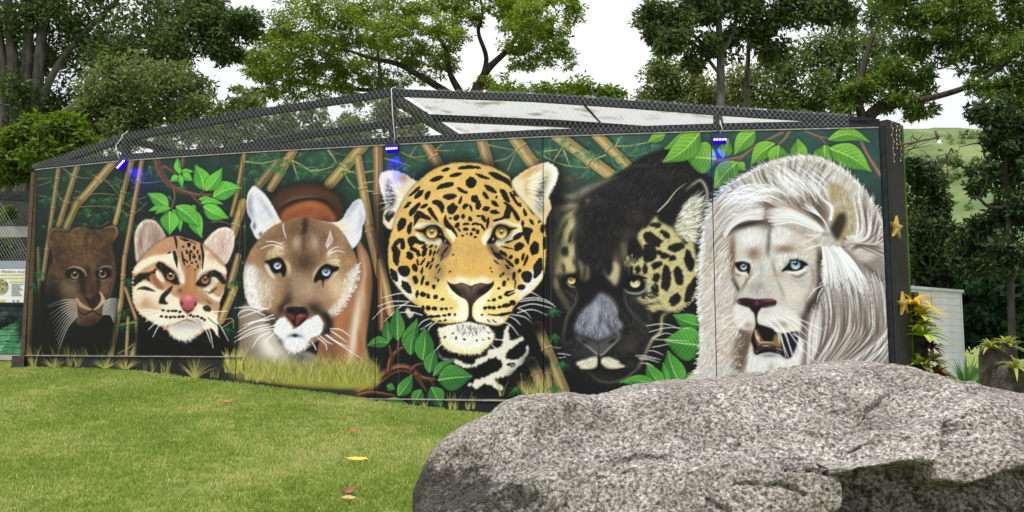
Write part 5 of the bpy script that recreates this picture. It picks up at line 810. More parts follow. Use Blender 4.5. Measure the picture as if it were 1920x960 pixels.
    for p in ([(262, 70), (360, 100), (450, 140), (500, 240), (508, 340), (470, 385), (400, 395), (320, 370), (240, 300), (225, 160)], [(555, 170), (620, 130), (800, 90), (980, 150), (1100, 250), (1110, 400), (1060, 430), (900, 445), (760, 400), (610, 330), (545, 250)]):
        m = P.fill(p, (220, 214, 212), .95, soft=16, jag=8); P.fur(m, 150, [(350, 250, -1, .5), (800, 250, 1, .5), (600, 250, .4, 1)], 50, 5, Wh+[(186, 166, 150)], .5, clip=m)
    P.blob(430, 340, 70, 50, (160, 130, 114), .7); P.blob(650, 170, 90, 40, (196, 186, 176), .6); P.blob(880, 330, 90, 50, (150, 130, 120), .7); P.blob(760, 330, 80, 40, (176, 168, 166), .6)
    M = [(450, 110), (590, 100), (562, 170), (545, 260), (565, 325), (640, 350), (740, 385), (790, 430), (900, 445), (1050, 420), (1072, 500), (1045, 620), (1000, 720), (955, 772), (880, 745), (830, 712), (700, 690), (600, 705), (545, 722), (508, 700), (498, 630), (468, 540), (490, 440), (515, 380), (525, 310), (512, 210), (480, 140)]
    CH = [(470, 560), (500, 720), (620, 725), (800, 745), (940, 785), (1050, 700), (1085, 500), (1145, 600), (1130, 760), (1075, 900), (900, 990), (600, 990), (450, 960), (428, 790)]
    m = P.fill(CH, (222, 220, 218), 1, soft=8, jag=12); P.fur(m, 420, [(480, 800, -.4, 1), (700, 850, 0, 1), (950, 850, .2, 1), (1110, 700, .6, .8), (470, 650, -.8, .6)], 80, 6, Wh+[(180, 174, 172)], .6, clip=None, bend=.2); P.blob(700, 730, 120, 30, (110, 116, 128), .7); P.blob(720, 880, 50, 80, (160, 146, 132), .5)
    m = P.fill(M, (22, 17, 22), 1, soft=5)
    P.fill([(505, 395), (545, 400), (600, 500), (640, 545), (700, 560), (790, 570), (850, 600), (860, 640), (700, 600), (600, 600), (560, 615), (525, 530)], (128, 96, 66), .95, soft=6, clip=m); P.fill([(770, 470), (830, 440), (858, 520), (866, 640), (810, 610), (750, 560)], (142, 110, 78), .95, soft=8, clip=m)
    P.line([(520, 410), (540, 490), (580, 560)], [10, 34, 14], (206, 180, 138), .9, soft=10); P.line([(826, 450), (822, 520), (840, 590)], [8, 26, 10], (214, 190, 152), .9, soft=10); P.blob(560, 500, 14, 24, (240, 226, 196), .8)
    for i in range(8): P.blob(592+i*22, 556+abs(i-3.5)*1.5, 11, 9, (226, 214, 190), .95)
    P.fill([(540, 620), (620, 596), (740, 602), (860, 640), (900, 660), (880, 690), (760, 660), (640, 650), (550, 680)], (66, 40, 52), .9, soft=6, clip=m); P.line([(600, 610), (660, 602), (720, 612)], [4, 12, 4], (214, 200, 210), .9, soft=4); P.line([(790, 635), (850, 655), (890, 665)], [4, 9, 4], (220, 222, 230), .9, soft=3); P.line([(800, 680), (840, 690)], [4, 10, 4], (200, 204, 214), .8); P.blob(540, 680, 16, 12, (190, 190, 200), .7); P.fill([(860, 560), (1040, 450), (1060, 520), (960, 750), (880, 700)], (36, 28, 48), .7, soft=20, clip=m)
    # mane left
    P.fr(1280, 470, 3.841)
    L = [(120, 0), (350, 0), (360, 200), (395, 290), (355, 380), (360, 500), (420, 600), (400, 760), (360, 950), (60, 950), (120, 700), (110, 330)]
    P.fur(L, 900, [(150, 100, -.7, 1), (250, 300, -.6, 1), (150, 500, -.7, .9), (250, 800, -.7, 1), (340, 100, -.3, 1)], 62, 5, Wh+Be[:3]+[(178, 150, 120)], .55, clip=c, bend=.2)
    for _ in range(26): P.blob(P.r.uniform(200, 380), P.r.uniform(560, 760), 14, 6, (176, 126, 78), .5, rot=-50)
    P.edgefur([(130, 0), (125, 200), (112, 340), (130, 480), (140, 640), (110, 780), (90, 900)], 130, 40, 6, Wh, side=1, lean=-.5, inset=30)
    P.edgefur([(420, 600), (410, 700), (390, 800), (360, 900)], 50, 40, 5, Be, side=-1, lean=.6, inset=40)
    # mane right: long locks
    R = [(980, 150), (1060, 0), (1170, -20), (1300, 80), (1460, 100), (1475, 900), (900, 900), (890, 620), (900, 430), (1000, 330)]
    m = P.fill(R, (138, 128, 124), .95, soft=12, clip=c)
    P.fill([(995, 160), (1020, 200), (1005, 300), (960, 420), (900, 460), (890, 560), (880, 420), (960, 300), (985, 230)], (48, 42, 42), .9, soft=14)
    for i in range(330):
        x0 = P.r.uniform(1000, 1470); x1 = x0*.55+P.r.uniform(880, 1000)*.45+P.r.uniform(-60, 60); y0 = P.r.uniform(120, 420)
        P.line([(x0-30, y0), (x0+20, y0+180), (x0, y0+350), (x1-40, y0+560)], [3, 9, 8, 3], (Wh+Be+[(110, 98, 92)])[P.r.integers(9)], .55, clip=m)
    for i in range(60):
        x0 = P.r.uniform(900, 1020); P.line([(x0+30, P.r.uniform(330, 480)), (x0, 620), (x0-10, 880)], [3, 7, 3], (Wh+Be)[P.r.integers(8)], .6, clip=m)
    for p in ([(1060, 300), (1080, 480), (1040, 640)], [(1240, 320), (1260, 480), (1190, 660)], [(1330, 300), (1340, 470), (1290, 640)], [(1180, 190), (1230, 260), (1200, 380)], [(1300, 90), (1420, 200), (1450, 330)], [(1420, 420), (1380, 560), (1220, 720)], [(1020, 240), (1100, 260), (1190, 230)], [(1100, 460), (1060, 640), (1010, 780)], [(1460, 560), (1400, 740), (1300, 860)]): P.air(p, 24, (84, 70, 64), .7, clip=m)
    for i in range(90):
        x0 = P.r.uniform(1010, 1460); y0 = P.r.uniform(150, 380)
        P.line([(x0-30, y0), (x0+20, y0+180), (x0, y0+350), (x0*.6+350, y0+560)], [3, 8, 7, 3], Wh[P.r.integers(4)], .8, clip=m)
    for i in range(42):
        x0 = 1010+i*11+P.r.normal(0, 8); y0 = P.r.uniform(190, 330); x1 = x0*.62+330+P.r.normal(0, 16)
        P.lock([(x0, y0), (x0+26, y0+190), (x0+2, y0+380), (x1-20, y0+600)], P.r.uniform(22, 38), 8, LW, (96, 82, 74), .78, .65, m)
    # tied lock
    for i in range(120):
        t = P.r.random(); P.line([(1000+t*130, -30+P.r.uniform(-10, 20)), (1010+t*230, 70+t*20), (1010+t*330, 190+P.r.uniform(-40, 90)+t*30)], [4, 9, 3], Wh[P.r.integers(4)], .75)
    P.edgefur([(1010, 60), (1010, 160), (1030, 240)], 30, 40, 5, Wh, side=1, lean=-.8, inset=20)
    P.fr(1300, 280, 4.3636)
    for i in range(130):
        t = P.r.random(); y0 = 470+t*140+P.r.normal(0, 8); x0 = 610+P.r.uniform(-20, 90)
        P.line([(x0, y0), (800+t*20, 480+t*120), (1000, 590+t*70), (1080+P.r.uniform(-10, 20), 690)], [3, 8, 7, 3], (Wh+Wh+Be[:1])[P.r.integers(9)], .7)
    for i in range(40):
        P.line([(900+P.r.uniform(-20, 60), 420+P.r.uniform(0, 60)), (1050, 560), (1115, 680)], [2, 6, 3], Wh[P.r.integers(4)], .6)
    for i in range(26):
        P.line([(960+P.r.uniform(0, 60), 280+P.r.uniform(0, 40)), (1050, 400), (1130+P.r.uniform(-15, 20), 470), (1125+P.r.uniform(-20, 10), 580)], [3, 7, 6, 2], Wh[P.r.integers(4)], .8)
    P.fill([(1045, 690), (1075, 670), (1118, 690), (1110, 705), (1060, 708)], (150, 146, 150), .9, soft=5)
    for i in range(60):   # brow fringe on the left
        t = P.r.random(); P.line([(560+P.r.uniform(-10, 20), 480+t*100), (430, 500+t*80), (320, 570+t*70), (240+t*20, 690+t*40)], [3, 8, 6, 2], (Wh+Be[:1])[P.r.integers(5)], .65)
    for p in ([(1030, 700), (950, 740), (880, 780)], [(1050, 770), (970, 800), (900, 830)], [(1040, 690), (960, 700), (900, 690)]):
        for j in range(5): P.line([(x+P.r.normal(0, 6), y+P.r.normal(0, 6)) for x, y in p], [6, 5, 2], (230, 224, 214), .7)
    P.fr(1340, 440, 6.857)
    P.whiskers([[(1400, 640), (1280, 710), (1175, 850)], [(1390, 680), (1340, 760), (1312, 860)], [(1420, 560), (1390, 600), (1340, 640)]], 9)
    P.fr(1340, 560, 6.857)
    P.whiskers([[(230, 200), (120, 250), (40, 320)], [(330, 210), (200, 300), (60, 420)], [(380, 260), (260, 400), (150, 520)], [(400, 280), (300, 400), (220, 560)], [(690, 230), (860, 380), (960, 600), (1030, 800)], [(700, 300), (830, 420), (880, 600), (915, 760)], [(640, 260), (800, 420), (900, 640), (960, 790)], [(800, 220), (1000, 330), (1180, 480)], [(880, 210), (1080, 300), (1300, 500)], [(1090, 260), (1240, 330), (1400, 400)], [(950, 420), (1100, 620), (1350, 860)], [(1000, 450), (1180, 560), (1340, 700)], [(900, 260), (1000, 400), (1140, 580)], [(760, 250), (900, 420), (990, 720)]], 8)

def mural_grass(P):
    gc = ((164, 162, 80), (184, 178, 100), (122, 124, 58), (200, 194, 124), (96, 100, 46))
    P.fr(420, 480, 3.428)
    P.fill([(0, 660), (100, 640), (300, 690), (600, 700), (850, 690), (985, 700), (990, 830), (850, 860), (560, 850), (300, 820), (130, 790), (0, 760)], (158, 158, 62), .95, soft=12, mot=.12)
    for y, n in ((690, 120), (740, 130), (790, 110)):
        for _ in range(n):
            x = P.r.uniform(0, 985); P.tuft(x, y+P.r.uniform(-10, 30), 4, 74, 3.6, gc, .35, .7, 24)
    P.fill([(0, 765), (130, 800), (300, 832), (560, 858), (850, 868), (860, 900), (0, 900)], (52, 50, 46), .9, soft=8, smooth=False)
    P.fr(0, 480, 4)
    P.fill([(150, 742), (1835, 755), (1835, 980), (150, 980)], (44, 43, 43), .93, soft=2, smooth=False, mot=.2)
    for x, y, n, L, sp, w in ((400, 830, 26, 95, 1.1, 9), (790, 835, 34, 110, 1.0, 10), (940, 840, 30, 110, 1.0, 10), (1460, 910, 34, 160, .7, 10), (250, 830, 14, 170, .15, 9), (520, 820, 12, 150, .2, 9), (580, 825, 10, 150, .2, 8), (1250, 880, 8, 110, .15, 10), (1140, 860, 5, 100, .15, 8), (1220, 870, 5, 90, .2, 7), (1620, 910, 5, 90, .1, 6), (1080, 850, 4, 60, .2, 6), (1580, 905, 3, 70, .1, 6)):
        P.tuft(x, y, int(n*1.3), L, w*.62, ((146, 144, 76), (170, 164, 90), (104, 104, 54)), sp, .85, 34)
    for _ in range(60): P.tuft(P.r.uniform(1690, 1835), P.r.uniform(780, 880), 2, 110, 10, gc, .3, .9, 10)
    P.fill([(1700, 790), (1835, 800), (1835, 930), (1750, 910)], (164, 164, 66), .6, soft=20)
    for _ in range(40): P.tuft(P.r.uniform(220, 1000), 745, 1, 90, 5, ((112, 118, 58), (140, 140, 70)), .3, .6, 6)
    P.line([(200, 743), (900, 745), (1835, 755)], 5, (150, 146, 136), .75, smooth=False)
    P.fr(680, 500, 3.3105)
    P.fill([(-165, 822), (1000, 828), (1000, 1000), (-165, 1000)], (42, 42, 44), .85, soft=2, smooth=False, mot=.2)
    for x, n in ((380, 10), (540, 5), (575, 8), (650, 5), (685, 3), (860, 6), (1060, 6)): P.tuft(x, 880 if x < 800 else 800, n, 100 if x < 800 else 130, 6, ((150, 150, 76), (176, 172, 96)), .2, .85, 20)
    for b, t, w in (((425, 748), (492, 876), 48), ((362, 765), (308, 862), 38), ((150, 830), (275, 848), 26)): P.leaf(b, t, w, hi=(82, 148, 66), lo=(22, 76, 42), rib=(160, 206, 120))
    P.line([(-165, 820), (400, 822), (1000, 827)], 6, (176, 172, 160), .85, smooth=False)
    for p0, p1, w in (((1085, 365), (1250, 770), 62), ((1050, 590), (1135, 790), 66), ((1140, 590), (1165, 800), 34), ((960, 690), (1040, 810), 50)): P.bamboo(p0, p1, w, w*1.1, (.35,), col=(168, 138, 78), a=.92)
    for x, y, rx, ry in ((1078, 372, 66, 74), (1046, 596, 64, 64), (1140, 592, 30, 56), (956, 690, 54, 54)): P.blob(x, y, rx, ry, (17, 19, 20), 1)
    for _ in range(16): P.tuft(P.r.uniform(980, 1240), 790, 2, 130, 6, ((190, 184, 110), (150, 150, 70)), .2, .85, 10)
    for x, y in ((1180, 260), (1190, 420), (1240, 590), (1190, 740), (950, 750)): P.fan(x, y, 90, 10, 70, 10, ((30, 104, 54), (50, 130, 66)), .9)
    # age: water marks, fine scuffs, old wall joints
    P.fr(0, 0, 1)
    for x in (457, 744, 1030, 1364): P.line([(x, 262), (x+2, 470), (x+3, 740)], 1.2, (206, 206, 200), .28, smooth=False)
    for _ in range(160): x, y = P.r.uniform(70, 1640), P.r.uniform(300, 740); P.line([(x, y), (x+P.r.normal(0, 4), y+P.r.uniform(2, 10))], .9, (220, 220, 214), .18, smooth=False)

def paint_mural():
    P = Paint(30, 226, 1676, 812, PAINT_SCALE)
    mural_ground(P); dark_puma(P); ocelot(P); puma(P); black_jaguar(P); jaguar(P); vines(P); lion(P); mural_grass(P)
    return P
# ---------------------------------------------------------------- plan of the wall and the lawn
Z_TOP = 3.82
TOP_PX = [(66, 319), (232, 302), (455, 287.5), (710, 273.5), (1018, 257.5), (1333, 247), (1648, 240)]
def on_level(px, py, z):
    d = ray(px, py); t = (z-EYE)/d[2]; return np.array((d[0]*t, d[1]*t, z))
WALL = np.array([on_level(px, py, Z_TOP)[:2] for px, py in TOP_PX])
def hit_wall(px, py, off=0.0):
    """where a view ray meets the wall's front planes (off metres behind them)"""
    d = ray(px, py); best = None
    for i in range(len(WALL)-1):
        a, b = WALL[i], WALL[i+1]; e = b-a; n = np.array((-e[1], e[0]))/np.hypot(*e)
        a2 = a+n*off; den = d[:2]@n
        t = (a2@n)/den; p = d[:2]*t; u = ((p-a2)@e)/(e@e)
        if (u >= -1e-6 or i == 0) and (u <= 1+1e-6 or i == len(WALL)-2): best = np.array((p[0], p[1], EYE+d[2]*t)); break
    return best
FOOT_PX = [(40, 690), (110, 691), (233, 694), (292, 700), (367, 710), (456, 720), (625, 740), (750, 759), (905, 776), (1100, 790), (1333, 800), (1648, 806)]
FOOT = np.array([hit_wall(*p) for p in FOOT_PX])
WX = np.r_[-40, WALL[:, 0], 40]; WY = np.r_[WALL[0, 1]+4, WALL[:, 1], WALL[-1, 1]-.3]
def ground_z(x, y):
    x = np.asarray(x, float); y = np.asarray(y, float)
    yw = np.interp(x, WX, WY); zb = np.interp(x, FOOT[:, 0], FOOT[:, 2])
    t = np.clip(y/yw, -1.5, 1)
    z = zb*t+np.maximum(y-yw, 0)*.035*np.clip(1-(y-yw)/60, .3, 1)
    z = z+.018*np.sin(x*1.7+y*.6)*np.sin(y*1.3)*np.clip(1-t, 0, 1)*2*np.clip(t, 0, 1)
    return z

# ---------------------------------------------------------------- materials of the setting
def make_lawn_mat():
    m, nt, b = material('lawn_soil', (.1, .12, .03), .9, .2); L = nt.links.new
    tc = node(nt, 'ShaderNodeTexCoord'); n = node(nt, 'ShaderNodeTexNoise', Scale=1.1, Detail=5); n2 = node(nt, 'ShaderNodeTexNoise', Scale=45, Detail=4)
    L(tc.outputs['Object'], n.inputs[0]); L(tc.outputs['Object'], n2.inputs[0])
    c = ramp(nt, n.outputs[0], [(.35, (.15, .21, .045)), (.52, (.23, .28, .065)), (.66, (.33, .34, .11))])
    d = ramp(nt, n2.outputs[0], [(.3, (.5, .5, .5)), (.7, (1.15, 1.15, 1.15))])
    mul = node(nt, 'ShaderNodeMix', data_type='RGBA', blend_type='MULTIPLY'); mul.inputs[0].default_value = 1; L(c, mul.inputs[6]); L(d, mul.inputs[7]); L(mul.outputs[2], b.inputs['Base Color'])
    bp = node(nt, 'ShaderNodeBump', Strength=.6, Distance=.02); L(n2.outputs[0], bp.inputs['Height']); L(bp.outputs[0], b.inputs['Normal']); return m
def make_grass_mat():
    m, nt, b = material('grass_blade', (.1, .16, .03), .55, .3); L = nt.links.new
    g = node(nt, 'ShaderNodeNewGeometry'); n = node(nt, 'ShaderNodeTexNoise', Scale=.9, Detail=5); n3 = node(nt, 'ShaderNodeTexNoise', Scale=7, Detail=3); L(g.outputs['Position'], n.inputs[0]); L(g.outputs['Position'], n3.inputs[0])
    oi = node(nt, 'ShaderNodeObjectInfo')
    ad = node(nt, 'ShaderNodeMath', operation='MULTIPLY_ADD'); L(oi.outputs['Random'], ad.inputs[0]); ad.inputs[1].default_value = .3; L(n.outputs[0], ad.inputs[2])
    a2 = node(nt, 'ShaderNodeMath', operation='MULTIPLY_ADD'); L(n3.outputs[0], a2.inputs[0]); a2.inputs[1].default_value = .35; L(ad.outputs[0], a2.inputs[2])
    c = ramp(nt, a2.outputs[0], [(.42, (.16, .26, .035)), (.74, (.26, .36, .06)), (.95, (.40, .46, .12)), (1.0, (.52, .52, .2))])
    L(c, b.inputs['Base Color']); t = node(nt, 'ShaderNodeBsdfTranslucent'); L(c, t.inputs[0]); mx = node(nt, 'ShaderNodeMixShader'); mx.inputs[0].default_value = .3
    L(b.outputs[0], mx.inputs[1]); L(t.outputs[0], mx.inputs[2]); L(mx.outputs[0], nt.nodes['Material Output'].inputs[0]); return m
LAWN = make_lawn_mat(); BLADE = make_grass_mat()
DARK_STEEL = noisy('dark_painted_steel', (.010, .012, .016), (.022, .025, .03), 14, .6, .25, spec=.22)
RUST = noisy('rusty_pipe', (.10, .045, .025), (.18, .09, .05), 20, .75, .4)
WIRE = noisy('galvanised_wire', (.55, .57, .6), (.42, .44, .46), 30, .45, 0, spec=.5, metal=.3)
MURAL = paintmat('mural_paint'); CONC = noisy('raw_board', (.3, .29, .27), (.38, .37, .35), 12, .9, .4)

def build_ground():
    xs = np.r_[np.linspace(-260, -14, 24), np.arange(-13.6, 13.7, .2), np.linspace(14, 260, 24)]; ys = np.r_[np.linspace(-60, -1, 14), np.arange(-.8, 16.1, .2), np.linspace(16.5, 40, 20), np.linspace(45, 420, 30)]
    X, Y = np.meshgrid(xs, ys); Z = ground_z(X, Y); n = len(xs)
    i = (np.arange(len(ys)-1)[:, None]*n+np.arange(n-1)[None]).ravel()
    o = link_mesh('ground', np_mesh('ground', np.c_[X.ravel(), Y.ravel(), Z.ravel()], np.c_[i, i+1, i+n+1, i+n], True), LAWN); tag(o, kind='structure')
build_ground()

def build_grass():
    """mown lawn: short tufts set on the visible part of the slope, far too many to count"""
    rng = np.random.default_rng(2)
    tufts = []
    for k in range(5):
        V = []; Fs = []
        for j in range(16):
            x, y = rng.normal(0, .028, 2); h = rng.uniform(.014, .032); a = rng.uniform(0, 6.28); w = rng.uniform(.0016, .003); ln = rng.uniform(.1, .9)*h
            dx, dy = math.cos(a), math.sin(a); b = rng.uniform(0, 6.28); lx, ly = math.cos(b)*ln, math.sin(b)*ln; n = len(V)
            V += [(x-dx*w, y-dy*w, -.004), (x+dx*w, y+dy*w, -.004), (x+dx*w*.8+lx*.4, y+dy*w*.8+ly*.4, h*.6), (x-dx*w*.8+lx*.4, y-dy*w*.8+ly*.4, h*.6), (x+lx, y+ly, h)]
            Fs += [(n, n+1, n+2, n+3), (n+3, n+2, n+4)]
        me = bpy.data.meshes.new('grass_tuft'); me.from_pydata(V, [], Fs); me.materials.append(BLADE); tufts.append(me)
    src = bpy.data.collections.new('grass_tufts')
    for i, me in enumerate(tufts): src.objects.link(bpy.data.objects.new('grass_tuft', me))
    # points: denser near the viewer
    n = 90000; y = 4.2+8.6*rng.random(n)**1.25; x = rng.uniform(-8.2, 3.0, n)
    yw = np.interp(x, WX, WY); k = (y < yw+np.where(x < -5.9, 2.5, -.02)) & (x > -.64*y-.5) & (x < np.where(y < 7.5, 1.2, 2.6))
    x, y = x[k], y[k]; z = ground_z(x, y)
    me = bpy.data.meshes.new('lawn_grass'); me.vertices.add(len(x)); me.vertices.foreach_set('co', np.c_[x, y, z].astype(np.float32).ravel()); me.update()
    o = link_mesh('lawn_grass', me, BLADE); tag(o, 'short mown grass of the sloping lawn', 'grass', kind='stuff')
    ng = bpy.data.node_groups.new('grass_scatter', 'GeometryNodeTree'); ng.interface.new_socket('Geometry', in_out='INPUT', socket_type='NodeSocketGeometry'); ng.interface.new_socket('Geometry', in_out='OUTPUT', socket_type='NodeSocketGeometry')
    gi = ng.nodes.new('NodeGroupInput'); go = ng.nodes.new('NodeGroupOutput'); mp = ng.nodes.new('GeometryNodeMeshToPoints'); ip = ng.nodes.new('GeometryNodeInstanceOnPoints'); ci = ng.nodes.new('GeometryNodeCollectionInfo')
    ci.inputs['Collection'].default_value = src; ci.inputs['Separate Children'].default_value = True; ci.inputs['Reset Children'].default_value = True
    rv = ng.nodes.new('FunctionNodeRandomValue'); rv.data_type = 'FLOAT_VECTOR'; rv.inputs[0].default_value = (-.15, -.15, 0); rv.inputs[1].default_value = (.15, .15, 6.28)
    rs = ng.nodes.new('FunctionNodeRandomValue'); rs.data_type = 'FLOAT'; rs.inputs[2].default_value = .75; rs.inputs[3].default_value = 1.3
    L = ng.links.new; L(gi.outputs[0], mp.inputs[0]); L(mp.outputs[0], ip.inputs['Points']); L(ci.outputs[0], ip.inputs['Instance']); ip.inputs['Pick Instance'].default_value = True
    L(rv.outputs[0], ip.inputs['Rotation']); L(rs.outputs[1], ip.inputs['Scale']); L(ip.outputs[0], go.inputs[0])
    md = o.modifiers.new('scatter', 'NODES'); md.node_group = ng
build_grass()

# ---------------------------------------------------------------- mural wall
def build_wall():
    P = paint_mural(); g_ = P.img.mean(2, keepdims=True); img = (lin(np.clip(g_+(P.img-g_)*.92, 0, 255))**1.07*1.04).astype(np.float32)
    root = empty('mural_hoarding', (WALL[3, 0], WALL[3, 1], float(ground_z(*WALL[3])))); tag(root, 'long bent wall of boards painted with six big cat heads among bamboo', 'mural')
    labs = ['board with the dark brown cat', 'board with the small spotted cat and bright leaves', 'board with the pale puma', 'board with the yellow spotted jaguar', 'board with the black jaguar', 'board with the white lion']
    DEN = 132
    for i in range(len(WALL)-1):
        a, b = WALL[i], WALL[i+1]; e = b-a; Lw = np.hypot(*e); u = e/Lw; n = np.array((-u[1], u[0]))   # n points away from the viewer
        nx = int(Lw*DEN); s = np.linspace(.0045, Lw-.0045, nx); gx = a[0]+u[0]*s; gy = a[1]+u[1]*s
        zb = float(min(np.interp(gx, FOOT[:, 0], FOOT[:, 2])))-.06; nz_ = int((Z_TOP-zb)*DEN); zz = np.linspace(zb, Z_TOP, nz_)
        X = np.broadcast_to(gx, (nz_, nx)); Y = np.broadcast_to(gy, (nz_, nx)); Z = np.broadcast_to(zz[:, None], (nz_, nx))
        px, py = proj(X, Y, Z)
        cx = np.clip((px-P.x0)*P.S-.5, 0, P.W-1.01); cy = np.clip((py-P.y0)*P.S-.5, 0, P.H-1.01)
        xi = cx.astype(int); yi = cy.astype(int); fx = (cx-xi)[..., None]; fy = (cy-yi)[..., None]
        C = (img[yi, xi]*(1-fx)+img[yi, xi+1]*fx)*(1-fy)+(img[yi+1, xi]*(1-fx)+img[yi+1, xi+1]*fx)*fy
        V = np.c_[X.ravel(), Y.ravel(), Z.ravel()]; k = (np.arange(nz_-1)[:, None]*nx+np.arange(nx-1)[None]).ravel(); Fq = np.c_[k, k+1, k+nx+1, k+nx]
        m0 = len(V); corner = [0, nx-1, nx*nz_-1, nx*(nz_-1)]; back = V[corner]+np.array((n[0], n[1], 0))*.05
        V = np.vstack([V, back]); C = np.vstack([C.reshape(-1, 3), np.full((4, 3), .04)])
        c0, c1, c2, c3 = corner; Fq = np.vstack([Fq, [(m0+1, m0, m0+3, m0+2), (c0, m0, m0+1, c1), (c1, m0+1, m0+2, c2), (c2, m0+2, m0+3, c3), (c3, m0+3, m0, c0)]])
        V = V-np.array(root.location)
        o = link_mesh('painted_panel', np_mesh('painted_panel', V, Fq, False, C), MURAL, root); o['label'] = labs[i]
    # studs behind the joints, plinth strip, top edge lath, brown corner angle
    m = MB()
    return root
WALL_ROOT = build_wall()
# ---------------------------------------------------------------- wall trim
ROOT0 = Vector(WALL_ROOT.location)
def loc_pts(pts, root=WALL_ROOT): return [Vector(p)-Vector(root.location) for p in pts]
def wall_norm(i):
    e = WALL[i+1]-WALL[i]; e = e/np.hypot(*e); return np.array((-e[1], e[0])), e
BROWN_STEEL = noisy('brown_corner_steel', (.05, .026, .016), (.1, .055, .035), 18, .6, .3)
CHARCOAL = noisy('charcoal_render', (.035, .034, .034), (.055, .053, .052), 60, .95, .9, dist=.01, spec=.2)
TURF = noisy('artificial_turf', (.06, .15, .012), (.13, .25, .03), 120, .9, .8, dist=.02, spec=.2)
GOLD = noisy('gold_glitter', (.36, .25, .045), (.62, .46, .12), 160, .35, .7, dist=.01, spec=.6, metal=.55, pos=(.4, .6))
LATH = noisy('weathered_lath', (.4, .38, .34), (.2, .18, .16), 22, .85, .4)

def build_trim():
    # thin pale lath along the top edge, one per board, on top of the boards
    for i in range(len(WALL)-1):
        n, e = wall_norm(i); a = WALL[i]+e*.004; b = WALL[i+1]-e*.004; c = (a+b)/2+n*.025
        m = MB(); m.box(Vector((c[0], c[1], Z_TOP+.006))-ROOT0, (np.hypot(*(b-a)), .062, .012), rz=math.atan2(e[1], e[0])); m.build('top_lath', LATH, WALL_ROOT)
        m = MB(); z0 = float(ground_z(*WALL[i+1]))-.1
        if i < len(WALL)-2:   # dark joint strip set back between two boards
            p = WALL[i+1]+n*.03; m.box(Vector((p[0], p[1], (z0+Z_TOP)/2))-ROOT0, (.03, .02, Z_TOP-z0-.004), rz=math.atan2(e[1], e[0])); m.build('joint_strip', DARK_STEEL, WALL_ROOT)
    # low plinth boards that stand a little proud
    for (pa, pb, th) in (((48, 666), (455, 672), .02), ((632, 746), (1010, 749), .014)):
        pts = [hit_wall(*pa)]+[np.array((WALL[i, 0], WALL[i, 1], 0)) for i in range(len(WALL)) if pa[0] < proj(WALL[i, 0], WALL[i, 1], 1.3)[0]+4 < pb[0]-15 and WALL[i, 0] > hit_wall(*pa)[0]+.1]+[hit_wall(*pb)]
        z = hit_wall(*pa)[2]
        for a, b in zip(pts[:-1], pts[1:]):
            L_ = np.hypot(*(b-a)[:2]); e = (b-a)[:2]/L_; c = (a+b)/2; zb = min(float(ground_z(a[0], a[1])), float(ground_z(b[0], b[1])))-.08
            nrm = np.array((-e[1], e[0])); c[:2] -= nrm*(.004)
            m = MB(); m.box(Vector((c[0], c[1], z-.004))-ROOT0, (L_, th, .008), rz=math.atan2(e[1], e[0])); m.build('plinth_edge', LATH, WALL_ROOT)
    # brown angle at the left end
    a = WALL[0]; n, e = wall_norm(0); m = MB(); z0 = float(ground_z(*a))-.1
    for k, w in ((-.022, .05), (-.075, .05)):
        p = a+e*k+n*(.02 if k > -.05 else .05); m.box(Vector((p[0], p[1], (z0+Z_TOP-.02)/2))-ROOT0, (w, .06, Z_TOP-.02-z0), rz=math.atan2(e[1], e[0]))
    for z in np.linspace(z0+.5, Z_TOP-.2, 5): p = a-e*.02-n*.012; m.tube([Vector((p[0], p[1], z))-ROOT0, Vector((p[0]-n[0]*.01, p[1]-n[1]*.01, z))-ROOT0], .009, 8)
    m.build('corner_angle', BROWN_STEEL, WALL_ROOT)
    m = MB(); p = hit_wall(50, 680); m.box(Vector((a[0]-.06, a[1]-.02, (z0+p[2]+.16)/2-.02))-ROOT0, (.14, .1, p[2]+.16-z0-.1), rz=.3); m.build('plinth_end', noisy('dark_block', (.05, .04, .035), (.09, .08, .07), 20, .9, .5), WALL_ROOT)
build_trim()

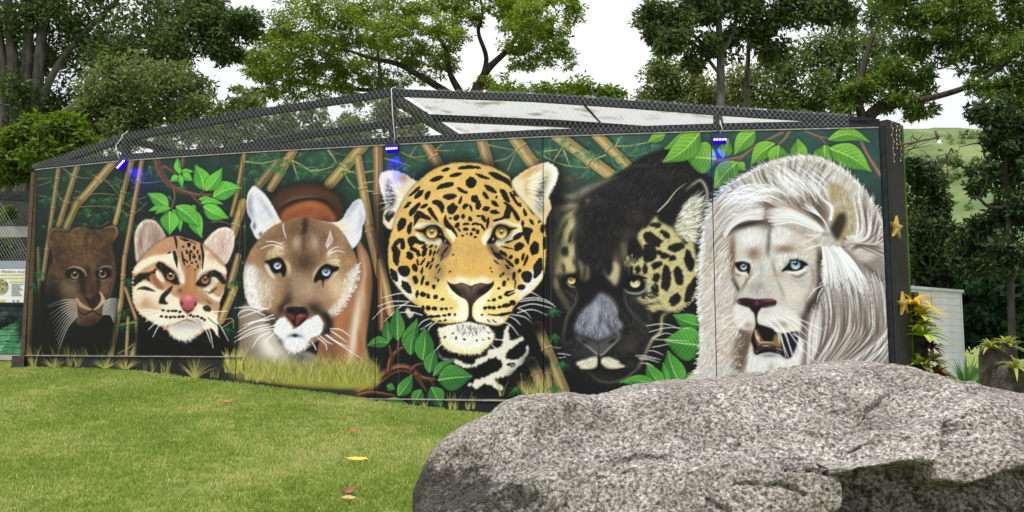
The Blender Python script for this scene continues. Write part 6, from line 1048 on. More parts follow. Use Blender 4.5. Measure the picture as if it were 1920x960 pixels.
# ---------------------------------------------------------------- end pillar of the wall
def build_pillar():
    a = WALL[-1]; n, e = wall_norm(len(WALL)-2); z0 = float(ground_z(*a))-.1; zt = Z_TOP+.09
    ang = R(40); e = np.array((math.cos(ang), math.sin(ang))); n = np.array((-e[1], e[0])); a = a+np.array((.01, .02)); w = .30; root = empty('end_pillar', (a[0]+e[0]*.15, a[1]+e[1]*.15, z0)); tag(root, 'dark grey rendered pillar with a green turf edge at the end of the mural', 'pillar')
    c = a+e*(.024+w/2)-n*.02; r0 = Vector(root.location)
    m = MB(); m.box(Vector((c[0], c[1], (z0+zt)/2))-r0, (w, .14, zt-z0), rz=ang); o = m.build('shaft', CHARCOAL, root)
    bm = bmesh.new(); bm.from_mesh(o.data); bmesh.ops.bevel(bm, geom=bm.edges[:], offset=.014, segments=2, affect='EDGES'); bm.to_mesh(o.data); bm.free()
    c2 = a+e*.011-n*.01; m = MB(); m.box(Vector((c2[0], c2[1], (z0+Z_TOP+.02)/2))-r0, (.02, .09, Z_TOP+.02-z0), rz=ang); m.build('edge_strip', DARK_STEEL, root)
    # turf side: a strip with short pile
    rng = np.random.default_rng(4); c3 = a+e*(.024+w+.011)-n*.035; m = MB(); m.box(Vector((c3[0], c3[1], (z0+zt-.02)/2))-r0, (.022, .12, zt-.02-z0), rz=ang)
    for _ in range(900):
        z = rng.uniform(z0, zt-.02); d = rng.uniform(-.06, .05); p = Vector((c3[0]+n[0]*d, c3[1]+n[1]*d, z))-r0; q = p+Vector((e[0], e[1], 0))*rng.uniform(.01, .022)+Vector((rng.normal(0, .006), rng.normal(0, .006), rng.normal(0, .006)))
        if d < -.04: q -= Vector((n[0], n[1], 0))*.012
        s_ = Vector((0, .003, .003)); m.add([p-s_, p+s_, q], [(0, 1, 2)])
    m.build('turf_edge', TURF, root)
    # tiny light string hanging down the top of the pillar
    m = MB(); bulbs = MB()
    for k in range(3):
        x = .05+k*.055; p0 = a+e*(.02+x*1.4)-n*.1
        zz = np.linspace(zt+.005, zt-[.45, .3, .42][k], 14); pts = [Vector((p0[0]+rng.normal(0, .006), p0[1]-.004, z))-r0 for z in zz]; m.tube(pts, .002, 4)
        for p in pts[1::2]: bulbs.tube([p+Vector((0, -.004, -.006)), p+Vector((0, -.006, .008))], .005, 6)
    s = m.build('light_string', noisy('pale_cord', (.45, .42, .36), (.3, .28, .24), 10, .7, 0), root); bulbs.build('bulb', noisy('clear_bulb', (.7, .66, .55), (.5, .45, .36), 10, .3, 0), s)
    return a, e, n, ang, w
PA, PE, PN, PANG, PWID = build_pillar()

def star(px, py, r, rot, label):
    n, e = PN, PE; d = ray(px, py); a2 = PA-n*.125; t = (a2@n)/(d[:2]@n); p = Vector((d[0]*t, d[1]*t, EYE+d[2]*t))
    V = []; Fs = []
    for side, dy in ((0, -.012), (1, .012)):
        for k in range(10):
            q = math.pi/2+rot+k*math.pi/5; rr = r if k % 2 == 0 else r*.42
            V.append((math.cos(q)*rr, dy, math.sin(q)*rr))
    V += [(0, -.03, 0), (0, .012, 0)]
    for k in range(10): j = (k+1) % 10; Fs += [(k, j, 20), (10+j, 10+k, 21), (k, 10+k, 10+j, j)]
    me = bpy.data.meshes.new('star'); me.from_pydata(V, [], Fs); o = link_mesh('gold_star', me, GOLD); o.location = p; o.rotation_euler = (0, 0, PANG); tag(o, label, 'star', 'gold stars on the pillar')
star(1681, 427, .128, -.1, 'upper gold glitter star fixed to the plain part of the pillar')
star(1694, 570, .128, .12, 'lower gold glitter star beside the orange bromeliad leaves')

# ---------------------------------------------------------------- netted cage frame above the wall
def rail(m, pts, r=.036): m.tube(pts, r*1.55, 4, square=True)
def build_cage():
    root = empty('aviary_roof', (WALL[3, 0], WALL[3, 1], Z_TOP)); tag(root, 'dark steel gable frame with wire netting and white sheets above the mural', 'cage roof')
    r0 = Vector(root.location)
    TOPR = [(68, 317), (236, 259), (470, 214), (736, 174), (1000, 184), (1180, 196), (1345, 209), (1590, 225), (1645, 231)]
    OFF = .075
    top = [Vector(hit_wall(x, y, OFF)) for x, y in TOPR]
    low = []
    for x in (68, 236, 470, 736, 1000, 1180, 1345, 1590, 1645):
        y = np.interp(x, [p[0] for p in TOP_PX], [p[1] for p in TOP_PX])-8; q = hit_wall(x, y, OFF); low.append(Vector((q[0], q[1], Z_TOP+.062)))
    for a, b in zip(low[:-1], low[1:]): m = MB(); rail(m, [a-r0, b+(b-a).normalized()*.01-r0], .034); m.build('bottom_rail', DARK_STEEL, root)
    for a, b in zip(top[:-1], top[1:]): m = MB(); rail(m, [a-r0, b+(b-a).normalized()*.01-r0], .034); m.build('top_rail', DARK_STEEL, root)
    for i in (1, 3, 6): m = MB(); rail(m, [low[i]-r0-Vector((0, 0, .03)), top[i]-r0], .034); m.build('upright', DARK_STEEL, root)
    # ridge going back from the peak and a second rib behind
    nrm, _ = wall_norm(3); back = Vector((nrm[0]*.95+.08, nrm[1]*.95, 0)); pk = top[3]; BK = lambda p, d: p+back*d
    m = MB(); rail(m, [pk-r0-Vector((0, 0, .05)), BK(pk, 3.4)-r0-Vector((0, 0, .05))], .045); m.build('ridge_beam', noisy('grey_beam', (.05, .05, .05), (.09, .085, .08), 12, .7, .4), root)
    for d in (1.2, 3.4):
        rib = [BK(p, d) for p in top]
        for a, b in zip(rib[:-1], rib[1:]): m = MB(); rail(m, [a-r0, b+(b-a).normalized()*.01-r0], .036); m.build('rib', DARK_STEEL, root)
    m = MB()
    for i in (1, 6): rail(m, [top[i]-r0, BK(top[i], 3.4)-r0], .03)
    m.build('purlin', DARK_STEEL, root)
    # white roof sheets on the right slope, hung under the netting
    mt, nt, b = material('white_roof_sheet', (.8, .8, .8), .5, .3); L = nt.links.new
    tcn = node(nt, 'ShaderNodeTexCoord'); n1 = node(nt, 'ShaderNodeTexNoise', Scale=4, Detail=8); L(tcn.outputs['Object'], n1.inputs[0]); c = ramp(nt, n1.outputs[0], [(.28, (.5, .47, .42)), (.45, (.82, .82, .82))]); L(c, b.inputs['Base Color'])
    tr = node(nt, 'ShaderNodeBsdfTranslucent'); L(c, tr.inputs[0]); mx = node(nt, 'ShaderNodeMixShader'); mx.inputs[0].default_value = .72; L(b.outputs[0], mx.inputs[1]); L(tr.outputs[0], mx.inputs[2]); L(mx.outputs[0], nt.nodes['Material Output'].inputs[0])
    def sheet(pts, lab):
        A = [p+Vector((0, 0, .045)) for p in pts]; B = [BK(p, 3.4)+Vector((0, 0, .045)) for p in pts]; C = [p+Vector((0, 0, .004)) for p in A]; D = [p+Vector((0, 0, .004)) for p in B]; k = len(pts)
        m = MB(); V = [v-r0 for v in A+B+C+D]; Fs = []
        for i in range(k-1): Fs += [(i, i+1, k+i+1, k+i), (2*k+i, 3*k+i, 3*k+i+1, 2*k+i+1), (i, 2*k+i, 2*k+i+1, i+1)]
        m.add(V, Fs); o = m.build('roof_sheet', mt, root); o['label'] = lab
    def on_top(x):
        for (a, b), (p, q) in zip(zip(TOPR[:-1], TOPR[1:]), zip(top[:-1], top[1:])):
            if a[0] <= x <= b[0]: return p.lerp(q, (x-a[0])/(b[0]-a[0]))
    sheet([on_top(738)+Vector((.03, 0, 0)), top[4], on_top(1084)], 'white sheet beside the ridge'); sheet([on_top(1087), top[5], top[6], on_top(1590)], 'white sheet with leaf litter')
    m = MB(); a = on_top(1085.5)+Vector((0, 0, .03)); m.tube([a-r0, BK(a, 1.2)+Vector((.03, 0, 0))-r0, BK(a, 3.4)-r0], .014, 5); m.build('sheet_seam', noisy('dirty_seam', (.03, .025, .02), (.12, .1, .07), 30, .9, .5), root)
    rng = np.random.default_rng(8); m = MB()
    for _ in range(26):
        p = BK(on_top(rng.uniform(1100, 1500)), rng.uniform(.1, 1.5))+Vector((0, 0, .054)); q = rng.uniform(0, 6.28); l = rng.uniform(.03, .1)
        m.tube([p-r0, p+Vector((math.cos(q)*l, math.sin(q)*l, .004))-r0], .004, 4)
    o = m.build('litter', noisy('dead_leaf', (.06, .04, .025), (.1, .07, .04), 20, .9, 0), root); tag(o, kind='stuff')
    # wire netting: diamonds in the front gable, closer strands on the left roof slope
    def net(quads, pitch, skew, name, rad):
        m = MB()
        for (A, B, C, D) in quads:      # A-B along the bottom, D-C along the top
            A, B, C, D = (Vector(q) for q in (A, B, C, D)); w = (B-A).length; h = max((D-A).length, (C-B).length)
            P = lambda u, v: (A.lerp(B, u)).lerp(D.lerp(C, u), v)
            nn = int(w/pitch)+1; du = skew*h/w
            for sg in (1, -1):
                for k in range(-int(abs(du)*nn)-1, nn+int(abs(du)*nn)+2):
                    u0 = k/nn; u1 = u0+sg*du; v0, v1 = 0.0, 1.0
                    lo, hi = (0.0, 1.0)
                    if sg*du != 0:
                        ta, tb = sorted(((0-u0)/(u1-u0), (1-u0)/(u1-u0))); lo, hi = max(0, ta), min(1, tb)
                    if hi-lo < .02: continue
                    p = P(u0+(u1-u0)*lo, lo); q = P(u0+(u1-u0)*hi, hi)
                    if (p-q).length < .03: continue
                    m.tube([p-r0, q-r0], rad, 3, caps=False, smooth=False)
        o = m.build(name, WIRE, root); tag(o, kind='stuff')
    f = -.075; sh = lambda p, d=f: p+Vector((nrm[0]*d, nrm[1]*d, 0))
    net([(sh(low[i])-Vector((0, 0, .035)), sh(low[i+1])-Vector((0, 0, .035)), sh(top[i+1])+Vector((0, 0, .05)), sh(top[i])+Vector((0, 0, .05))) for i in range(1, 7)], .056, .62, 'front_netting', .00095)
    net([(sh(low[0])-Vector((0, 0, .03)), sh(low[1])-Vector((0, 0, .03)), sh(top[1])+Vector((0, 0, .05)), sh(top[0])+Vector((0, 0, .05)))], .056, .5, 'front_netting', .00095)
    net([(top[i]+Vector((0, 0, .05)), top[i+1]+Vector((0, 0, .05)), BK(top[i+1], 3.4)+Vector((0, 0, .05)), BK(top[i], 3.4)+Vector((0, 0, .05))) for i in range(0, 3)], .08, .6, 'roof_netting', .0009)
    net([(top[i]+Vector((0, 0, .07)), top[i+1]+Vector((0, 0, .07)), BK(top[i+1], 1.2)+Vector((0, 0, .07)), BK(top[i], 1.2)+Vector((0, 0, .07))) for i in range(3, 7)], .08, .6, 'roof_netting', .0009)
    return low, top
CAGE_LOW, CAGE_TOP = build_cage()

# ---------------------------------------------------------------- violet LED floods and their cables
def emit(name, c, s):
    m = bpy.data.materials.new(name); m.use_nodes = True; nt = m.node_tree; nt.nodes.clear(); e = nt.nodes.new('ShaderNodeEmission'); o = nt.nodes.new('ShaderNodeOutputMaterial'); e.inputs[0].default_value = c; e.inputs[1].default_value = s; nt.links.new(e.outputs[0], o.inputs[0]); return m
LED = emit('violet_led', (.42, .22, 1, 1), 5); BODY = noisy('lamp_body_navy', (.012, .012, .09), (.02, .02, .14), 30, .35, .1); CORD = noisy('white_cord', (.62, .6, .55), (.5, .48, .44), 10, .7, 0)
GLOW_BOX = emit('blue_glow_box', (.02, .008, .75, 1), .55)
def lamp(px, py, roll, top, label):
    q = hit_wall(px, py, -.1); i = int(np.searchsorted(WALL[:, 0], q[0]))-1; n, e = wall_norm(max(i, 0))
    root = empty('led_flood_lamp', q, math.atan2(e[1], e[0])); root.rotation_euler[1] = roll; tag(root, label, 'lamp', 'violet flood lamps along the top of the mural')
    m = MB(); m.box((0, 0, 0), (.15, .06, .05)); m.box((0, .035, .0), (.13, .02, .07)); o = m.build('housing', BODY, root)
    for k in range(5): m = MB(); m.tube([(-.056+k*.028, -.022, -.022), (-.056+k*.028, -.036, -.030)], .0105, 10); m.build('led', LED, o)
    m = MB(); m.box((0, .0, -.05), (.135, .014, .05)); m.build('lens', GLOW_BOX, o)  # glowing box added below the LEDs to carry their blue glow
    m = MB(); m.box((0, .058, .02), (.03, .075, .014)); m.box((0, .09, .05), (.03, .014, .09)); m.build('bracket', DARK_STEEL, root)
    top = Vector(top)+Vector((0, -.1, .02)); M = Matrix.LocRotScale(root.location, root.rotation_euler, None).inverted(); a = M@top
    m = MB(); m.tube([(.0, .03, .03), (.03, -.01, .09), Vector((.01, -.01, .2)).lerp(a, .35), a.lerp(Vector((.02, 0, 0)), .1), a, a+Vector((.02, .1, .05))], .0055, 5); m.build('cable', CORD, root)
    l = bpy.data.lights.new('flood', 'SPOT'); l.energy = 13; l.color = (.03, .012, 1); l.spot_size = R(84); l.spot_blend = .8; l.shadow_soft_size = .03
    lo = bpy.data.objects.new('flood_light', l); COL.objects.link(lo); lo.parent = root; lo.location = (0, .02, -.05); lo.rotation_euler = (R(24), 0, 0)
lamp(227, 306, -.75, CAGE_TOP[1], 'tilted violet flood lamp above the dark brown cat and the spotted kitten')
lamp(736, 275, 0, CAGE_TOP[3], 'violet flood lamp above the left ear of the yellow jaguar')
lamp(1349, 258, 0, CAGE_LOW[6], 'violet flood lamp among green leaves above the white lion')

# rusty pipe arm with a bulb, fixed behind the pillar
def arm():
    a = at(1686, 272, 8.95); b = at(1757, 258, 8.6); root = empty('pipe_arm_lamp', a); tag(root, 'thin rusty pipe arm with a small bulb sticking out behind the pillar', 'lamp'); r0 = Vector(a)
    m = MB(); m.tube([Vector(a)-r0-Vector((.25, 0, .05)), Vector(b)-r0], .011, 8); m.build('pipe', RUST, root)
    m = MB(); m.tube([Vector(at(1754, 245, 8.6))-r0, Vector(at(1759, 262, 8.6))-r0], .014, 8); m.build('socket', RUST, root)
    p = Vector(at(1761, 268, 8.6))-r0; m = MB(); m.tube([p+Vector((0, 0, .035)), p+Vector((0, 0, .02)), p, p-Vector((0, 0, .02)), p-Vector((0, 0, .03))], [.01, .016, .024, .02, .004], 10); m.build('bulb', noisy('frosted_bulb', (.75, .77, .78), (.82, .84, .85), 5, .2, 0), root)
arm()
# ---------------------------------------------------------------- granite boulder
def granite():
    m, nt, b = material('granite', (.4, .39, .37), .85, .3); L = nt.links.new
    tc = node(nt, 'ShaderNodeTexCoord'); O = tc.outputs['Object']
    v = node(nt, 'ShaderNodeTexVoronoi', Scale=85.0); n = node(nt, 'ShaderNodeTexNoise', Scale=56, Detail=5, Roughness=.75); n2 = node(nt, 'ShaderNodeTexNoise', Scale=2.2, Detail=6, Roughness=.6); n3 = node(nt, 'ShaderNodeTexNoise', Scale=16, Detail=6, Roughness=.7)
    st = node(nt, 'ShaderNodeMapping'); st.inputs['Scale'].default_value = (1, 1, 1.15); st.inputs['Rotation'].default_value = (0, .5, 0); L(O, st.inputs[0])
    for q in (v, n): L(st.outputs[0], q.inputs[0])
    for q in (n2, n3): L(O, q.inputs[0])
    sp = ramp(nt, n.outputs[0], [(.36, (.032, .031, .029)), (.45, (.20, .195, .185)), (.54, (.46, .445, .42)), (.64, (.80, .785, .76))])
    mot = ramp(nt, n3.outputs[0], [(.3, (.5, .48, .46)), (.55, (1, .98, .95)), (.75, (1.12, 1.1, 1.08))])
    m1 = node(nt, 'ShaderNodeMix', data_type='RGBA', blend_type='MULTIPLY'); m1.inputs[0].default_value = .9; L(sp, m1.inputs[6]); L(mot, m1.inputs[7])
    big = ramp(nt, n2.outputs[0], [(.34, (.58, .52, .46)), (.5, (.93, .88, .83)), (.62, (1.16, 1.11, 1.06))]); m2 = node(nt, 'ShaderNodeMix', data_type='RGBA', blend_type='MULTIPLY'); m2.inputs[0].default_value = .8; L(m1.outputs[2], m2.inputs[6]); L(big, m2.inputs[7])
    # black algae stains, darker hollow and lower front: a mask broken up by noise
    at_ = node(nt, 'ShaderNodeAttribute', attribute_name='paint'); ad = node(nt, 'ShaderNodeMath', operation='MULTIPLY_ADD'); L(n3.outputs[0], ad.inputs[0]); ad.inputs[1].default_value = 1.25; sx = node(nt, 'ShaderNodeSeparateColor'); L(at_.outputs['Color'], sx.inputs[0]); L(sx.outputs[0], ad.inputs[2])
    mk = ramp(nt, ad.outputs[0], [(.8, (0, 0, 0)), (1.0, (.95, .95, .95))])
    m3 = node(nt, 'ShaderNodeMix', data_type='RGBA'); L(mk, m3.inputs[0]); L(m2.outputs[2], m3.inputs[6]); dk = node(nt, 'ShaderNodeMix', data_type='RGBA', blend_type='MULTIPLY'); dk.inputs[0].default_value = 1; L(m2.outputs[2], dk.inputs[6]); dk.inputs[7].default_value = (.13, .13, .11, 1); L(dk.outputs[2], m3.inputs[7]); L(m3.outputs[2], b.inputs['Base Color'])
    bp = node(nt, 'ShaderNodeBump', Strength=.9, Distance=.02); hs = node(nt, 'ShaderNodeMath', operation='MULTIPLY_ADD'); L(n3.outputs[0], hs.inputs[0]); hs.inputs[1].default_value = 2; L(n.outputs[0], hs.inputs[2]); L(hs.outputs[0], bp.inputs['Height']); L(bp.outputs[0], b.inputs['Normal'])
    return m
def seg_dist(p, poly):
    best = np.full(len(p), 1e9); side = np.zeros(len(p)); poly = np.asarray(poly, float)
    for a, b in zip(poly[:-1], poly[1:]):
        e = b-a; t = np.clip(((p-a)@e)/(e@e), 0, 1); q = p-(a+t[:, None]*e); d = np.hypot(*q.T); s = e[0]*q[:, 1]-e[1]*q[:, 0]
        k = d < best; best[k] = d[k]; side[k] = np.sign(s[k])
    return best, side
def build_rock():
    YC = 5.0
    PRO = [(768, 1040), (776, 960), (781, 915), (789, 880), (802, 858), (828, 828), (860, 805), (903, 783), (940, 760), (975, 744), (1030, 737), (1060, 737), (1110, 741), (1150, 738), (1200, 725), (1260, 717), (1350, 712), (1420, 700), (1500, 691), (1580, 684), (1625, 680), (1680, 685), (1725, 694), (1760, 709), (1800, 714), (1850, 724), (1890, 734), (1925, 750), (1990, 790), (2080, 860), (2180, 980), (2240, 1100)]
    prof = np.array([at(px, py, YC) for px, py in PRO]); xs = prof[:, 0]; zs = prof[:, 2]
    nu, nv = 560, 320
    U = np.linspace(xs[0], xs[-1], nu); zt = np.interp(U, xs, zs); zt[1:-1] = (zt[:-2]+2*zt[1:-1]+zt[2:])/4
    zg = .30; H = np.maximum(zt-zg, .06)
    k = np.clip(1-((U-1.6)/2.75)**2, .02, 1); A = 1.12*k**.42; A = np.minimum(A, .16+1.05*np.sqrt(np.clip((U-xs[0])/.75, 0, 1)))   # half depth
    th = np.linspace(-.12, math.pi+.12, nv)[None]                # 0 = front foot, pi = back foot
    c, s = np.cos(th), np.sin(th); ex = 2/3.1
    ybase = YC-A[:, None]*np.sign(c)*np.abs(c)**ex-.25*(1-np.clip(np.abs(s), 0, 1))*np.sign(c)
    z = zg+H[:, None]*np.sign(s)*np.abs(s)**ex
    # lean: the crest sits towards the back so that the face slopes up and away
    ybase = ybase+.16*(np.clip(np.abs(s), 0, 1)**1.5)-.16
    X = np.broadcast_to(U[:, None], z.shape).copy(); P = np.c_[X.ravel(), ybase.ravel(), z.ravel()]
    # outward direction from an inner axis
    ctr = np.c_[X.ravel()*.9+.12, np.full(X.size, YC-.05), np.broadcast_to((zg+.45*H)[:, None], z.shape).ravel()]
    d = P-ctr; d /= np.linalg.norm(d, axis=1)[:, None]+1e-9
    px, py = proj(P[:, 0], P[:, 1], P[:, 2]); Q = np.c_[px, py]; front = np.clip((YC+.15-P[:, 1])/.5, 0, 1)
    disp = .06*N3.fbm(P*1.5, 4)+.04*N3.fbm(P*np.array((3.4, 3.4, 5.5))+9, 4)-.03*np.clip(N3.fbm(P*np.array((3, 3, 7))+4, 3, .55, True)-.72, 0, 1)*4+.014*N3.fbm(P*np.array((13, 13, 18))+3, 3, .6)+.006*N3.fbm(P*40+5, 2, .6)
    crest = np.exp(-((np.broadcast_to(th, z.shape).ravel()-math.pi/2)/.3)**2); disp *= 1-.55*crest
    hid = np.zeros(len(P)); crack = np.zeros(len(P))
    # hollow under the right shoulder: below this edge the stone falls back
    edge = [(1560, 1000), (1622, 960), (1608, 915), (1572, 892), (1640, 872), (1700, 862), (1780, 868), (1800, 905), (1850, 910), (1900, 880), (1990, 850)]
    dd, sd = seg_dist(Q, edge); inside = (sd > 0) & (Q[:, 0] > 1560) & (py > 840)
    hid += np.where(inside, np.clip(dd/34, 0, 1)*.24*front, 0); disp += np.where(~inside, np.exp(-(dd/14)**2)*.02*front, 0)
    # second smaller hollow
    edge2 = [(1786, 790), (1784, 850), (1796, 852), (1850, 838), (1888, 812), (1870, 785), (1800, 786), (1786, 790)]
    e2 = np.array(edge2); cx, cy = e2[:, 0].mean(), e2[:, 1].mean(); jx = N3.fbm(P*7, 2)*14
    hid += np.clip((px+jx-1786)/7, 0, 1)*np.clip((1890-px-jx)/70, 0, 1)*np.clip((py-782)/40, 0, 1)*np.clip((856-py+jx)/9, 0, 1)*.13*front
    # flaked ledges: a step across each line, dying out away from it
    for line, amp, w in (([(1470, 758), (1530, 786), (1565, 798), (1600, 832), (1612, 830), (1632, 822)], .035, 40), ([(1436, 768), (1450, 782), (1480, 783)], .022, 22), ([(1380, 800), (1420, 802), (1455, 812)], .016, 26), ([(1395, 900), (1470, 905), (1530, 930)], .02, 30), ([(1490, 850), (1530, 872), (1575, 892)], .026, 30), ([(1100, 742), (1125, 770), (1150, 782)], .016, 20), ([(1140, 830), (1200, 822), (1260, 820)], .014, 24), ([(1640, 745), (1670, 720), (1700, 706)], .022, 22), ([(1345, 925), (1370, 945), (1390, 960)], .02, 20), ([(840, 850), (880, 838), (905, 860)], .02, 26), ([(1035, 745), (1062, 770)], .012, 18)):
        dd, sd = seg_dist(Q, line); q = np.exp(-(dd/w)**1.5)*front; disp += np.where(sd < 0, amp*1.5*q, -amp*.1*q)*np.clip(.6+N3.fbm(P*6+2, 2)*1.2, 0, 1); jd = dd+N3.fbm(P*22+3, 2)*5; crack = crack-np.exp(-(jd/4.5)**2)*.03*front
    disp += .03*np.exp(-(((Q[:, 0]-1010)/110)**2+((Q[:, 1]-790)/40)**2))*front
    P = P+d*disp[:, None]
    # split faces: the stone has broken along flat planes
    rg = np.random.default_rng(17); ok = np.nonzero((py > np.interp(px, [q[0] for q in PRO], [q[1] for q in PRO])+26) & (py < 990) & (px > 800) & (px < 1960) & (front > .3))[0]
    for i in rg.choice(ok, 60):
        nv_ = d[i]+rg.normal(0, .12, 3); nv_ /= np.linalg.norm(nv_); rad = rg.uniform(.2, .5); sd_ = (P-P[i])@nv_+rg.uniform(.008, .026); P -= nv_[None]*(np.clip(sd_, 0, .08)*.95*np.clip(2.6-2.6*np.linalg.norm(P-P[i], axis=1)/rad, 0, 1))[:, None]
    P += d*(.006*N3.fbm(P*30+5, 3, .6)+.016*N3.fbm(P*9+1, 3)+crack)[:, None]; P[:, 1] += hid; P[:, 2] += np.where(inside, np.clip(dd/40, 0, 1)*.0, 0)
    P[:, 2] = np.maximum(P[:, 2], -.05)
    # mask: algae patches at lower left, darker in the hollow and towards the bottom
    st = np.exp(-(((Q[:, 0]-860)/80)**2+((Q[:, 1]-900)/62)**2)*1.0)*.36+np.exp(-(((Q[:, 0]-790)/26)**2+((Q[:, 1]-930)/60)**2))*.5+np.where(inside, np.clip(dd/60, 0, 1)*.2, 0)*front+np.exp(-(((Q[:, 0]-975)/70)**2+((Q[:, 1]-940)/40)**2))*.22+np.exp(-(((Q[:, 0]-1000)/60)**2+((Q[:, 1]-850)/40)**2))*.1+np.exp(-(((Q[:, 0]-920)/130)**2+((Q[:, 1]-930)/70)**2))*.1+np.clip((py-860)/160, 0, 1)*.12*front
    C = np.repeat(np.clip(st, 0, 1)[:, None], 3, 1)
    i = (np.arange(nu-1)[:, None]*nv+np.arange(nv-1)[None]).ravel(); Fq = np.c_[i, i+nv, i+nv+1, i+1]
    o0 = np.array((1.4, YC, zg)); o = link_mesh('granite_boulder', np_mesh('granite_boulder', P-o0, Fq, True, C), granite()); o.location = o0; tag(o, 'huge speckled grey granite boulder lying on the lawn before the mural', 'boulder')
build_rock()
# ---------------------------------------------------------------- trees
def bark(name, c0, c1): 
    m, nt, b = material(name, c0, .9, .2); L = nt.links.new; tc = node(nt, 'ShaderNodeTexCoord'); mp = node(nt, 'ShaderNodeMapping'); mp.inputs['Scale'].default_value = (1, 1, .25); L(tc.outputs['Object'], mp.inputs[0]); n = node(nt, 'ShaderNodeTexNoise', Scale=14, Detail=6); L(mp.outputs[0], n.inputs[0]); L(ramp(nt, n.outputs[0], [(.35, c0), (.65, c1)]), b.inputs['Base Color']); bp = node(nt, 'ShaderNodeBump', Strength=.6, Distance=.03); L(n.outputs[0], bp.inputs['Height']); L(bp.outputs[0], b.inputs['Normal']); return m
BARK = bark('dark_bark', (.02, .016, .013), (.06, .05, .04)); BARK_G = bark('grey_bark', (.05, .046, .04), (.13, .12, .105))
def leaves(rng, centres, radii, n, size, aspect=.42, up=.5, droop=0, flat=1.0, shell=.35):
    """leaf quads spread through clumps; centres (k,3), radii (k,), n per clump"""
    k = len(centres); c = np.repeat(centres, n, 0); r = np.repeat(radii, n)
    d = rng.normal(size=(k*n, 3)); d /= np.linalg.norm(d, axis=1)[:, None]; q = rng.random(k*n)**shell
    p = c+d*(r*q)[:, None]*np.array((1, 1, flat))
    nn = d*.6+rng.normal(size=(k*n, 3))*.7+np.array((0, 0, up)); nn /= np.linalg.norm(nn, axis=1)[:, None]
    t = rng.normal(size=(k*n, 3))+d*.7+np.array((0, 0, -droop)); t -= nn*(t*nn).sum(1)[:, None]; t /= np.linalg.norm(t, axis=1)[:, None]+1e-9
    b = np.cross(nn, t); s = size*rng.uniform(.6, 1.35, k*n)[:, None]; w = s*aspect
    V = np.stack([p, p+t*s*.45+b*w*.5-nn*s*.04, p+t*s-nn*s*.12, p+t*s*.45-b*w*.5-nn*s*.04], 1).reshape(-1, 3)
    return V, np.arange(len(V)).reshape(-1, 4)
def limb(m, a, b, r0, r1, rng, bend=.12, n=6, sag=0):
    a = Vector(a); b = Vector(b); L = (b-a).length; o = Vector((rng.normal(), rng.normal(), rng.normal()*.6))*L*bend; o2 = Vector((rng.normal(), rng.normal(), rng.normal()))*L*bend*.4
    pts = []
    for i in range(n+1):
        t = i/n; pts.append(a.lerp(b, t)+o*math.sin(t*math.pi)*(1-t*.4)+o2*math.sin(t*2*math.pi)+Vector((0, 0, sag*L*t*(1-t))))
    m.tube(pts, [r0, r1], 7); return pts
TRK = .55
def tree(name, label, cat, base, forks, blobs, leaf, bmat, seed, group=None, trunk_r=.25, clump=(.45, .8), per=60, ncl=14, size=.12, twigs=True, **lk):
    """base (x,y); forks: list of polylines in world space (trunk and main limbs, with radii); blobs: (centre, rx, ry, rz, weight)"""
    rng = np.random.default_rng(seed); z0 = float(ground_z(base[0], base[1]))-.15; root = empty(name, (base[0], base[1], z0)); r0 = Vector(root.location); tag(root, label, cat, group)
    m = MB(); joints = []
    for fi, (pts, rr) in enumerate(forks):
        rr = [q*TRK for q in rr]; P = catmull(np.array(pts, float), False, 5); tb = MB(); tb.tube([Vector(p)-r0 for p in P], rr, 9); tk = tb.build('trunk', bmat, root) if fi == 0 else tk; _ = tb.build('limb', bmat, tk) if fi else None; joints += [(Vector(p), np.interp(i/(len(P)-1), np.linspace(0, 1, len(rr)), rr)) for i, p in enumerate(P) if i > len(P)*.3]
    cs = []; rs = []
    for (c, rx, ry, rz, wt) in blobs:
        c = np.array(c, float); k = max(3, int(ncl*wt))
        d = rng.normal(size=(k, 3)); d /= np.linalg.norm(d, axis=1)[:, None]; q = rng.random(k)**.4
        pc = c+d*q[:, None]*np.array((rx, ry, rz)); cs.append(pc); rs.append(rng.uniform(*clump, k)*min(1, (rx+rz)/2.0+.2))
        if joints:
            cv = Vector(c); j, jr = min(joints, key=lambda q: (q[0]-cv).length+max(0, q[0].z-cv.z)*.8)
            pts = limb(m, j, cv, min(jr*.55, .03+.03*(cv-j).length**.7), .02, rng)
            if twigs:
                for t in pc[:: max(1, k//7)]:
                    limb(m, pts[rng.integers(2, len(pts))], t, .022, .006, rng, .15, 4)
    tag(m.build('branches', bmat, root), kind='stuff')
    cs = np.vstack(cs); rs = np.concatenate(rs); V, Fq = leaves(rng, cs, rs, per, size, **lk)
    o = link_mesh('crown', np_mesh('crown', V-np.array(r0), Fq), leaf, root)
    return root
def blob(px, py, Y, rpx, rpy, dep=None, w=1):
    s = Y/F_PX; return (at(px, py, Y), rpx*s, dep if dep else (rpx+rpy)/2*s*1.1, rpy*s, w)
L_DARK = leafmat('leaf_dark', (.03, .052, .017), (.095, .14, .045), .35); L_OLIVE = leafmat('leaf_olive', (.06, .09, .028), (.18, .215, .08), .42); L_BRIGHT = leafmat('leaf_bright', (.05, .095, .014), (.13, .20, .03), .45)
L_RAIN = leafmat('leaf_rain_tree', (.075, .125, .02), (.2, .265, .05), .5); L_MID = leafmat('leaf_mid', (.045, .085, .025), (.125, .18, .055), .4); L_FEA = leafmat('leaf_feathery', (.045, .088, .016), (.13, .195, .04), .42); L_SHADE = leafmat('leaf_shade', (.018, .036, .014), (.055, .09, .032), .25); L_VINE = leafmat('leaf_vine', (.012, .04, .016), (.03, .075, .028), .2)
def A3(px, py, Y): return tuple(at(px, py, Y))

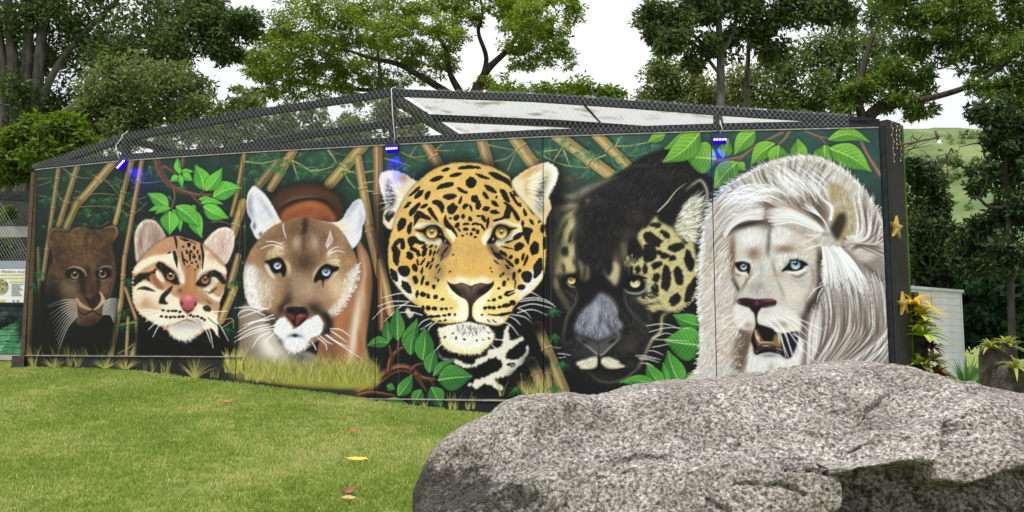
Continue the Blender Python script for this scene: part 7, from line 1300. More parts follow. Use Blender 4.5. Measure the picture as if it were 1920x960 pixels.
def build_trees():
    # dark many-stemmed fig on the left
    Y = 17.; b = at(45, 600, Y)
    forks = [([(b[0]+dx, Y+dy, 1.2), at(x1, 330, Y), at(x2, 140, Y), at(x3, -60, Y)], [.3, .24, .2, .14]) for dx, dy, x1, x2, x3 in ((-.3, 0, 10, 5, -20), (0, .3, 35, 25, 10), (.2, 0, 45, 50, 60), (.5, .4, 70, 72, 95))]
    forks += [([at(70, 250, Y), at(150, 190, Y-.3), at(270, 110, Y-.6), at(390, 60, Y-1)], [.16, .12, .09, .05]), ([at(60, 230, Y), at(110, 120, Y), at(180, 40, Y), at(250, -30, Y)], [.16, .12, .1, .06])]
    bl = [blob(*q) for q in ((40, 40, Y, 60, 50), (120, 20, Y, 60, 50), (200, 60, Y, 70, 55), (290, 40, Y-.5, 60, 55), (250, 110, Y-.5, 70, 40), (150, 100, Y+.6, 70, 45), (340, 80, Y-1, 50, 40), (395, 55, Y-1, 45, 30), (455, 42, Y-1, 35, 26), (420, 95, Y-1, 30, 18), (60, 110, Y+1, 60, 40), (30, 190, Y, 60, 50), (90, 200, Y+.5, 60, 40), (380, 10, Y-.5, 50, 26), (320, -30, Y, 80, 40), (180, -30, Y, 90, 40), (40, -30, Y, 80, 40))]
    bl += [blob(25, 330, Y+1.5, 70, 70, None, 1.4), blob(110, 290, Y+2, 80, 70, None, 1.2), blob(200, 180, Y+2, 70, 60), blob(300, 150, Y+2, 60, 50)]
    tree('fig_tree', 'large dark tree with many grey stems behind the left end of the mural', 'tree', (b[0], Y), forks, bl, L_DARK, BARK_G, 1, clump=(.26, .48), per=80, ncl=23, size=.115, up=.4)
    # olive bushy trees in front of it
    Y = 14.5
    for i, (bx, bls, lab, sd) in enumerate(((330, ((290, 150, 60, 50), (250, 200, 60, 46), (340, 170, 55, 50), (200, 160, 50, 50), (310, 230, 60, 40), (230, 250, 60, 40), (370, 220, 45, 40), (180, 215, 40, 40)), 'olive green bushy tree rising over the low end of the netting', 21), (440, ((420, 220, 40, 34), (460, 200, 34, 40), (400, 250, 46, 34), (470, 250, 50, 30), (520, 235, 40, 30), (570, 225, 46, 34), (600, 260, 50, 30), (650, 235, 46, 30), (690, 255, 46, 30), (720, 215, 40, 30), (540, 270, 50, 26), (330, 290, 50, 26), (760, 240, 40, 30)), 'pale loose thicket seen through the left netting below the spreading tree', 22))):
        b = at(bx, 560, Y+i); f = [([(b[0], Y+i, 1.2), at(bx, 400, Y+i), at(bx-20, 260, Y+i)], [.14, .11, .06])]
        tree('bushy_tree', lab, 'tree', (b[0], Y+i), f, [blob(x, y, Y+i, rx, ry) for x, y, rx, ry in bls], L_OLIVE, BARK_G, sd, clump=(.18, .36), per=80, ncl=24 if i == 0 else 18, size=.095, up=.5)
    # bright clipped shrub at far left
    Y = 12.8; b = at(90, 560, Y)
    tree('leafy_shrub', 'bright green leafy shrub growing behind the left corner of the mural', 'shrub', (b[0], Y), [([(b[0], Y, 1.2), at(90, 420, Y), at(90, 320, Y)], [.1, .08, .05])], [blob(x, y, Y, rx, ry) for x, y, rx, ry in ((90, 250, 60, 34), (40, 285, 50, 34), (140, 280, 44, 34), (90, 300, 70, 36), (20, 310, 36, 30), (120, 235, 30, 20), (60, 245, 30, 20))], L_BRIGHT, BARK, 31, clump=(.2, .34), per=130, ncl=20, size=.1, up=.6, droop=.4)
    # spreading rain tree in the middle
    Y = 18.5; b = at(885, 520, Y)
    P = lambda *q: [at(x, y, Y+d) for x, y, d in q]
    forks = [([(b[0], Y, 1.3)]+P((880, 300, 0), (885, 180, 0)), [.32, .28, .24]), (P((885, 182, 0), (915, 130, 0), (950, 95, -.3), (975, 55, -.5), (985, 10, -.6)), [.2, .15, .11, .08, .05]), (P((900, 160, 0), (912, 110, 0), (897, 60, .2), (905, 20, .2), (895, -20, .2)), [.13, .1, .08, .06, .04]), (P((870, 185, 0), (845, 140, -.3), (835, 90, -.4), (815, 60, -.5)), [.17, .12, .09, .06]), (P((865, 190, 0), (800, 150, -.6), (745, 120, -.9), (700, 110, -1.2), (640, 90, -1.4)), [.18, .13, .1, .08, .04]), (P((720, 190, -.8), (714, 150, -.9), (708, 95, -1)), [.09, .08, .04]), (P((880, 190, 0), (770, 175, .6), (640, 165, 1), (520, 150, 1)), [.17, .12, .08, .04])]
    bl = []
    for x, y, rx, ry, dd, w in ((600, 20, 90, 26, -1, 1.2), (700, 15, 90, 28, 0, 1.2), (560, 60, 70, 22, -1, 1), (640, 60, 80, 24, 0, 1.2), (730, 55, 70, 24, -1, 1), (520, 85, 50, 20, 0, .9), (590, 100, 70, 22, -1, 1), (680, 100, 70, 20, 1, 1), (760, 90, 50, 24, -1, .9), (480, 115, 40, 16, 0, .6), (530, 130, 60, 20, -1, .9), (610, 140, 60, 20, 0, 1), (690, 140, 50, 18, 0, .8), (500, 160, 50, 18, 0, .7), (560, 175, 60, 16, 0, .7), (640, 175, 50, 14, 0, .6), (800, 20, 60, 26, 0, 1), (830, 60, 50, 24, -1, .9), (870, 25, 36, 30, 0, .8), (790, 130, 50, 18, 0, .7), (840, 110, 36, 20, 0, .6), (950, 20, 40, 26, 0, .9), (1000, 25, 56, 24, -1, 1), (1060, 25, 34, 18, 0, .6), (980, 65, 50, 20, -1, .9), (1030, 70, 44, 18, 0, .8), (1010, 105, 50, 16, 0, .7), (960, 105, 30, 18, 0, .4), (920, 150, 40, 12, 0, .3), (740, 165, 40, 12, 0, .4), (1060, 110, 26, 12, 0, .3), (660, -20, 120, 24, 0, 1), (860, -15, 100, 20, 0, 1), (1000, -15, 90, 20, 0, 1), (470, 185, 30, 14, 0, .4)): bl.append(blob(x, y, Y+dd, rx, ry, .9, w))
    tree('rain_tree', 'wide spreading tree with bright feathery layers above the middle of the mural', 'tree', (b[0], Y), forks, bl, L_RAIN, BARK, 41, clump=(.22, .42), per=72, ncl=28, size=.1, up=1.0, flat=.4, aspect=.34)
    # far low canopy
    Y = 34.; b = at(1050, 560, Y)
    tree('far_tree', 'small distant tree crown peeping over the ridge of the netting', 'tree', (b[0], Y), [([(b[0], Y, 1.3), at(1050, 300, Y), at(1050, 200, Y)], [.3, .25, .1])], [blob(x, y, Y, rx, ry) for x, y, rx, ry in ((950, 172, 50, 16), (1020, 172, 50, 16), (1090, 165, 44, 14), (1140, 178, 30, 10), (1060, 185, 80, 14), (930, 185, 40, 12))], L_BRIGHT, BARK, 51, clump=(.5, .8), per=50, ncl=16, size=.22, up=.8, flat=.5)
    # tall dark tree with straight trunk
    Y = 19.; b = at(1350, 560, Y)
    f = [([(b[0], Y, 1.3), at(1352, 330, Y), at(1351, 190, Y), at(1350, 80, Y), at(1340, -40, Y)], [.26, .22, .19, .15, .1]), ([at(1352, 100, Y), at(1375, 60, Y), at(1385, 0, Y)], [.12, .09, .05]), ([at(1350, 140, Y), at(1300, 80, Y), at(1240, 50, Y-.5)], [.08, .06, .03]), ([at(1395, 320, Y+1), at(1400, 170, Y+1), at(1405, 60, Y+1)], [.14, .12, .08])]
    tree('tall_tree', 'tall dark-leaved tree with a straight grey trunk behind the right roof slope', 'tree', (b[0], Y), f, [blob(x, y, Y+d, rx, ry, None, w) for x, y, rx, ry, d, w in ((1225, 30, 34, 24, 0, .9), (1275, 50, 44, 40, 0, 1.2), (1230, 60, 26, 16, 0, .5), (1260, 75, 36, 20, -.4, .8), (1330, 10, 50, 26, 0, 1), (1400, 15, 50, 40, 0, 1), (1330, 90, 34, 20, 0, .7), (1370, 80, 30, 30, .4, .7), (1430, 55, 40, 30, .4, .8), (1480, 20, 50, 30, 0, 1), (1540, 15, 44, 26, 0, .9), (1580, 30, 30, 20, 0, .5), (1300, 120, 24, 12, 0, .4), (1440, 95, 40, 24, .5, .7), (1420, -25, 100, 26, 0, 1), (1300, -20, 60, 22, 0, .8), (1550, -20, 60, 24, 0, .8))], L_DARK, BARK_G, 61, clump=(.24, .44), per=78, ncl=19, size=.14, up=.3, droop=.4)
    # green mass behind
    Y = 23.
    for j, (bx, bls, lab, lm) in enumerate(((1290, ((1240, 130, 40, 26), (1290, 160, 50, 30), (1230, 175, 40, 26), (1330, 185, 50, 26), (1390, 150, 44, 36), (1370, 190, 50, 24), (1440, 175, 50, 30), (1270, 195, 60, 20)), 'mid green round tree low behind the straight grey trunk', L_OLIVE), (1560, ((1470, 130, 44, 36), (1530, 110, 50, 40), (1580, 80, 50, 40), (1520, 170, 60, 36), (1590, 140, 50, 44), (1640, 110, 44, 44), (1480, 200, 60, 24), (1560, 200, 60, 24), (1630, 60, 50, 40), (1660, 20, 40, 30)), 'leafy green tree with sky gaps behind the right part of the cage', L_MID))):
        b = at(bx, 560, Y); f = [([(b[0], Y, 1.3), at(bx, 320, Y), at(bx+5, 180, Y), at(bx+20, 110, Y)], [.3, .26, .18, .1])]
        tree('round_tree', lab, 'tree', (b[0], Y), f, [blob(x, y, Y, rx, ry) for x, y, rx, ry in bls], lm, BARK, 71+j, clump=(.28, .5), per=66, ncl=19, size=.14, up=.4)
    # big feathery tree at right
    Y = 15.; b = at(1640, 540, Y)
    f = [([(b[0], Y, 1.2), at(1628, 330, Y), at(1625, 235, Y), at(1650, 200, Y), at(1700, 170, Y)], [.3, .26, .22, .17, .1]), ([at(1628, 250, Y), at(1610, 190, Y), at(1620, 120, Y), at(1640, 60, Y)], [.18, .13, .1, .06]), ([at(1660, 200, Y), at(1760, 180, Y-.5), at(1840, 150, Y-1), at(1920, 90, Y-1)], [.12, .1, .08, .05])]
    tree('feathery_tree', 'broad tree with feathery dark green sprays reaching over the pillar', 'tree', (b[0], Y), f, [blob(x, y, Y+d, rx, ry, None, w) for x, y, rx, ry, d, w in ((1720, 30, 60, 40, 0, 1), (1790, 40, 60, 46, -.5, 1.2), (1870, 30, 60, 46, -.5, 1.2), (1760, 90, 60, 36, 0, 1), (1840, 100, 60, 40, -.5, 1.1), (1910, 110, 50, 50, -1, 1), (1700, 100, 50, 36, .5, .9), (1660, 140, 50, 32, 0, .9), (1730, 150, 44, 26, 0, .7), (1610, 170, 40, 30, 0, .7), (1680, 190, 50, 24, 0, .7), (1590, 195, 30, 20, 0, .4), (1850, 170, 50, 24, -1, .6), (1910, 180, 40, 30, -1, .8), (1720, 205, 34, 16, 0, .4), (1800, -20, 120, 30, 0, 1.2), (1680, -10, 60, 30, 0, .8), (1930, -10, 60, 40, -1, 1))], L_FEA, BARK, 81, clump=(.2, .4), per=85, ncl=22, size=.11, up=.8, flat=.55, aspect=.32)
    # dark trees standing below it
    Y = 17.5; b = at(1715, 640, Y)
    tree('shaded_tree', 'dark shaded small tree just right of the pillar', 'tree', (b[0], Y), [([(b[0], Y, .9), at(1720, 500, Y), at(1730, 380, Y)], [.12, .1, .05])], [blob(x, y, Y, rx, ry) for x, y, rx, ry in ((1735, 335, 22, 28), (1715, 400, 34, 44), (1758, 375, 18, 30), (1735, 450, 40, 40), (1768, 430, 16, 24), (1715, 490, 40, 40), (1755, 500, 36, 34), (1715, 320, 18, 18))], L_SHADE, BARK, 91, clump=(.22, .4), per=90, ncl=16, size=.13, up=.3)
    Y = 11.5; b = at(1895, 640, Y)
    f = [([(b[0], Y, .9), at(1893, 480, Y), at(1890, 380, Y), at(1885, 300, Y), at(1900, 200, Y)], [.09, .08, .07, .05, .03]), ([at(1890, 390, Y), at(1855, 388, Y-.2), at(1835, 372, Y-.3), at(1815, 368, Y-.3)], [.05, .04, .03, .012]), ([at(1885, 330, Y), at(1850, 300, Y), at(1838, 270, Y), at(1800, 275, Y)], [.04, .03, .02, .008]), ([at(1835, 372, Y-.3), at(1850, 340, Y-.3), at(1842, 310, Y-.3)], [.02, .014, .006])]
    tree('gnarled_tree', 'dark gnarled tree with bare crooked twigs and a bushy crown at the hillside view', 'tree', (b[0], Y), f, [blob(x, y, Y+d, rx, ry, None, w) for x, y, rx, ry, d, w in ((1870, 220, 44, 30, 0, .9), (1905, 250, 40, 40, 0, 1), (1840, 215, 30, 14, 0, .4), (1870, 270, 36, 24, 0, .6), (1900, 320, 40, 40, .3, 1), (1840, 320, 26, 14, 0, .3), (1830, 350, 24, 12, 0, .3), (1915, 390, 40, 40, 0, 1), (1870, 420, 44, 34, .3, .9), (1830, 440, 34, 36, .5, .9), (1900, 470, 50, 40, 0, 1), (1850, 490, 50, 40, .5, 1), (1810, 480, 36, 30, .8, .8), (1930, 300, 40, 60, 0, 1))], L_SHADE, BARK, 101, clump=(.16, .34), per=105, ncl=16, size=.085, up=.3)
    # vine covered bank / hedge bottom right
    Y = 17.2; b = at(1900, 690, Y)
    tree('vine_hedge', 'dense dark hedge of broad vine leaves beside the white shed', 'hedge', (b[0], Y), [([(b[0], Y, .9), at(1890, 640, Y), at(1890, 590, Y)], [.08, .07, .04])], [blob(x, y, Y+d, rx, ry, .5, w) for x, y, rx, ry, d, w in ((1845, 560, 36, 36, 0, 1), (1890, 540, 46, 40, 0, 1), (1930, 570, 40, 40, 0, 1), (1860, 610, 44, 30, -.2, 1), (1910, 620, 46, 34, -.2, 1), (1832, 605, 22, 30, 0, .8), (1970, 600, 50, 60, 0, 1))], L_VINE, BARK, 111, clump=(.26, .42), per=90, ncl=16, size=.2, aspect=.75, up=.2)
    Y = 18.; b = at(1790, 640, Y)
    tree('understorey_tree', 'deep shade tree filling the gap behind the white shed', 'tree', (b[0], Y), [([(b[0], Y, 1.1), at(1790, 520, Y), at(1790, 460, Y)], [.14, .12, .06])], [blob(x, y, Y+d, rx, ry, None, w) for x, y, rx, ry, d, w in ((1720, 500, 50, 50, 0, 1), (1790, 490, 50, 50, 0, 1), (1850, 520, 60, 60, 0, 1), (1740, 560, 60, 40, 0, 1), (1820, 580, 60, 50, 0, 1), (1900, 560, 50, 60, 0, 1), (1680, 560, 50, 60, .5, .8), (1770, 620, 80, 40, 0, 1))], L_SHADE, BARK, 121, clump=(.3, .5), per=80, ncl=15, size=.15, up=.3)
    Y = 20.; b = at(-30, 640, Y)
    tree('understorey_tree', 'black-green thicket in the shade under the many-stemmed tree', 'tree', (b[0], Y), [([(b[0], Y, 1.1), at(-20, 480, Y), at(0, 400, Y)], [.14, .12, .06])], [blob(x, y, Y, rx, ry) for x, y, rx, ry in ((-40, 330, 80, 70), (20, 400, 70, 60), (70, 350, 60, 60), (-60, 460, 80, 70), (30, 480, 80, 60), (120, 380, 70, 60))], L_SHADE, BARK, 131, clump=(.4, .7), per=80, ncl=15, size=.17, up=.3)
build_trees()

# ---------------------------------------------------------------- far hill
def build_hill():
    rng = np.random.default_rng(9); xs = np.linspace(-60, 520, 120); ys = np.linspace(150, 520, 60); X, Y = np.meshgrid(xs, ys)
    rid = np.interp(X, [-60, 40, 100, 150, 175, 230, 330, 520], [0, 10, 52, 90, 92, 80, 110, 150]); t = np.clip((Y-150)/210, 0, 1); Z = 1.5+rid*(t*t*(3-2*t))
    Pn = np.c_[X.ravel()/40, Y.ravel()/40, np.zeros(X.size)]; Z = Z+(N3.fbm(Pn, 4)*7).reshape(X.shape)*t
    n = len(xs); i = (np.arange(len(ys)-1)[:, None]*n+np.arange(n-1)[None]).ravel()
    m = noisy('hill_grass', (.085, .13, .05), (.17, .215, .085), .05, .95, 0, detail=8, spec=.1, pos=(.38, .62))
    o = link_mesh('hill', np_mesh('hill', np.c_[X.ravel(), Y.ravel(), Z.ravel()], np.c_[i, i+1, i+n+1, i+n], True), m); tag(o, kind='structure')
    from_z = lambda x, y: float(Z[np.argmin(abs(ys-y)), np.argmin(abs(xs-x))])
    cs = []; rs = []
    for (px, py, k, sp) in ((1790, 308, 30, 14), (1740, 318, 16, 26), (1765, 300, 8, 40), (1715, 330, 14, 20), (1800, 330, 10, 20), (1740, 280, 8, 40), (1820, 260, 20, 24), (1700, 300, 16, 20), (1760, 345, 16, 30), (1800, 390, 12, 20)):
        for _ in range(k):
            x_, y_ = px+rng.normal(0, sp), py+rng.normal(0, sp*.2); d = ray(x_, y_)
            for Yd in np.arange(150, 500, 3):
                p = d*(Yd/d[1]); z = EYE+p[2]
                if z < from_z(p[0], Yd): cs.append((p[0], Yd, z+.6)); rs.append(rng.uniform(.5, 1.7)); break
    V, Fq = leaves(rng, np.array(cs), np.array(rs), 40, .8, .7, .6)
    o = link_mesh('hill_scrub', np_mesh('hill_scrub', V, Fq), L_MID); tag(o, 'scattered dark scrub on the far grassy hillside', 'scrub', kind='stuff')
build_hill()
# ---------------------------------------------------------------- plants and things to the right
def strap_rosette(name, label, cat, p, n, length, width, m, seed, arch=.6, tilt=(.2, 1.3), group=None, lean=(0, 0, 0), matc=None):
    """a rosette of arching strap leaves, each leaf a part"""
    rng = np.random.default_rng(seed); root = empty(name, p); tag(root, label, cat, group)
    for k in range(n):
        a = k*2.4+rng.normal(0, .25); el = rng.uniform(*tilt); L = length*rng.uniform(.7, 1.15); d = Vector((math.cos(a)*math.cos(el), math.sin(a)*math.cos(el), math.sin(el)))+Vector(lean); d.normalize()
        sd = d.cross(Vector((0, 0, 1))); sd = sd.normalized() if sd.length > .01 else Vector((1, 0, 0)); V = []; S = 7
        for i in range(S):
            t = i/(S-1); c = d*L*t+Vector((0, 0, -arch*L*t*t)); w = width*(1-t**2.2)*(.7+.6*t)*.5; up = Vector((0, 0, 1))*width*.25*(1-t)
            V += [c-sd*w+up*.6, c-Vector((0, 0, .1*w)), c+sd*w+up*.6]
        Fs = [f for i in range(S-1) for f in ((i*3, i*3+1, i*3+4, i*3+3), (i*3+1, i*3+2, i*3+5, i*3+4))]
        mb = MB(); mb.add(V, Fs, True); mb.build('leaf', m, root)
    return root
def plant_mat(name, c0, c1): return leafmat(name, c0, c1, .35, .4)
def build_right():
    YB = 8.95
    # trunk carrying the bromeliads
    b = at(1722, 760, YB); z0 = float(ground_z(b[0], YB))-.1; root = empty('planter_trunk', (b[0], YB, z0)); tag(root, 'dark mossy trunk covered in bromeliads behind the pillar', 'trunk'); r0 = Vector(root.location)
    m = MB(); m.tube([Vector((b[0], YB+.1, z0))-r0, Vector(at(1722, 680, YB+.1))-r0, Vector(at(1716, 600, YB+.1))-r0, Vector(at(1712, 548, YB+.1))-r0], [.13, .11, .09, .05], 12); m.build('stem', noisy('mossy_bark', (.02, .02, .014), (.06, .05, .03), 20, .95, .8), root)
    G = 'bromeliads on the mossy trunk'
    MO = plant_mat('brom_orange', (.45, .26, .03), (.68, .45, .06)); MY = plant_mat('brom_yellow', (.4, .44, .03), (.62, .62, .06)); ML = plant_mat('brom_lime', (.3, .46, .03), (.5, .64, .07)); MR = plant_mat('brom_red', (.05, .018, .02), (.12, .04, .035)); MG = plant_mat('brom_green', (.16, .24, .03), (.38, .4, .08)); MC = plant_mat('brom_copper', (.14, .045, .025), (.27, .11, .05))
    for px, py, n, L_, w, mt, lab, sd, tl in ((1708, 572, 16, .34, .045, MO, 'orange strap-leaved bromeliad at the top of the mossy trunk', 1, (.0, 1.1)), (1722, 592, 34, .21, .05, MY, 'yellow bromeliad below the orange one on the mossy trunk', 2, (.1, 1.3)), (1722, 630, 28, .28, .06, ML, 'lime green bromeliad with broad leaves on the mossy trunk', 3, (.2, 1.3)), (1738, 652, 24, .17, .045, MR, 'dark red bromeliad on the mossy trunk', 4, (0, 1.2)), (1718, 684, 30, .19, .045, MG, 'yellow green bromeliad low on the left of the mossy trunk', 5, (.1, 1.3)), (1745, 678, 28, .19, .045, MG, 'olive bromeliad low on the right of the mossy trunk', 6, (.1, 1.3)), (1724, 608, 24, .18, .045, MG, 'small green bromeliad tucked between the yellow and the lime one', 8, (0, 1)), (1752, 702, 28, .18, .05, MC, 'copper bromeliad at the foot of the mossy trunk', 7, (0, 1.2))):
        strap_rosette('bromeliad', lab, 'bromeliad', at(px+5, py, YB-.06), int(n*1.2), L_*1.2, w*1.1, mt, sd, .5, tl, G, lean=(.15, -.25, 0))
    # white shed of horizontal boards
    Ys = 15.5; a = at(1680, 560, Ys-.6); c = at(1800, 560, Ys+.9); root = empty('garden_shed', (c[0], c[1], float(ground_z(c[0], c[1])))); tag(root, 'small white shed clad in horizontal boards behind the bromeliads', 'shed'); r0 = Vector(root.location)
    z0 = float(ground_z(c[0], c[1]))-.2; zt = at(1740, 543, Ys)[2]; e = Vector((c[0]-a[0], c[1]-a[1], 0)); Lw = e.length; e.normalize(); nb = Vector((-e.y, e.x, 0)); WH = noisy('white_cladding', (.6, .6, .64), (.7, .7, .73), 3, .55, .1)
    nbd = 14; h = (zt-z0)/nbd; ang = math.atan2(e.y, e.x); me = None
    for k in range(nbd):
        m = MB(); m.box((0, 0, 0), (Lw, .03, h-.004)); mid = Vector((a[0], a[1], 0))+e*Lw/2
        if me is None: o = m.build('board', WH, root); me = o.data
        else: o = link_mesh('board', me, None, root)
        o.location = Vector((mid.x, mid.y, z0+h*(k+.5)))-r0; o.rotation_euler = (R(.8), 0, ang)
    m = MB(); mid = Vector((a[0], a[1], 0))+e*Lw/2+nb*.6; m.box(Vector((mid.x, mid.y, (z0+zt)/2))-r0, (Lw-.02, 1.16, zt-z0-.02), rz=ang); m.build('core', WH, root)
    m = MB(); m.box(Vector((mid.x, mid.y, zt+.02))-r0-nb*.02, (Lw+.06, 1.3, .05), rz=ang); m.build('roof', noisy('shed_roof', (.55, .56, .58), (.45, .46, .48), 6, .6, .1), root)
    m = MB()
    for f in (.52, .995): p = Vector((a[0], a[1], 0))+e*Lw*f-nb*.022; m.box(Vector((p.x, p.y, (z0+zt)/2))-r0, (.05, .02, zt-z0), rz=ang)
    m.build('corner_trim', WH, root)
    # spiky plants, pond, stumps
    YK = plant_mat('yucca_leaf', (.05, .12, .03), (.12, .22, .07))
    for px, py, Y, n, L_, lab, sd in ((1812, 735, 8.6, 34, .36, 'spiky green yucca with stiff leaves standing above the boulder', 1), (1840, 728, 9.6, 30, .34, 'paler spiky plant between the stiff yucca and the stump', 2), (1768, 742, 9.2, 22, .26, 'low green spiky plant at the foot of the bromeliads', 3)):
        p = at(px, py, Y); p[2] = max(p[2], float(ground_z(p[0], p[1]))); strap_rosette('yucca', lab, 'plant', p, n, L_*1.2, .034, YK, 40+sd, .12, (.25, 1.45), 'spiky plants behind the boulder')
    p = at(1850, 668, 14); me = np_mesh('pond', np.array([(-2.6, -2.2, 0), (2.4, -2.2, 0), (2.8, 1.4, 0), (-2.2, 1.6, 0)]), np.array([(0, 1, 2, 3)])); o = link_mesh('pond', me, material('pond_water', (.05, .12, .11), .12, .5)[0]); o.location = (p[0], 12.2, float(ground_z(p[0], 12.2))+.09); tag(o, kind='structure')
    ST = noisy('stump_bark', (.03, .024, .02), (.1, .08, .065), 9, .95, .9, dist=.04); AP = plant_mat('air_plant', (.16, .2, .03), (.36, .38, .1))
    for px, py, Y, r, top, lab in ((1872, 745, 7.4, .14, 645, 'dark tree stump planter with a tuft of spiky leaves on top'), (1910, 760, 7.2, .16, 690, 'shorter stump planter with drooping pale leaves beside the boulder')):
        b = at(px, top, Y); z0 = float(ground_z(b[0], Y))-.05; root = empty('stump_planter', (b[0], Y, z0)); tag(root, lab, 'stump', 'stump planters behind the boulder'); rng = np.random.default_rng(px)
        n = 20; V = []; S = 12
        for i in range(S):
            t = i/(S-1)
            for k in range(n): q = 2*math.pi*k/n; rr = r*(1.15-.2*t)*(1+.12*math.sin(3*q+1)+.1*rng.normal()*.6); V.append((math.cos(q)*rr, math.sin(q)*rr, (b[2]-z0)*t+rng.normal(0, .01)))
        Fs = [(i*n+k, i*n+(k+1) % n, (i+1)*n+(k+1) % n, (i+1)*n+k) for i in range(S-1) for k in range(n)]+[tuple((S-1)*n+k for k in range(n))]
        m = MB(); m.add(V, Fs, True); m.build('trunk_section', ST, root)
    for px, py, Y, n, L_, lab, sd in ((1855, 652, 7.4, 26, .13, 'yellow green air plant on the left rim of the taller stump', 1), (1888, 650, 7.4, 36, .17, 'large yellow green air plant on top of the taller stump', 2), (1905, 690, 7.1, 26, .17, 'pale drooping air plant hanging over the shorter stump', 3)):
        strap_rosette('air_plant', lab, 'air plant', at(px, py, Y-.1), n, L_*1.25, .03, AP, 60+sd, .55, (.0, 1.4), 'air plants on the stumps')
build_right()

# ---------------------------------------------------------------- neighbouring enclosure at the left edge
def build_left():
    Y = 12.4; root = empty('block_wall_enclosure', at(20, 680, Y)); tag(root, 'painted block wall with a netted window left of the mural', 'enclosure'); r0 = Vector(root.location)
    P = Paint(-60, 560, 70, 690, 3, 3); P.img[:] = (46, 56, 70); P.fr(0, 480, 4)
    for k in range(9): P.leaf((-160+k*45, 520), (-140+k*45+P.r.uniform(-20, 20), 330), 26, hi=(76, 96, 104), lo=(40, 54, 60), rib=(110, 130, 130), veins=3)
    P.fill([(0, 500), (40, 470), (80, 440), (140, 470), (140, 540), (0, 540)], (10, 14, 16), .6, soft=10)
    P.leaf((-60, 790), (138, 485), 100, hi=(92, 160, 112), lo=(40, 96, 66), rib=(150, 200, 160), veins=5); P.leaf((120, 800), (200, 590), 50, hi=(70, 140, 92), lo=(30, 80, 56), rib=(130, 180, 140), veins=5)
    img = lin(np.clip(P.img, 0, 255)); PM = paintmat('block_paint', .6); z_hi, z_lo = at(20, 571, Y)[2], at(20, 664, Y)[2]; nrow = 8; h = (z_hi-z_lo)/nrow; xr = at(50, 620, Y)[0]+.14
    for r in range(nrow):
        x1 = xr; k = 0
        while x1 > xr-2.6:
            w = .42 if not (k == 0 and r % 2) else .21; x0 = x1-w; g = 10; gx = np.linspace(x0+.004, x1-.004, g); gz = np.linspace(z_lo+h*r+.004, z_lo+h*(r+1)-.004, 6); X, Z = np.meshgrid(gx, gz); px, py = proj(X, Y, Z)
            C = img[np.clip(((py-P.y0)*P.S).astype(int), 0, P.H-1), np.clip(((px-P.x0)*P.S).astype(int), 0, P.W-1)].reshape(-1, 3)
            V = np.c_[X.ravel(), np.full(X.size, Y), Z.ravel()]; i = (np.arange(5)[:, None]*g+np.arange(g-1)[None]).ravel(); Fq = np.c_[i, i+1, i+g+1, i+g]; c0 = [0, g-1, 6*g-1, 5*g]; bk = V[c0]+np.array((0, .12, 0)); n0 = len(V); V = np.vstack([V, bk]); C = np.vstack([C, C[c0]*.6])
            Fq = np.vstack([Fq, [(c0[0], n0, n0+1, c0[1]), (c0[1], n0+1, n0+2, c0[2]), (c0[2], n0+2, n0+3, c0[3]), (c0[3], n0+3, n0, c0[0])]])
            link_mesh('block', np_mesh('block', V-np.array(r0), Fq, False, C), PM, root); x1 = x0; k += 1
    m = MB(); m.box(Vector((xr-1.3, Y+.08, (z_hi+z_lo)/2-.1))-r0, (2.62, .13, z_hi-z_lo+.2)); m.build('mortar_core', noisy('dark_mortar', (.05, .06, .06), (.08, .09, .09), 20, .9, .3), root)
    m = MB(); m.box(Vector((xr-1.3, Y-.06, z_lo-.045))-r0, (2.64, .2, .07)); m.box(Vector((xr-1.3, Y-.02, z_lo-.16))-r0, (2.64, .2, .05)); m.build('ledge', noisy('pale_kerb', (.4, .37, .32), (.5, .47, .42), 12, .9, .4), root)
    m = MB(); m.box(Vector((xr-1.3, Y+.03, z_hi+.1))-r0, (2.64, .14, .2)); m.build('sill_band', noisy('slate_band', (.07, .085, .11), (.12, .14, .17), 3, .6, .2), root)
    zt = at(20, 374, Y)[2]; m = MB(); m.tube([Vector((xr-2.6, Y, zt+.16))-r0, Vector((xr, Y, zt))-r0], .06, 4, square=True); m.build('top_rail', DARK_STEEL, root)
    m = MB(); m.box(Vector((xr-.04, Y, (zt+z_hi)/2))-r0, (.07, .07, zt-z_hi)); m.build('post', DARK_STEEL, root)
    m = MB(); m.box(Vector((xr-1.3, Y+1.6, (zt+z_hi)/2+.1))-r0, (2.7, .05, zt-z_hi+.6)); m.build('dark_backing', noisy('dark_interior_tone', (.02, .022, .02), (.045, .045, .04), 6, .9, .2), root)  # added dark sheet, stands in for the shaded interior behind the netting
    zm = at(20, 430, Y)[2]; m = MB(); m.box(Vector((xr-1.3, Y+.3, zm))-r0, (2.5, .05, .16)); m.build('inner_ledge', CONC, root)
    m = MB(); p = .045
    for sg in (1, -1):
        for k in range(-20, 60):
            x0 = xr-2.5+k*p; a = Vector((x0, Y-.02, z_hi+.2)); b = Vector((x0+sg*(zt-z_hi-.2)*.6, Y-.02, zt)); lo = xr-2.5; hi = xr-.02
            if a.x == b.x: continue
            t0, t1 = sorted(((lo-a.x)/(b.x-a.x), (hi-a.x)/(b.x-a.x))); t0, t1 = max(t0, 0), min(t1, 1)
            if t1-t0 > .03: m.tube([a.lerp(b, t0)-r0, a.lerp(b, t1)-r0], .0017, 3, caps=False, smooth=False)
    o = m.build('netting', WIRE, root); tag(o, kind='stuff')
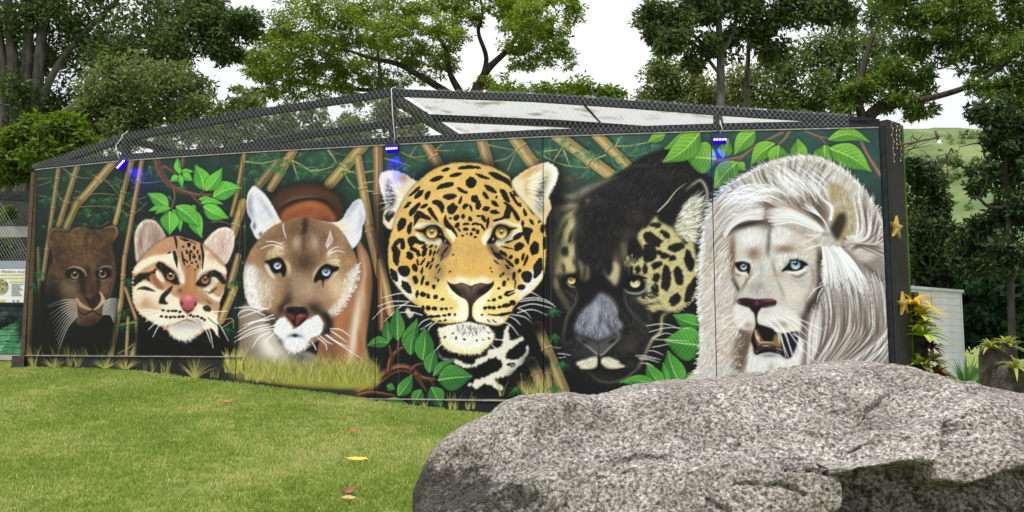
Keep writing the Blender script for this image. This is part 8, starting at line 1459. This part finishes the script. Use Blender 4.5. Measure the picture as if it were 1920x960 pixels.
    q = at(0, 470, Y+.8); tree('cage_shrub', 'green shrub growing inside the netted window at the left edge', 'shrub', (q[0], Y+.8), [([(q[0], Y+.8, 1.2), at(0, 520, Y+.8), at(5, 440, Y+.8)], [.05, .04, .02])], [blob(x, yy, Y+.8, rx, ry) for x, yy, rx, ry in ((8, 470, 18, 22), (-10, 420, 22, 22), (14, 400, 12, 14), (-20, 480, 26, 26))], L_BRIGHT, BARK, 151, clump=(.1, .18), per=50, ncl=12, size=.07)
    # information board
    s = empty('information_board', at(10, 568, Y-.12)); tag(s, 'white information board with yellow bands and a round jaguar photo on the block wall', 'sign'); s0 = Vector(s.location); yb = Y-.12
    xr2 = at(50, 540, yb)[0]; xl = at(-60, 540, yb)[0]; zt2, zb2 = at(0, 504, yb)[2], at(0, 567, yb)[2]; WHT = noisy('board_white', (.78, .79, .8), (.74, .75, .76), 4, .35, 0); YEL = noisy('band_yellow', (.66, .6, .2), (.7, .64, .24), 4, .4, 0); GRY = noisy('print_grey', (.2, .2, .22), (.26, .26, .28), 4, .5, 0); BLU = noisy('band_slate', (.25, .28, .36), (.3, .33, .4), 4, .4, 0)
    m = MB(); m.box(Vector(((xl+xr2)/2, yb, (zt2+zb2)/2))-s0, (xr2-xl, .012, zt2-zb2)); pn = m.build('panel', WHT, s)
    m = MB(); m.box(Vector(((xl+xr2)/2, yb-.0, zt2+.06))-s0, (xr2-xl, .016, .11)); m.build('header', BLU, s)
    def strip(px0, px1, py, hh, mt, nm):
        a, b = at(px0, py, yb)[0], at(px1, py, yb)[0]; z = at(px0, py, yb)[2]; m = MB(); m.box(Vector(((a+b)/2, yb-.009, z))-s0, (b-a, .004, hh)); m.build(nm, mt, pn)
    strip(-55, 46, 515, .02, YEL, 'yellow_band'); strip(-55, 46, 521, .014, YEL, 'yellow_band'); strip(18, 45, 527.5, .03, YEL, 'yellow_band'); strip(-40, 10, 563, .03, YEL, 'yellow_band')
    for k in range(9): strip(22, 44-(k*7 % 9), 533+k*2.6, .006, GRY, 'text_line')
    strip(24, 28, 564, .02, GRY, 'emblem'); strip(32, 36, 564, .026, GRY, 'emblem')
    c = at(2, 537, yb-.012); m = MB(); m.tube([Vector(c)-s0, Vector(c)-s0-Vector((0, .004, 0))], at(16, 537, yb)[0]-c[0], 28, smooth=False); ph = noisy('round_photo', (.05, .045, .03), (.42, .38, .2), 26, .4, 0, pos=(.42, .56)); m.build('round_photo', ph, pn)
    cu = bpy.data.curves.new('title', 'FONT'); cu.body = 'Jaguar (Panthera onca)'; cu.size = .055; cu.align_x = 'RIGHT'; cu.extrude = .001; cu.shear = .2
    t = bpy.data.objects.new('title_text', cu); COL.objects.link(t); dg = bpy.context.evaluated_depsgraph_get(); me = bpy.data.meshes.new_from_object(t.evaluated_get(dg)); bpy.data.objects.remove(t)
    me.materials.clear(); me.materials.append(GRY); o = link_mesh('title_text', me, None, pn); q = at(49.5, 511, yb); o.location = Vector((q[0]-.01, yb-.012, q[2]))-s0; o.rotation_euler = (R(90), 0, 0)
build_left()

# ---------------------------------------------------------------- fallen leaves on the lawn
def fallen(px, py, L_, w, curl, rz, tilt, m, label, sd):
    d = ray(px, py); Y = 5.0
    for Y in np.arange(4.5, 12, .01):
        p = d*(Y/d[1])
        if EYE+p[2] <= float(ground_z(p[0], Y))+.035: break
    rng = np.random.default_rng(sd); V = []; S = 9
    for i in range(S):
        t = i/(S-1); ww = w*math.sin(math.pi*min(t*.94+.04, 1))**.8; x = (t-.5)*L_; z = curl*4*(t-.5)**2*L_+rng.normal(0, .0015)
        by = .12*L_*math.sin(t*3.1)*(1 if sd % 2 else -1); V += [(x, by-ww/2, z+ww*.16+rng.normal(0, .002)), (x, by, z), (x, by+ww/2, z+ww*.2+rng.normal(0, .003))]
    Fs = [f for i in range(S-1) for f in ((i*3, i*3+1, i*3+4, i*3+3), (i*3+1, i*3+2, i*3+5, i*3+4))]; n = len(V)
    V += [(x, y, z-.002) for x, y, z in V]; Fs += [tuple(i+n for i in f[::-1]) for f in Fs]
    m_ = MB(); m_.add(V, Fs, True); o = m_.build('fallen_leaf', m, None); o.location = (p[0], Y, float(ground_z(p[0], Y))+.042); o.rotation_euler = (tilt, 0, rz); tag(o, label, 'leaf', 'fallen leaves on the lawn')
LFY = noisy('leaf_yellow', (.62, .36, .025), (.75, .5, .05), 20, .5, .2); LFB = noisy('leaf_brown', (.2, .085, .03), (.34, .16, .06), 20, .7, .3); LFR = noisy('leaf_red_brown', (.16, .05, .035), (.28, .1, .07), 20, .7, .3); LFT = noisy('leaf_tan', (.4, .25, .09), (.55, .38, .16), 20, .7, .3)
fallen(670, 866, .17, .042, .14, -.1, .45, LFY, 'curled bright yellow leaf on the grass', 1); fallen(425, 752, .15, .04, -.06, -.15, .6, LFB, 'flat orange brown leaf on the upper lawn', 2); fallen(662, 812, .11, .05, .2, .1, .5, LFB, 'small crumpled brown leaf halfway down the lawn', 3); fallen(652, 922, .1, .055, .2, .3, .45, LFR, 'round reddish brown leaf lying above a tan leaf', 4); fallen(654, 938, .10, .04, .08, -.15, .4, LFT, 'tan leaf lying just below the reddish brown leaf', 5); fallen(97, 714, .06, .025, .1, .2, 0, LFT, 'tiny tan leaf near the foot of the dark brown cat', 6)
